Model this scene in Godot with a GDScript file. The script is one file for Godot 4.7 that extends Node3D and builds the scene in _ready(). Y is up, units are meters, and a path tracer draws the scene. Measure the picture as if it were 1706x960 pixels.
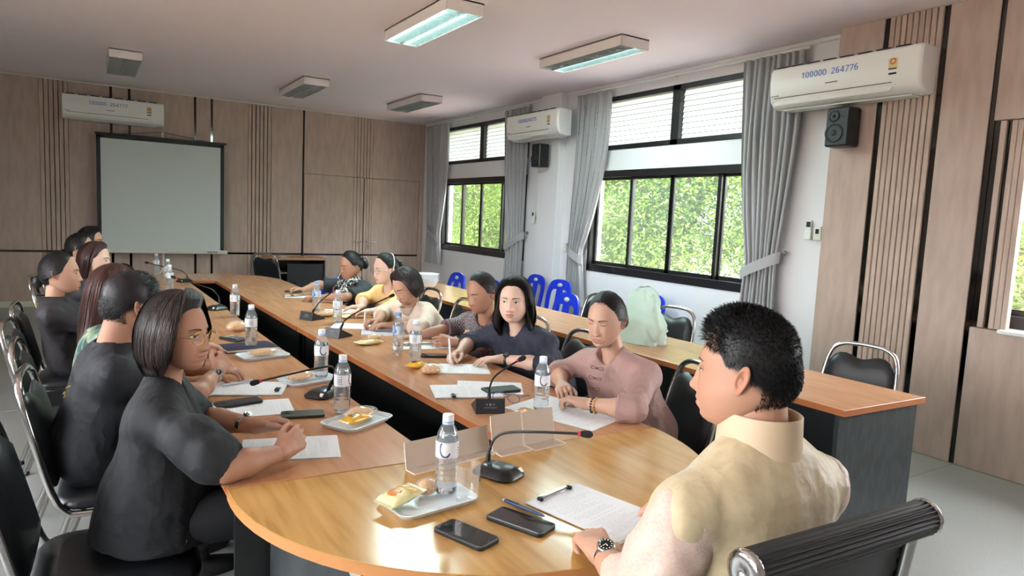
extends Node3D
# A meeting room: a ring of laminate tables, people on both sides, windows on the right.

# ---------------------------------------------------------------- geometry collector
class G:
	var v := PackedVector3Array()
	var n := PackedVector3Array()
	var uv := PackedVector2Array()
	var c := PackedColorArray()
	var idx := PackedInt32Array()
	var t := Transform3D()
	var col := Color(1, 1, 1)

	func at(o: Vector3, b := Basis()) -> G:
		t = Transform3D(b, o)
		return self

	func vert(p: Vector3, nn: Vector3, u := Vector2()) -> int:
		v.append(t * p)
		n.append((t.basis * nn).normalized())
		uv.append(u)
		c.append(col)
		return v.size() - 1

	func quad(a: Vector3, b: Vector3, cc: Vector3, d: Vector3, out: Vector3, ua := Vector2(0, 0), ub := Vector2(1, 1)) -> void:
		var i := vert(a, out, Vector2(ua.x, ua.y))
		vert(b, out, Vector2(ub.x, ua.y))
		vert(cc, out, Vector2(ub.x, ub.y))
		vert(d, out, Vector2(ua.x, ub.y))
		for k in [0, 1, 2, 0, 2, 3]:
			idx.append(i + k)

	# box given by its centre and size, with chamfered edges when b > 0
	func box(ctr: Vector3, s: Vector3, b := 0.0) -> G:
		var h := s * 0.5
		b = minf(b, minf(h.x, minf(h.y, h.z)) * 0.9)
		for ax in 3:
			var u := (ax + 1) % 3
			var w := (ax + 2) % 3
			for sg in [-1.0, 1.0]:
				var out := Vector3()
				out[ax] = sg
				var q := []
				for k in [[-1, -1], [1, -1], [1, 1], [-1, 1]]:
					var p := Vector3()
					p[ax] = h[ax] * sg
					p[u] = (h[u] - b) * k[0]
					p[w] = (h[w] - b) * k[1]
					q.append(ctr + p)
				quad(q[0], q[1], q[2], q[3], out)
			if b > 0.0:
				for su in [-1.0, 1.0]:
					for sw in [-1.0, 1.0]:
						var o2 := Vector3()
						o2[u] = su
						o2[w] = sw
						var q2 := []
						for k in [[-1, 0], [1, 0], [1, 1], [-1, 1]]:
							var p := Vector3()
							p[ax] = (h[ax] - b) * k[0]
							p[u] = (h[u] - (b if k[1] == 1 else 0.0)) * su
							p[w] = (h[w] - (b if k[1] == 0 else 0.0)) * sw
							q2.append(ctr + p)
						quad(q2[0], q2[1], q2[2], q2[3], o2)
		if b > 0.0:
			for sx in [-1.0, 1.0]:
				for sy in [-1.0, 1.0]:
					for sz in [-1.0, 1.0]:
						var o3 := Vector3(sx, sy, sz)
						var i := vert(ctr + Vector3(h.x * sx, (h.y - b) * sy, (h.z - b) * sz), o3)
						vert(ctr + Vector3((h.x - b) * sx, h.y * sy, (h.z - b) * sz), o3)
						vert(ctr + Vector3((h.x - b) * sx, (h.y - b) * sy, h.z * sz), o3)
						idx.append_array([i, i + 1, i + 2])
		return self

	# box between two corners
	func span(a: Vector3, b: Vector3, bev := 0.0) -> G:
		return box((a + b) * 0.5, (b - a).abs(), bev)

	# smooth surface through rows of points; sgn +1 outward by centroid test
	func grid(rows: Array, wrap := false, away := Vector3.INF, ur := Vector2(1, 1)) -> G:
		var nr := rows.size()
		var nc: int = rows[0].size()
		var base := v.size()
		var nrm := PackedVector3Array()
		nrm.resize(nr * nc)
		var ctr := Vector3()
		for r in nr:
			var row: PackedVector3Array = rows[r]
			for k in nc:
				ctr += row[k]
		ctr /= float(nr * nc)
		if away != Vector3.INF:
			ctr = away
		var lim := nc if wrap else nc - 1
		for r in nr - 1:
			var r0: PackedVector3Array = rows[r]
			var r1: PackedVector3Array = rows[r + 1]
			for k in lim:
				var k2 := (k + 1) % nc
				var f := (r1[k2] - r0[k]).cross(r1[k] - r0[k2])
				nrm[r * nc + k] += f
				nrm[r * nc + k2] += f
				nrm[(r + 1) * nc + k] += f
				nrm[(r + 1) * nc + k2] += f
		var s := 0.0
		for r in nr:
			var row: PackedVector3Array = rows[r]
			for k in nc:
				s += nrm[r * nc + k].dot(row[k] - ctr)
		var sg := 1.0 if s >= 0.0 else -1.0
		for r in nr:
			var row: PackedVector3Array = rows[r]
			for k in nc:
				vert(row[k], nrm[r * nc + k] * sg, Vector2(ur.x * k / maxf(1.0, lim), ur.y * r / (nr - 1.0)))
		for r in nr - 1:
			for k in lim:
				var k2 := (k + 1) % nc
				var a := base + r * nc + k
				var b := base + r * nc + k2
				var d := base + (r + 1) * nc + k
				var e := base + (r + 1) * nc + k2
				idx.append_array([a, b, e, a, e, d])
		return self

	func tube(path: Array, radii, sides := 10, closed := false, caps := true) -> G:
		var m := path.size()
		var rows := []
		var up := Vector3.UP
		var base := v.size()
		for i in m:
			var p: Vector3 = path[i]
			var d: Vector3
			if closed:
				d = path[(i + 1) % m] - path[(i + m - 1) % m]
			else:
				d = path[mini(i + 1, m - 1)] - path[maxi(i - 1, 0)]
			d = d.normalized()
			if i == 0 and absf(d.dot(up)) > 0.95:
				up = Vector3.RIGHT if absf(d.x) < 0.9 else Vector3.BACK
			var s := d.cross(up).normalized()
			up = s.cross(d).normalized()
			var rr: float = radii[i] if radii is Array or radii is PackedFloat32Array else radii
			for k in sides:
				var a := TAU * k / sides
				var nn := s * cos(a) + up * sin(a)
				vert(p + nn * rr, nn, Vector2(float(k) / sides, float(i) / m))
		var last := m if closed else m - 1
		for i in last:
			for k in sides:
				var k2 := (k + 1) % sides
				var i2 := (i + 1) % m
				idx.append_array([base + i * sides + k, base + i * sides + k2, base + i2 * sides + k2, base + i * sides + k, base + i2 * sides + k2, base + i2 * sides + k])
		if caps and not closed:
			for e in [0, m - 1]:
				var p: Vector3 = path[e]
				var d: Vector3 = (path[0] - path[1]) if e == 0 else (path[m - 1] - path[m - 2])
				d = d.normalized()
				var ci := vert(p, d)
				var ring := v.size()
				for k in sides:
					v.append(v[base + e * sides + k])
					n.append((t.basis * d).normalized())
					uv.append(Vector2())
					c.append(col)
				for k in sides:
					idx.append_array([ci, ring + k, ring + (k + 1) % sides])
		return self

	# profile: points (radius, height), bottom to top, turned round y
	func lathe(prof: Array, segs := 20, sx := 1.0, sz := 1.0) -> G:
		var base := v.size()
		var m := prof.size()
		for i in m:
			var p: Vector2 = prof[i]
			var d: Vector2 = prof[mini(i + 1, m - 1)] - prof[maxi(i - 1, 0)]
			var nn := Vector2(d.y, -d.x).normalized()
			for k in segs:
				var a := TAU * k / segs
				vert(Vector3(cos(a) * p.x * sx, p.y, sin(a) * p.x * sz), Vector3(cos(a) * nn.x, nn.y, sin(a) * nn.x), Vector2(float(k) / segs, float(i) / (m - 1)))
		for i in m - 1:
			for k in segs:
				var k2 := (k + 1) % segs
				idx.append_array([base + i * segs + k, base + i * segs + k2, base + (i + 1) * segs + k2, base + i * segs + k, base + (i + 1) * segs + k2, base + (i + 1) * segs + k])
		return self

	# convex-ish outline in x,z raised from y0 to y1, edges chamfered by b
	func prism(poly: PackedVector2Array, y0: float, y1: float, b := 0.0) -> G:
		var m := poly.size()
		var inset := PackedVector2Array()
		var area := 0.0
		for i in m:
			area += poly[i].cross(poly[(i + 1) % m])
		var sg := 1.0 if area > 0.0 else -1.0
		var outs := PackedVector2Array()
		for i in m:
			var d0 := (poly[i] - poly[(i + m - 1) % m]).normalized()
			var d1 := (poly[(i + 1) % m] - poly[i]).normalized()
			var o := (Vector2(d0.y, -d0.x) + Vector2(d1.y, -d1.x)) * sg
			o = o.normalized()
			var cs := maxf(0.4, o.dot(Vector2(d1.y, -d1.x) * sg))
			outs.append(o / cs)
			inset.append(poly[i] - o / cs * b)
		var tri := Geometry2D.triangulate_polygon(inset)
		for e in 2:
			var y := y1 if e == 0 else y0
			var o := Vector3.UP if e == 0 else Vector3.DOWN
			var base := v.size()
			for p in inset:
				vert(Vector3(p.x, y, p.y), o, p)
			for k in tri:
				idx.append(base + k)
		for i in m:
			var j := (i + 1) % m
			var d := poly[j] - poly[i]
			if d.length() < 0.0001:
				continue
			var o2 := Vector2(d.y, -d.x).normalized() * sg
			var sm0 := outs[i].normalized()
			var sm1 := outs[j].normalized()
			if sm0.dot(o2) < 0.92:
				sm0 = o2
			if sm1.dot(o2) < 0.92:
				sm1 = o2
			for band in ([[poly, y0 + b, poly, y1 - b, 0.0], [poly, y1 - b, inset, y1, 1.0], [inset, y0, poly, y0 + b, -1.0]] if b > 0.0 else [[poly, y0, poly, y1, 0.0]]):
				var lo: PackedVector2Array = band[0]
				var hi: PackedVector2Array = band[2]
				var ny: float = band[4]
				var q := vert(Vector3(lo[i].x, band[1], lo[i].y), Vector3(sm0.x, ny, sm0.y), Vector2(0, 0))
				vert(Vector3(lo[j].x, band[1], lo[j].y), Vector3(sm1.x, ny, sm1.y), Vector2(1, 0))
				vert(Vector3(hi[j].x, band[3], hi[j].y), Vector3(sm1.x, ny, sm1.y), Vector2(1, 1))
				vert(Vector3(hi[i].x, band[3], hi[i].y), Vector3(sm0.x, ny, sm0.y), Vector2(0, 1))
				idx.append_array([q, q + 1, q + 2, q, q + 2, q + 3])
		return self

	func ball(ctr: Vector3, r: Vector3, seg := 14, rings := 9) -> G:
		var base := v.size()
		for i in rings + 1:
			var b := PI * i / rings - PI / 2
			for k in seg:
				var a := TAU * k / seg
				var d := Vector3(cos(b) * cos(a), sin(b), cos(b) * sin(a))
				vert(ctr + d * r, d / r, Vector2(float(k) / seg, float(i) / rings))
		for i in rings:
			for k in seg:
				var k2 := (k + 1) % seg
				idx.append_array([base + i * seg + k, base + i * seg + k2, base + (i + 1) * seg + k2, base + i * seg + k, base + (i + 1) * seg + k2, base + (i + 1) * seg + k])
		return self

	# stacked rounded-rectangle outlines: levels of [half_x, half_z, corner radius, y]
	func rounded(levels: Array, cap_lo := true, cap_hi := true, cs := 5) -> G:
		var rows := []
		for l in levels:
			rows.append(G.rrect(l[0], l[1], l[2], l[3], cs))
		grid(rows, true)
		for e in 2:
			if (e == 0 and cap_lo) or (e == 1 and cap_hi):
				var row: PackedVector3Array = rows[0] if e == 0 else rows[rows.size() - 1]
				var o := Vector3.DOWN if e == 0 else Vector3.UP
				var ci := vert(Vector3(0, row[0].y, 0), o)
				var base := v.size()
				for p in row:
					vert(p, o, Vector2(p.x, p.z))
				for k in row.size():
					idx.append_array([ci, base + k, base + (k + 1) % row.size()])
		return self

	static func rrect(hx: float, hz: float, r: float, y: float, cs := 5) -> PackedVector3Array:
		var out := PackedVector3Array()
		r = minf(r, minf(hx, hz))
		for q in 4:
			var cx := (hx - r) * (1.0 if q == 0 or q == 3 else -1.0)
			var cz := (hz - r) * (1.0 if q < 2 else -1.0)
			for k in cs + 1:
				var a := PI / 2 * (q + float(k) / cs)
				out.append(Vector3(cx + cos(a) * r, y, cz + sin(a) * r))
		return out

	func mesh() -> ArrayMesh:
		for i in range(0, idx.size(), 3):
			var a := idx[i]
			var b := idx[i + 1]
			var d := idx[i + 2]
			if (v[b] - v[a]).cross(v[d] - v[a]).dot(n[a] + n[b] + n[d]) > 0.0:
				idx[i + 1] = d
				idx[i + 2] = b
		var arr := []
		arr.resize(Mesh.ARRAY_MAX)
		arr[Mesh.ARRAY_VERTEX] = v
		arr[Mesh.ARRAY_NORMAL] = n
		arr[Mesh.ARRAY_TEX_UV] = uv
		arr[Mesh.ARRAY_COLOR] = c
		arr[Mesh.ARRAY_INDEX] = idx
		var m := ArrayMesh.new()
		m.add_surface_from_arrays(Mesh.PRIMITIVE_TRIANGLES, arr)
		return m

# ---------------------------------------------------------------- signed distance field, meshed as surface nets
class Field:
	var o: Vector3
	var h: float
	var nx: int
	var ny: int
	var nz: int
	var d := PackedFloat32Array()

	func _init(lo: Vector3, hi: Vector3, cell: float) -> void:
		h = cell
		o = lo - Vector3.ONE * cell * 3.0
		var s := (hi - lo) / cell
		nx = int(s.x) + 8
		ny = int(s.y) + 8
		nz = int(s.z) + 8
		d.resize(nx * ny * nz)
		d.fill(9.0)

	# tapered capsule; cut: flat end at b; flat: squash factor along axis ax; sub: carve away
	func cap(a: Vector3, b: Vector3, ra: float, rb: float, k: float, cut := false, sub := false, ax := Vector3.ZERO, flat := 1.0) -> void:
		var m := maxf(ra, rb) * maxf(1.0, flat) + k + h * 2.5
		var lo := (a.min(b) - Vector3.ONE * m - o) / h
		var hi := (a.max(b) + Vector3.ONE * m - o) / h
		var i0 := maxi(0, int(lo.x))
		var j0 := maxi(0, int(lo.y))
		var k0 := maxi(0, int(lo.z))
		var i1 := mini(nx - 1, int(hi.x) + 1)
		var j1 := mini(ny - 1, int(hi.y) + 1)
		var k1 := mini(nz - 1, int(hi.z) + 1)
		var ba := b - a
		var l2 := maxf(ba.length_squared(), 1e-9)
		var ln := sqrt(l2)
		var squash := flat != 1.0
		var inv := 1.0 / flat - 1.0
		for kz in range(k0, k1 + 1):
			for jy in range(j0, j1 + 1):
				var row := (kz * ny + jy) * nx
				var p := Vector3(o.x + i0 * h, o.y + jy * h, o.z + kz * h) - a
				for ix in range(i0, i1 + 1):
					var tr := p.dot(ba) / l2
					var tt := clampf(tr, 0.0, 1.0)
					var q := p - ba * tt
					if squash:
						q += ax * (q.dot(ax) * inv)
					var dd: float
					dd = q.length() - lerpf(ra, rb, tt)
					if cut:
						if tr > 1.0:
							dd = (p - ba * tr).length() - rb
						dd = maxf(dd, (tr - 1.0) * ln)
					if dd < m:
						var old := d[row + ix]
						if sub:
							var nd := -dd
							var w := maxf(k - absf(old - nd), 0.0) / maxf(k, 1e-6)
							d[row + ix] = maxf(old, nd) + w * w * k * 0.25
						else:
							var w := maxf(k - absf(old - dd), 0.0) / maxf(k, 1e-6)
							d[row + ix] = minf(old, dd) - w * w * k * 0.25
					p.x += h

	func emit(g: G, noise: FastNoiseLite = null, amp := 0.0, nsc := Vector3.ONE) -> void:
		var id := PackedInt32Array()
		id.resize(nx * ny * nz)
		id.fill(-1)
		var sx := 1
		var sy := nx
		var sz := nx * ny
		var base := g.v.size()
		var lim := h * 2.2
		var pts := PackedVector3Array()
		for kz in nz - 1:
			for jy in ny - 1:
				var row := (kz * ny + jy) * nx
				for ix in nx - 1:
					var at := row + ix
					var c0 := d[at]
					if c0 > lim or c0 < -lim:
						continue
					var c1 := d[at + sx]
					var c2 := d[at + sy]
					var c3 := d[at + sx + sy]
					var c4 := d[at + sz]
					var c5 := d[at + sx + sz]
					var c6 := d[at + sy + sz]
					var c7 := d[at + sx + sy + sz]
					var neg := int(c0 < 0.0) + int(c1 < 0.0) + int(c2 < 0.0) + int(c3 < 0.0) + int(c4 < 0.0) + int(c5 < 0.0) + int(c6 < 0.0) + int(c7 < 0.0)
					if neg == 0 or neg == 8:
						continue
					var s := Vector3()
					var m := 0
					if (c0 < 0.0) != (c1 < 0.0):
						s += Vector3(c0 / (c0 - c1), 0, 0)
						m += 1
					if (c2 < 0.0) != (c3 < 0.0):
						s += Vector3(c2 / (c2 - c3), 1, 0)
						m += 1
					if (c4 < 0.0) != (c5 < 0.0):
						s += Vector3(c4 / (c4 - c5), 0, 1)
						m += 1
					if (c6 < 0.0) != (c7 < 0.0):
						s += Vector3(c6 / (c6 - c7), 1, 1)
						m += 1
					if (c0 < 0.0) != (c2 < 0.0):
						s += Vector3(0, c0 / (c0 - c2), 0)
						m += 1
					if (c1 < 0.0) != (c3 < 0.0):
						s += Vector3(1, c1 / (c1 - c3), 0)
						m += 1
					if (c4 < 0.0) != (c6 < 0.0):
						s += Vector3(0, c4 / (c4 - c6), 1)
						m += 1
					if (c5 < 0.0) != (c7 < 0.0):
						s += Vector3(1, c5 / (c5 - c7), 1)
						m += 1
					if (c0 < 0.0) != (c4 < 0.0):
						s += Vector3(0, 0, c0 / (c0 - c4))
						m += 1
					if (c1 < 0.0) != (c5 < 0.0):
						s += Vector3(1, 0, c1 / (c1 - c5))
						m += 1
					if (c2 < 0.0) != (c6 < 0.0):
						s += Vector3(0, 1, c2 / (c2 - c6))
						m += 1
					if (c3 < 0.0) != (c7 < 0.0):
						s += Vector3(1, 1, c3 / (c3 - c7))
						m += 1
					var p := o + (Vector3(ix, jy, kz) + s / m) * h
					var gr := Vector3(c1 + c3 + c5 + c7 - c0 - c2 - c4 - c6, c2 + c3 + c6 + c7 - c0 - c1 - c4 - c5, c4 + c5 + c6 + c7 - c0 - c1 - c2 - c3)
					if noise:
						p += gr.normalized() * amp * noise.get_noise_3d(p.x * nsc.x, p.y * nsc.y, p.z * nsc.z)
					id[at] = pts.size()
					pts.append(p)
					g.vert(p, gr)
		for kz in range(1, nz - 1):
			for jy in range(1, ny - 1):
				var row := (kz * ny + jy) * nx
				for ix in range(1, nx - 1):
					var at := row + ix
					if id[at] < 0:
						continue
					var b0 := d[at] < 0.0
					if b0 != (d[at + sx] < 0.0):
						_quad(g, base, id[at], id[at - sy], id[at - sy - sz], id[at - sz])
					if b0 != (d[at + sy] < 0.0):
						_quad(g, base, id[at], id[at - sx], id[at - sx - sz], id[at - sz])
					if b0 != (d[at + sz] < 0.0):
						_quad(g, base, id[at], id[at - sx], id[at - sx - sy], id[at - sy])
		if noise:
			var acc := PackedVector3Array()
			acc.resize(g.v.size() - base)
			var i := 0
			var start := g.idx.size() - quads * 6
			i = start
			while i < g.idx.size():
				var a := g.idx[i] - base
				var b := g.idx[i + 1] - base
				var e := g.idx[i + 2] - base
				var f := (pts[b] - pts[a]).cross(pts[e] - pts[a])
				if f.dot(g.n[base + a]) < 0.0:
					f = -f
				acc[a] += f
				acc[b] += f
				acc[e] += f
				i += 3
			for q in acc.size():
				if acc[q].length_squared() > 0.0:
					g.n[base + q] = acc[q].normalized()
		quads = 0

	var quads := 0
	func _quad(g: G, base: int, a: int, b: int, e: int, f: int) -> void:
		if a < 0 or b < 0 or e < 0 or f < 0:
			return
		quads += 1
		g.idx.append_array([base + a, base + b, base + e, base + a, base + e, base + f])

# ---------------------------------------------------------------- materials
var mats := {}
var noises := {}
var taken := {}

func noise_tex(key: String, freq: float, ramp: Array, octaves := 4, kind := FastNoiseLite.TYPE_SIMPLEX_SMOOTH, size := 512, warp := 0.0, seedv := 3) -> NoiseTexture2D:
	if noises.has(key):
		return noises[key]
	var f := FastNoiseLite.new()
	f.noise_type = kind
	f.frequency = freq
	f.fractal_octaves = octaves
	f.seed = seedv
	if warp > 0.0:
		f.domain_warp_enabled = true
		f.domain_warp_amplitude = warp
		f.domain_warp_frequency = freq * 0.6
	var t := NoiseTexture2D.new()
	t.width = size
	t.height = size
	t.seamless = true
	t.noise = f
	var gr := Gradient.new()
	var offs := PackedFloat32Array()
	var cols := PackedColorArray()
	for s in ramp:
		offs.append(s[0])
		cols.append(s[1])
	gr.offsets = offs
	gr.colors = cols
	t.color_ramp = gr
	noises[key] = t
	return t

func bump_tex(key: String, freq: float, strength: float, octaves := 3, size := 512, kind := FastNoiseLite.TYPE_SIMPLEX_SMOOTH) -> NoiseTexture2D:
	if noises.has(key):
		return noises[key]
	var f := FastNoiseLite.new()
	f.noise_type = kind
	f.frequency = freq
	f.fractal_octaves = octaves
	var t := NoiseTexture2D.new()
	t.width = size
	t.height = size
	t.seamless = true
	t.as_normal_map = true
	t.bump_strength = strength
	t.noise = f
	noises[key] = t
	return t

func rgb(r: float, g: float, b: float, a := 1.0) -> Color:
	return Color(r / 255.0, g / 255.0, b / 255.0, a)

func M(key: String, col := Color(1, 1, 1), rough := 0.6, metal := 0.0, o := {}) -> StandardMaterial3D:
	if mats.has(key):
		return mats[key]
	var m := StandardMaterial3D.new()
	m.resource_name = key
	m.albedo_color = col
	m.roughness = rough
	m.metallic = metal
	if col.a < 1.0:
		m.transparency = BaseMaterial3D.TRANSPARENCY_ALPHA
	if o.has("tex"):
		m.albedo_texture = o.tex
	if o.has("tri"):
		m.uv1_triplanar = true
		m.uv1_world_triplanar = o.get("world", true)
		m.uv1_scale = o.tri
	if o.has("normal"):
		m.normal_enabled = true
		m.normal_texture = o.normal
		m.normal_scale = o.get("ns", 1.0)
	if o.has("spec"):
		m.metallic_specular = o.spec
	if o.has("vc"):
		m.vertex_color_use_as_albedo = true
	if o.has("refr"):
		m.refraction_enabled = true
		m.refraction_scale = o.refr
		m.transparency = BaseMaterial3D.TRANSPARENCY_ALPHA
	if o.has("back"):
		m.backlight_enabled = true
		m.backlight = o.back
	if o.has("glow"):
		m.emission_enabled = true
		m.emission = o.glow
		m.emission_energy_multiplier = o.get("power", 1.0)
	if o.has("sss"):
		m.subsurf_scatter_enabled = true
		m.subsurf_scatter_strength = o.sss
	if o.has("rim"):
		m.rim_enabled = true
		m.rim = o.rim
		m.rim_tint = 0.6
	if o.has("coat"):
		m.clearcoat_enabled = true
		m.clearcoat = o.coat
		m.clearcoat_roughness = o.get("coatr", 0.1)
	m.cull_mode = BaseMaterial3D.CULL_DISABLED
	mats[key] = m
	return m

# ---------------------------------------------------------------- objects
func numbered(called: String) -> String:
	if not taken.has(called):
		taken[called] = 0
		return called
	taken[called] += 1
	return "%s_%03d" % [called, taken[called]]

func meta(o: Node3D, label: String, category: String, group := "", kind := "") -> Node3D:
	if label:
		o.set_meta("label", label)
	if category:
		o.set_meta("category", category)
	if group:
		o.set_meta("group", group)
	if kind:
		o.set_meta("kind", kind)
	return o

func thing(called: String, label: String, category: String, at := Vector3.ZERO, turn := 0.0, group := "") -> Node3D:
	var o := Node3D.new()
	o.name = numbered(called)
	add_child(o)
	o.position = at
	o.rotation.y = turn
	return meta(o, label, category, group)

func part(g: G, called: String, m: Material, parent: Node3D) -> MeshInstance3D:
	return part_mesh(g.mesh(), called, m, parent)

func part_mesh(me: Mesh, called: String, m: Material, parent: Node3D) -> MeshInstance3D:
	var o := MeshInstance3D.new()
	o.name = called
	o.mesh = me
	o.material_override = m
	parent.add_child(o, true)
	return o

func single(g: G, called: String, m: Material, label: String, category: String, group := "", at := Vector3.ZERO, turn := 0.0) -> MeshInstance3D:
	var o := part(g, numbered(called), m, self)
	o.position = at
	o.rotation.y = turn
	meta(o, label, category, group)
	return o

func struct(g: G, called: String, m: Material, label := "") -> MeshInstance3D:
	var o := part(g, numbered(called), m, self)
	o.set_meta("kind", "structure")
	if label:
		o.set_meta("label", label)
	return o

func structure(called: String, label := "") -> Node3D:
	var o := Node3D.new()
	o.name = numbered(called)
	add_child(o)
	o.set_meta("kind", "structure")
	if label:
		o.set_meta("label", label)
	return o

func text(words: String, size: float, m: Material, parent: Node3D, at: Vector3, basis := Basis(), called := "lettering", font := "Droid Sans", depth := 0.001) -> MeshInstance3D:
	var t := TextMesh.new()
	var f := SystemFont.new()
	f.font_names = PackedStringArray([font])
	f.font_weight = 700
	t.font = f
	t.text = words
	t.font_size = 32
	t.pixel_size = size / 32.0
	t.depth = depth
	var o := part_mesh(t, called, m, parent)
	o.transform = Transform3D(basis, at)
	return o

func V(x: float, y: float, z: float) -> Vector3:
	return Vector3(x, y, z)

# frame whose z axis looks along f, x to its left
func looking(f: Vector3, up := Vector3.UP) -> Basis:
	var z := f.normalized()
	var x := up.cross(z).normalized()
	return Basis(x, z.cross(x), z)

func smooth(path: Array, steps := 6) -> Array:
	var out := []
	var m := path.size()
	for i in m - 1:
		var p0: Vector3 = path[maxi(i - 1, 0)]
		var p1: Vector3 = path[i]
		var p2: Vector3 = path[i + 1]
		var p3: Vector3 = path[mini(i + 2, m - 1)]
		for k in steps:
			out.append(p1.cubic_interpolate(p2, p0, p3, float(k) / steps))
	out.append(path[m - 1])
	return out

# ---------------------------------------------------------------- the scene
const XR := 5.10
const XL := -2.8
const ZB := -11.24
const ZF := 3.2
const TOP := 3.09
var rng := RandomNumberGenerator.new()

func _ready() -> void:
	rng.seed = 11
	var cam := Camera3D.new()
	cam.name = "camera"
	cam.fov = 46.18
	cam.near = 0.02
	cam.transform = Transform3D(Basis(V(0.847372, 0.047196, 0.528897), V(0.015071, 0.993503, -0.112802), V(-0.530785, 0.103556, 0.841156)), V(0, 1.52, 0))
	add_child(cam)
	cam.current = true
	var env := Environment.new()
	env.background_mode = Environment.BG_SKY
	var sky := Sky.new()
	var sm := ProceduralSkyMaterial.new()
	sm.sky_top_color = rgb(236, 242, 250)
	sm.sky_horizon_color = rgb(250, 250, 248)
	sm.ground_horizon_color = rgb(196, 196, 190)
	sm.ground_bottom_color = rgb(140, 138, 130)
	sm.sky_energy_multiplier = 4.0
	sm.ground_energy_multiplier = 2.0
	sky.sky_material = sm
	env.sky = sky
	env.ambient_light_source = Environment.AMBIENT_SOURCE_DISABLED
	env.tonemap_mode = Environment.TONE_MAPPER_LINEAR
	env.tonemap_exposure = 1.12
	env.sdfgi_enabled = true
	env.ssao_enabled = true
	env.ssil_enabled = true
	var we := WorldEnvironment.new()
	we.name = "world"
	we.environment = env
	add_child(we)
	var sun := DirectionalLight3D.new()
	sun.name = "sun"
	sun.light_energy = 10.0
	sun.light_color = rgb(255, 244, 225)
	sun.light_angular_distance = 6.0
	sun.shadow_enabled = true
	sun.basis = looking(V(0.02, 0.86, 0.5))
	add_child(sun)

	make_materials()
	room()
	lamps()
	outside()
	tables()
	wall_things()
	chairs()
	table_things()
	people()

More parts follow.
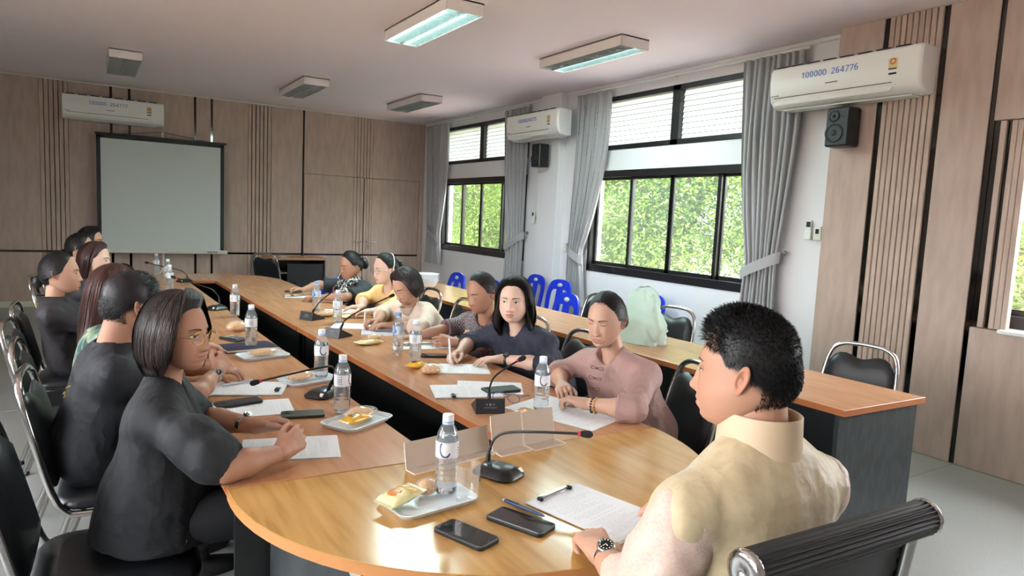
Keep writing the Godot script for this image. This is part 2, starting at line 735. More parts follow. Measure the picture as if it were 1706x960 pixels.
func make_materials() -> void:
	M("white wall", rgb(226, 222, 224), 0.75, 0.0, {"normal": bump_tex("plaster", 0.03, 2.0), "ns": 0.15, "tri": V(1.2, 1.2, 1.2)})
	M("ceiling paint", rgb(246, 232, 236), 0.85)
	M("panel", Color(1, 1, 1), 0.5, 0.0, {"tex": noise_tex("panelgrain", 0.012, [[0.2, rgb(178, 155, 142)], [0.5, rgb(184, 161, 148)], [0.8, rgb(190, 167, 154)]], 4, FastNoiseLite.TYPE_SIMPLEX_SMOOTH, 512, 14.0), "tri": V(1.6, 0.35, 1.6)})
	M("flute", Color(1, 1, 1), 0.5, 0.0, {"tex": noise_tex("flutegrain", 0.012, [[0.2, rgb(180, 156, 142)], [0.8, rgb(196, 173, 158)]], 3), "tri": V(2.5, 0.4, 2.5)})
	M("groove", rgb(96, 80, 68), 0.8)
	M("mirror strip", rgb(70, 66, 64), 0.08, 1.0)
	M("frame black", rgb(28, 27, 28), 0.35)
	M("pane", Color(0.93, 0.97, 0.95, 0.08), 0.02)
	M("frosted", rgb(240, 244, 240), 0.5, 0.0, {"back": Color(1, 1, 1)})
	M("floor vinyl", Color(1, 1, 1), 0.32, 0.0, {"tex": noise_tex("vinyl", 0.16, [[0.0, rgb(92, 94, 90)], [0.3, rgb(134, 136, 131)], [0.42, rgb(153, 155, 149)], [0.75, rgb(159, 161, 155)], [0.9, rgb(178, 179, 174)]], 3, FastNoiseLite.TYPE_SIMPLEX, 1024), "tri": V(1.1, 1.1, 1.1)})
	M("white plastic", rgb(226, 226, 222), 0.35)
	M("cream plastic", rgb(214, 214, 200), 0.4)
	M("black plastic", rgb(24, 24, 26), 0.4)
	M("black laminate", rgb(26, 28, 30), 0.38)
	M("grey laminate", Color(1, 1, 1), 0.42, 0.0, {"tex": noise_tex("greygrain", 0.02, [[0.3, rgb(46, 51, 53)], [0.7, rgb(58, 64, 66)]], 4), "tri": V(2.0, 0.7, 2.0)})
	M("wood red", Color(1, 1, 1), 0.22, 0.0, {"spec": 0.4, "tex": noise_tex("woodred", 0.011, [[0.15, rgb(184, 130, 92)], [0.42, rgb(192, 139, 100)], [0.6, rgb(195, 142, 103)], [0.85, rgb(200, 148, 109)]], 4, FastNoiseLite.TYPE_SIMPLEX_SMOOTH, 512, 20.0), "tri": V(3.4, 3.4, 0.32)})
	M("wood gold", Color(1, 1, 1), 0.17, 0.0, {"spec": 0.4, "tex": noise_tex("woodgold", 0.011, [[0.15, rgb(178, 131, 72)], [0.42, rgb(192, 147, 84)], [0.6, rgb(197, 152, 89)], [0.85, rgb(203, 159, 97)]], 4, FastNoiseLite.TYPE_SIMPLEX_SMOOTH, 512, 20.0, 8), "tri": V(3.4, 3.4, 0.32)})
	M("edge red", rgb(176, 106, 62), 0.4)
	M("edge gold", rgb(204, 140, 84), 0.4)
	M("chrome", rgb(196, 194, 192), 0.14, 1.0)
	M("dull steel", rgb(150, 148, 145), 0.3, 1.0)
	M("vinyl black", rgb(27, 29, 33), 0.36, 0.0, {"normal": bump_tex("leather", 0.12, 3.0), "ns": 0.25, "tri": V(6, 6, 6)})
	M("blue plastic", rgb(26, 52, 190), 0.3)
	M("curtain", rgb(168, 164, 166), 0.85, 0.0, {"normal": bump_tex("weave", 0.25, 2.0), "ns": 0.2, "tri": V(8, 8, 8), "back": Color(0.28, 0.28, 0.29), "rim": 0.2})
	M("blue ink", rgb(24, 100, 196), 0.6)
	M("dark ink", rgb(40, 40, 44), 0.6)
	M("red ink", rgb(190, 40, 40), 0.5)
	M("screen cloth", rgb(206, 212, 208), 0.9)
	M("bark", Color(1, 1, 1), 0.9, 0.0, {"tex": noise_tex("bark", 0.03, [[0.2, rgb(74, 62, 50)], [0.8, rgb(122, 108, 92)]]), "tri": V(2, 0.6, 2)})
	M("leaf", rgb(255, 255, 255), 0.55, 0.0, {"vc": true, "back": Color(0.9, 0.95, 0.5)})
	M("grass", rgb(150, 142, 124), 0.9)

func room() -> void:
	# floor: sheets of vinyl laid side by side with thin seams
	var fl := structure("floor", "pale grey speckled vinyl floor")
	part(G.new().span(V(XL, -0.1, ZB), V(XR, -0.004, ZF)), "subfloor", M("groove"), fl)
	for i in 8:
		var z0 := ZB + i * 1.82
		part(G.new().span(V(XL, -0.02, z0 + 0.0015), V(XR, 0.0, minf(z0 + 1.8185, ZF)), 0.0008), "vinyl_sheet", M("floor vinyl"), fl)
	struct(G.new().span(V(XL - 0.2, TOP, ZB - 0.2), V(XR + 0.2, TOP + 0.2, ZF + 0.2)), "ceiling", M("ceiling paint"), "plain pinkish white ceiling")
	# right wall, white, with four openings
	var w := G.new()
	var x0 := XR
	var x1 := XR + 0.2
	w.span(V(x0, 0, ZB), V(x1, TOP, -10.42))
	w.span(V(x0, 0, -7.82), V(x1, TOP, -6.42))
	w.span(V(x0, 0, -3.8), V(x1, TOP, -2.13))
	w.span(V(x0, 0, 0.7), V(x1, TOP, ZF))
	for zz in [[-10.42, -7.82], [-6.42, -3.8]]:
		w.span(V(x0, 0, zz[0]), V(x1, 0.93, zz[1]))
		w.span(V(x0, 2.11, zz[0]), V(x1, 2.34, zz[1]))
		w.span(V(x0, 2.94, zz[0]), V(x1, TOP, zz[1]))
	w.span(V(x0, 0, -2.13), V(x1, 0.95, 0.7))
	w.span(V(x0, 2.29, -2.13), V(x1, TOP, 0.7))
	w.span(V(4.99, 0, -7.4), V(XR, TOP, -6.97), 0.004)
	var wr := struct(w, "wall_right", M("white wall"), "white wall with windows on the right")
	# beige panelling on the near half of the right wall
	var face := 4.95
	var backing := G.new()
	backing.span(V(4.975, 0, -3.26), V(XR - 0.002, TOP - 0.001, -2.03))
	backing.span(V(4.975, 0, 0.75), V(XR - 0.002, TOP - 0.001, ZF))
	backing.span(V(4.975, 0, -2.03), V(XR - 0.002, 0.92, 0.75))
	backing.span(V(4.975, 2.31, -2.03), V(XR - 0.002, TOP - 0.001, 0.75))
	part(backing, "panel_backing", M("groove"), wr)
	for a in [[-3.27, -2.925, 0.0, TOP], [-2.475, -2.172, 0.0, TOP], [-2.138, 0.72, 0.0, 0.945], [-2.138, 0.72, 2.285, TOP], [0.725, 2.0, 0.0, TOP], [2.04, ZF, 0.0, TOP]]:
		part(G.new().span(V(face, a[2] + 0.002, a[0]), V(4.977, a[3] - 0.002, a[1]), 0.002), "panel", M("panel"), wr)
	for a in [[-2.925, -2.888], [-2.516, -2.475], [-2.172, -2.138], [2.0, 2.04]]:
		part(G.new().span(V(face + 0.012, 0.001, a[0]), V(4.978, TOP - 0.002, a[1])), "mirror_strip", M("mirror strip"), wr)
	for i in 9:
		var z := -2.886 + i * 0.0411
		part(G.new().span(V(face - 0.004, 0.001, z + 0.004), V(4.977, TOP - 0.002, z + 0.0385), 0.004), "slat", M("flute"), wr)
	# jamb beside the near window: mirror, post, mirror, grooved board
	for a in [[-2.135, -2.095], [-2.06, -2.03]]:
		part(G.new().span(V(face + 0.02, 0.95, a[0]), V(4.98, 2.28, a[1])), "mirror_strip", M("mirror strip"), wr)
	part(G.new().span(V(face - 0.005, 0.95, -2.095), V(4.98, 2.28, -2.06), 0.003), "post", M("panel"), wr)
	for i in 3:
		part(G.new().span(V(face - 0.005, 0.95, -2.03 + i * 0.034), V(5.0, 2.28, -2.03 + i * 0.034 + 0.032), 0.003), "jamb_board", M("flute"), wr)
	part(G.new().span(V(4.90, 0.93, -1.96), V(5.12, 0.955, 0.72), 0.004), "sill", M("white plastic"), wr)
	# back wall boards
	var wb := structure("wall_back", "beige panelled back wall with dark strips")
	part(G.new().span(V(XL - 0.2, 0, ZB - 0.2), V(XR + 0.2, TOP, ZB)), "plaster", M("white wall"), wb)
	part(G.new().span(V(XL, 0, ZB + 0.0005), V(5.02, TOP - 0.001, ZB + 0.022)), "panel_backing", M("groove"), wb)
	var zf := ZB + 0.045
	for a in [[XL, -1.75], [-1.745, -0.53], [-0.2, 0.285], [0.318, 0.51], [0.543, 1.36], [1.392, 1.588], [1.62, 2.12], [2.47, 2.955]]:
		part(G.new().span(V(a[0], 0.778, ZB + 0.02), V(a[1], TOP - 0.002, zf), 0.002), "panel", M("panel"), wb)
		part(G.new().span(V(a[0], 0.08, ZB + 0.02), V(a[1], 0.748, zf), 0.002), "panel", M("panel"), wb)
	part(G.new().span(V(2.985, 2.075, ZB + 0.02), V(3.81, TOP - 0.002, zf), 0.002), "panel", M("panel"), wb)
	part(G.new().span(V(4.14, 2.075, ZB + 0.02), V(5.01, TOP - 0.002, zf), 0.002), "panel", M("panel"), wb)
	part(G.new().span(V(5.012, 0.0, ZB + 0.02), V(XR - 0.001, TOP - 0.002, zf + 0.01), 0.002), "panel", M("panel"), wb)
	for x in [0.285, 0.51, 1.36, 1.588, 2.955]:
		part(G.new().span(V(x, 0.08, ZB + 0.021), V(x + 0.032, TOP - 0.003, zf - 0.008)), "mirror_strip", M("mirror strip"), wb)
	part(G.new().span(V(XL, 0.748, ZB + 0.021), V(2.985, 0.778, zf - 0.006)), "mirror_strip", M("mirror strip"), wb)
	for s in [[-0.53, -0.2, 0.08], [2.12, 2.47, 0.08], [3.81, 4.14, 2.075]]:
		for i in 6:
			var x: float = lerpf(s[0], s[1], i / 6.0)
			for yy in ([[s[2], 0.748], [0.778, TOP - 0.002]] if s[2] < 1.0 else [[s[2], TOP - 0.002]]):
				part(G.new().span(V(x + 0.004, yy[0], ZB + 0.02), V(x + 0.05, yy[1], zf + 0.004), 0.004), "slat", M("flute"), wb)
	struct(G.new().span(V(XL, 0, ZB + 0.0215), V(2.985, 0.078, zf + 0.006), 0.004), "baseboard_back", M("cream plastic"), "low pale baseboard under the back panelling")
	# double door in the back wall
	var dr := structure("door_1", "beige double door in the back wall with grooved middle")
	for sd in [0, 1]:
		var dx0 := 2.99 if sd == 0 else 4.0
		var dx1 := 3.994 if sd == 0 else 5.006
		var lf := part(G.new().span(V(dx0 if sd == 0 else 4.14, 0.01, ZB + 0.024), V(3.81 if sd == 0 else dx1, 2.068, zf), 0.002), "door_leaf", M("panel"), dr)
		part(G.new().span(V(3.81 if sd == 0 else dx0, 0.01, ZB + 0.024), V(dx1 if sd == 0 else 4.14, 2.068, zf - 0.012)), "grooved_edge", M("groove"), lf)
		for i in 3:
			var x := (3.814 + i * 0.06) if sd == 0 else (4.003 + i * 0.046)
			part(G.new().span(V(x, 0.01, zf - 0.014), V(x + (0.052 if sd == 0 else 0.04), 2.068, zf + 0.003), 0.003), "slat", M("flute"), lf)
		part(G.new().span(V(dx0, 0.748, zf - 0.004), V(dx1, 0.775, zf + 0.005)), "mirror_strip", M("mirror strip"), lf)
		var hx := 3.95 if sd == 0 else 4.05
		var hg := G.new()
		hg.tube([V(hx, 0.99, zf), V(hx, 0.99, zf + 0.045)], 0.012, 8)
		hg.tube([V(hx, 0.99, zf + 0.045), V(hx + (-0.13 if sd == 0 else 0.17), 0.99, zf + 0.045)], 0.011, 8)
		part(hg, "lever_handle", M("chrome"), lf)
	part(G.new().box(V(4.09, 0.9, zf + 0.006), V(0.05, 0.07, 0.01), 0.003), "lock_plate", M("dull steel"), dr)
	for y in [0.3, 1.0, 1.75]:
		part(G.new().box(V(5.008, y, zf + 0.006), V(0.016, 0.1, 0.012), 0.003), "hinge", M("dull steel"), dr)
	# left wall with windows of the same make, and the wall behind the camera
	var wl := G.new()
	var openings := [[-4.9, -2.7], [-2.0, 0.2]]
	var zs := ZB
	for op in openings:
		wl.span(V(XL - 0.2, 0, zs), V(XL, TOP, op[0]))
		wl.span(V(XL - 0.2, 0, op[0]), V(XL, 0.93, op[1]))
		wl.span(V(XL - 0.2, 2.6, op[0]), V(XL, TOP, op[1]))
		zs = op[1]
	wl.span(V(XL - 0.2, 0, zs), V(XL, TOP, ZF))
	struct(wl, "wall_left", M("white wall"), "white wall with windows on the left")
	struct(G.new().span(V(XL - 0.2, 0, ZF), V(XR + 0.2, TOP, ZF + 0.2)), "wall_front", M("white wall"), "white wall behind the viewer")
	for op in openings:
		sliding_window(XL - 0.1, op[0], op[1], 0.93, 2.6, 4)
	# windows on the right
	for zz in [[-10.42, -7.82], [-6.42, -3.8]]:
		sliding_window(XR + 0.05, zz[0], zz[1], 0.93, 2.11, 4)
		louvre_window(XR + 0.05, zz[0], zz[1], 2.34, 2.94)
	sliding_window(XR + 0.05, -2.13, 0.7, 0.95, 2.29, 4)
	# trims: ceiling moulding and curtain rails are part of the white wall
	struct(G.new().span(V(XR - 0.02, TOP - 0.035, ZB + 0.06), V(XR, TOP, -3.28), 0.006), "trim_1", M("white wall"), "white moulding between window wall and ceiling")
	struct(G.new().span(V(XL, TOP - 0.02, ZB + 0.046), V(XR - 0.03, TOP, ZB + 0.06), 0.004), "trim_2", M("cream plastic"), "thin moulding along the top of the back panelling")

func sliding_window(x: float, z0: float, z1: float, y0: float, y1: float, panes: int) -> void:
	var w := structure("window_%d" % (taken.get("window_count", 0) + 1), "black framed sliding window")
	taken["window_count"] = taken.get("window_count", 0) + 1
	var fr := G.new()
	var hx := 0.06
	fr.span(V(x - hx, y0, z0), V(x + hx, y0 + 0.085, z1), 0.004)
	fr.span(V(x - hx, y1 - 0.075, z0), V(x + hx, y1, z1), 0.004)
	fr.span(V(x - hx, y0, z0), V(x + hx, y1, z0 + 0.05), 0.004)
	fr.span(V(x - hx, y0, z1 - 0.05), V(x + hx, y1, z1), 0.004)
	part(fr, "window_frame", M("frame black"), w)
	var pw := (z1 - z0 - 0.1) / panes
	for i in panes:
		var a := z0 + 0.05 + i * pw
		var px := x + (0.018 if i == 0 or i == panes - 1 else -0.018)
		var sg := G.new()
		var st := 0.042
		sg.span(V(px - 0.016, y0 + 0.08, a - 0.012), V(px + 0.016, y1 - 0.07, a - 0.012 + st), 0.003)
		sg.span(V(px - 0.016, y0 + 0.08, a + pw + 0.012 - st), V(px + 0.016, y1 - 0.07, a + pw + 0.012), 0.003)
		sg.span(V(px - 0.016, y0 + 0.08, a), V(px + 0.016, y0 + 0.125, a + pw), 0.003)
		sg.span(V(px - 0.016, y1 - 0.105, a), V(px + 0.016, y1 - 0.07, a + pw), 0.003)
		var s := part(sg, "sash", M("frame black"), w)
		part(G.new().span(V(px - 0.003, y0 + 0.12, a + 0.02), V(px + 0.003, y1 - 0.1, a + pw - 0.02)), "pane", M("pane"), s)
		if i == 1 and panes > 2:
			part(G.new().span(V(px - 0.03, y0 + 0.45, a + pw - 0.018), V(px - 0.016, y0 + 0.62, a + pw - 0.004), 0.003), "pull_handle", M("black plastic"), s)

func louvre_window(x: float, z0: float, z1: float, y0: float, y1: float) -> void:
	var w := structure("window_%d" % (taken["window_count"] + 1), "black framed window of frosted glass louvres")
	taken["window_count"] += 1
	var fr := G.new()
	var hx := 0.06
	var zm := (z0 + z1) / 2
	fr.span(V(x - hx, y0, z0), V(x + hx, y0 + 0.055, z1), 0.004)
	fr.span(V(x - hx, y1 - 0.055, z0), V(x + hx, y1, z1), 0.004)
	fr.span(V(x - hx, y0, z0), V(x + hx, y1, z0 + 0.05), 0.004)
	fr.span(V(x - hx, y0, z1 - 0.05), V(x + hx, y1, z1), 0.004)
	fr.span(V(x - hx, y0, zm - 0.055), V(x + hx, y1, zm + 0.055), 0.004)
	part(fr, "window_frame", M("frame black"), w)
	for sd in 2:
		var a := (z0 + 0.05) if sd == 0 else (zm + 0.055)
		var b := (zm - 0.055) if sd == 0 else (z1 - 0.05)
		for i in 9:
			var y := y0 + 0.08 + i * 0.0545
			var g := G.new().at(V(x, y, (a + b) / 2), Basis(V(0, 0, 1), deg_to_rad(-16)))
			g.box(Vector3.ZERO, V(0.006, 0.062, b - a - 0.004), 0.001)
			var sl := part(g, "glass_slat", M("frosted"), w)
			part(G.new().at(V(x, y, (a + b) / 2), Basis(V(0, 0, 1), deg_to_rad(-16))).box(V(0, -0.031, 0), V(0.0075, 0.005, b - a - 0.004), 0.001), "slat_edge", M("slat edge", rgb(70, 84, 78), 0.3), sl)

func lamp_fixture(x: float, z: float, lit: Array, label: String) -> void:
	var t := thing("ceiling_lamp", label, "ceiling lamp", V(x, TOP, z), 0.0, "box lamps with two tubes on the ceiling")
	var L := 1.22
	var W := 0.31
	var hh := 0.095
	var hg := G.new()
	hg.span(V(-W / 2, -hh, -L / 2), V(-W / 2 + 0.006, 0, L / 2), 0.002)
	hg.span(V(W / 2 - 0.006, -hh, -L / 2), V(W / 2, 0, L / 2), 0.002)
	hg.span(V(-W / 2, -hh, -L / 2), V(W / 2, 0, -L / 2 + 0.006), 0.002)
	hg.span(V(-W / 2, -hh, L / 2 - 0.006), V(W / 2, 0, L / 2), 0.002)
	hg.span(V(-W / 2, -0.012, -L / 2), V(W / 2, 0, L / 2))
	part(hg, "housing", M("lamp white", rgb(232, 222, 220), 0.45), t)
	for s in 2:
		var cx := (-0.25 if s == 0 else 0.25) * W
		var rg := G.new()
		var rows := []
		for e in [-L / 2 + 0.01, L / 2 - 0.01]:
			var row := PackedVector3Array()
			for k in 9:
				var a := PI * k / 8.0
				row.append(V(cx - cos(a) * 0.07, -hh + 0.008 + sin(a) * 0.065, e))
			rows.append(row)
		rg.grid(rows, false, V(cx, 1, 0))
		part(rg, "reflector", M("reflector", rgb(196, 200, 200), 0.28, 0.65), t)
		for k in 13:
			var fz := -L / 2 + 0.06 + k * (L - 0.12) / 12.0
			part(G.new().span(V(cx - 0.068, -hh + 0.004, fz - 0.0015), V(cx + 0.068, -hh + 0.036, fz + 0.0015)), "louvre_fin", M("reflector"), t)
		var on: bool = lit[s]
		var tg := G.new().tube([V(cx, -hh + 0.045, -L / 2 + 0.03), V(cx, -hh + 0.045, L / 2 - 0.03)], 0.014, 10)
		part(tg, "tube", M("tube lit", rgb(240, 252, 250), 0.4, 0.0, {"glow": rgb(205, 255, 250), "power": 9.0}) if on else M("tube off", rgb(215, 220, 218), 0.3), t)
		if on:
			var al := AreaLight3D.new()
			al.name = "tube_light"
			al.area_size = Vector2(0.1, 1.1)
			al.light_energy = LAMP
			al.light_color = rgb(214, 250, 246)
			al.area_range = 20.0
			al.shadow_enabled = true
			t.add_child(al, true)
			al.basis = looking(V(0, 1, 0), V(0, 0, 1))
			al.position = V(cx, -hh - 0.004, 0)
	part(G.new().span(V(-0.004, -hh, -L / 2 + 0.006), V(0.004, -hh + 0.03, L / 2 - 0.006)), "divider", M("reflector"), t)

const LAMP := 3.5

func lamps() -> void:
	lamp_fixture(2.37, -5.18, [true, true], "lit twin-tube box lamp, nearest lamp over the table gap")
	lamp_fixture(3.95, -5.1, [false, true], "box lamp with one lit tube, nearest to the windows")
	lamp_fixture(0.37, -5.22, [false, false], "unlit box lamp cut off at the top left edge of the picture")
	lamp_fixture(0.37, -9.05, [false, false], "unlit box lamp in front of the projector screen and air conditioner")
	lamp_fixture(2.37, -9.0, [false, false], "unlit box lamp, middle of the far row")
	lamp_fixture(3.9, -9.0, [false, false], "unlit box lamp close to the far window corner")
	lamp_fixture(2.37, -1.3, [false, false], "unlit box lamp above the viewer, outside the picture")

func outside() -> void:
	var gs := struct(G.new().span(V(5.4, -0.7, -34), V(40, -0.6, 24)), "floor_outside", M("grass"), "grass ground outside the windows")
	struct(G.new().span(V(-40, -0.7, -34), V(-3.1, -0.6, 24)), "floor_outside", M("grass"), "grass ground outside the left windows")
	# eaves above the windows
	struct(G.new().span(V(XR + 0.2, TOP + 0.06, -12.5), V(XR + 0.6, TOP + 0.16, 4.5)), "trim_3", M("white wall"), "eaves over the right windows")
	var leaf := G.new()
	var p := [V(0, 0, 0), V(0.018, 0.004, 0.03), V(0.012, 0.0, 0.07), V(0, -0.006, 0.1), V(-0.012, 0.0, 0.07), V(-0.018, 0.004, 0.03), V(0, 0.0, 0.04)]
	for q in p:
		leaf.vert(q, V(0, 1, 0))
	for k in 6:
		leaf.idx.append_array([6, k, (k + 1) % 6])
	var lm := leaf.mesh()
	struct(G.new().span(V(5.32, -0.6, -30), V(7.0, -0.55, 20)), "floor_apron", M("apron", rgb(206, 192, 184), 0.9), "pale concrete apron outside the right windows")
	struct(G.new().span(V(-5.2, -0.6, -30), V(-3.02, -0.55, 20)), "floor_apron", M("apron"), "pale concrete apron outside the left windows")
	var spots := [[7.9, -13.4, 4.6, 1.7], [8.6, -15.6, 5.4, 2.0], [10.6, -18.0, 6.5, 2.4], [8.2, -8.3, 4.8, 1.7], [8.9, -10.4, 5.6, 2.0], [9.6, -6.6, 5.6, 2.1], [8.3, -3.3, 4.8, 1.8], [12.5, -12.0, 7.0, 2.8], [13.5, -21.5, 7.5, 3.2], [14.0, -16.5, 7.0, 3.0], [13.0, -8.6, 6.5, 2.8], [12.6, -2.4, 6.0, 2.3]]
	var labels := ["bright tree with forked trunk outside the far window's left panes", "leafy tree outside the far window's right panes", "tall tree deep behind the far window", "leafy tree close behind the left panes of the larger window", "leafy tree with thin trunk behind the middle of the larger window", "leafy tree close behind the right panes of the larger window", "leafy tree outside the window at the right edge", "large tree farther back behind the larger window's left half", "farthest tree behind the far window", "pale tree farther back between the two windows", "large tree farther back behind the larger window's right half", "tree farther back outside the window at the right edge"]
	for i in spots.size():
		var s: Array = spots[i]
		tree(V(s[0], -0.6, s[1]), s[2], s[3], labels[i], lm, 20 + i, 34000 if i < 7 else 20000)
	# a low white hut with a dark vent seen below the trees
	var hut := thing("pump_house", "small white hut with dark opening outside the larger window", "hut", V(10.6, -0.6, -11.9))
	part(G.new().box(V(0, 0.6, 0), V(1.2, 1.2, 2.0), 0.02), "wall", M("white wall"), hut)
	part(G.new().box(V(0, 1.25, 0), V(1.5, 0.12, 2.3), 0.02), "roof", M("cream plastic"), hut)
	part(G.new().box(V(-0.61, 0.75, 0.2), V(0.03, 0.6, 1.1), 0.01), "vent", M("black plastic"), hut)

func tree(at: Vector3, hgt: float, rad: float, label: String, lm: Mesh, sd: int, count: int) -> void:
	var t := thing("tree", label, "tree", at, 0.0, "trees outside the windows")
	var r := RandomNumberGenerator.new()
	r.seed = sd
	var g := G.new()
	var tips := []
	var fork := V(r.randf_range(-0.2, 0.2), hgt * 0.26, r.randf_range(-0.2, 0.2))
	g.tube(smooth([V(0, 0, 0), fork * 0.5 + V(0.05, 0, 0.04), fork], 4), [0.15, 0.145, 0.14, 0.135, 0.13, 0.125, 0.12, 0.115, 0.11], 8)
	for k in 8:
		var a := TAU * k / 8.0 + r.randf_range(-0.3, 0.3)
		var reach := rad * r.randf_range(0.5, 0.95)
		var tip := V(cos(a) * reach, hgt * r.randf_range(0.22, 0.98), sin(a) * reach)
		var mid := fork.lerp(tip, 0.5) + V(r.randf_range(-0.2, 0.2), 0.25, r.randf_range(-0.2, 0.2))
		var path := smooth([fork, mid, tip], 5)
		var rr := []
		for q in path.size():
			rr.append(lerpf(0.075, 0.012, float(q) / path.size()))
		g.tube(path, rr, 6)
		for q in range(3, path.size()):
			tips.append(path[q])
		for b in 3:
			var st: Vector3 = path[4 + b * 2]
			var tp := st + V(r.randf_range(-1, 1), r.randf_range(-0.5, 0.7), r.randf_range(-1, 1)) * rad * 0.42
			g.tube([st, st.lerp(tp, 0.5) + V(0, 0.08, 0), tp], [0.022, 0.014, 0.006], 5)
			tips.append(tp)
			tips.append(st.lerp(tp, 0.6))
	part(g, "trunk", M("bark"), t)
	# leaves hang in flat layered sprays round the twigs
	var mm := MultiMesh.new()
	mm.transform_format = MultiMesh.TRANSFORM_3D
	mm.use_colors = true
	mm.mesh = lm
	mm.instance_count = count
	for i in count:
		var c: Vector3 = tips[r.randi() % tips.size()]
		var sp := rad * 0.3
		var o := V(r.randfn(0, 1), r.randfn(0, 0.42), r.randfn(0, 1)) * sp
		var b := Basis.from_euler(V(r.randf_range(-0.9, 0.9), r.randf_range(0, TAU), r.randf_range(-0.7, 0.7))).scaled(Vector3.ONE * r.randf_range(0.5, 1.05))
		mm.set_instance_transform(i, Transform3D(b, c + o))
		var k := r.randf()
		mm.set_instance_color(i, Color(lerpf(0.06, 0.17, k), lerpf(0.12, 0.25, k), lerpf(0.02, 0.045, k)))
	var mi := MultiMeshInstance3D.new()
	mi.name = "foliage"
	mi.multimesh = mm
	mi.material_override = M("leaf")
	mi.set_meta("kind", "stuff")
	t.add_child(mi, true)

# ---------------------------------------------------------------- tables
const TT := 0.75

func slab(poly: Array, wood: String, edge: String, t: Node3D) -> void:
	var p := PackedVector2Array()
	for q in poly:
		p.append(q)
	part(G.new().prism(p, TT - 0.03, TT, 0.0015), "tabletop", M(wood), t)
	var g := G.new()
	var m := p.size()
	var area := 0.0
	for i in m:
		area += p[i].cross(p[(i + 1) % m])
	var sg := 1.0 if area > 0.0 else -1.0
	for i in m:
		var a := p[i]
		var b := p[(i + 1) % m]
		var d := (b - a).normalized()
		var o := Vector2(d.y, -d.x) * sg
		a += o * 0.0007
		b += o * 0.0007
		g.quad(V(a.x, TT - 0.029, a.y), V(b.x, TT - 0.029, b.y), V(b.x, TT - 0.002, b.y), V(a.x, TT - 0.002, a.y), V(o.x, 0, o.y))
	part(g, "edge_band", M(edge), t)

# upright board between two floor points
func board(a: Vector2, b: Vector2, th: float, y0: float, y1: float) -> G:
	var d := (b - a).normalized()
	var o := Vector2(d.y, -d.x) * th * 0.5
	return G.new().prism(PackedVector2Array([a + o, b + o, b - o, a - o]), y0, y1, 0.001)

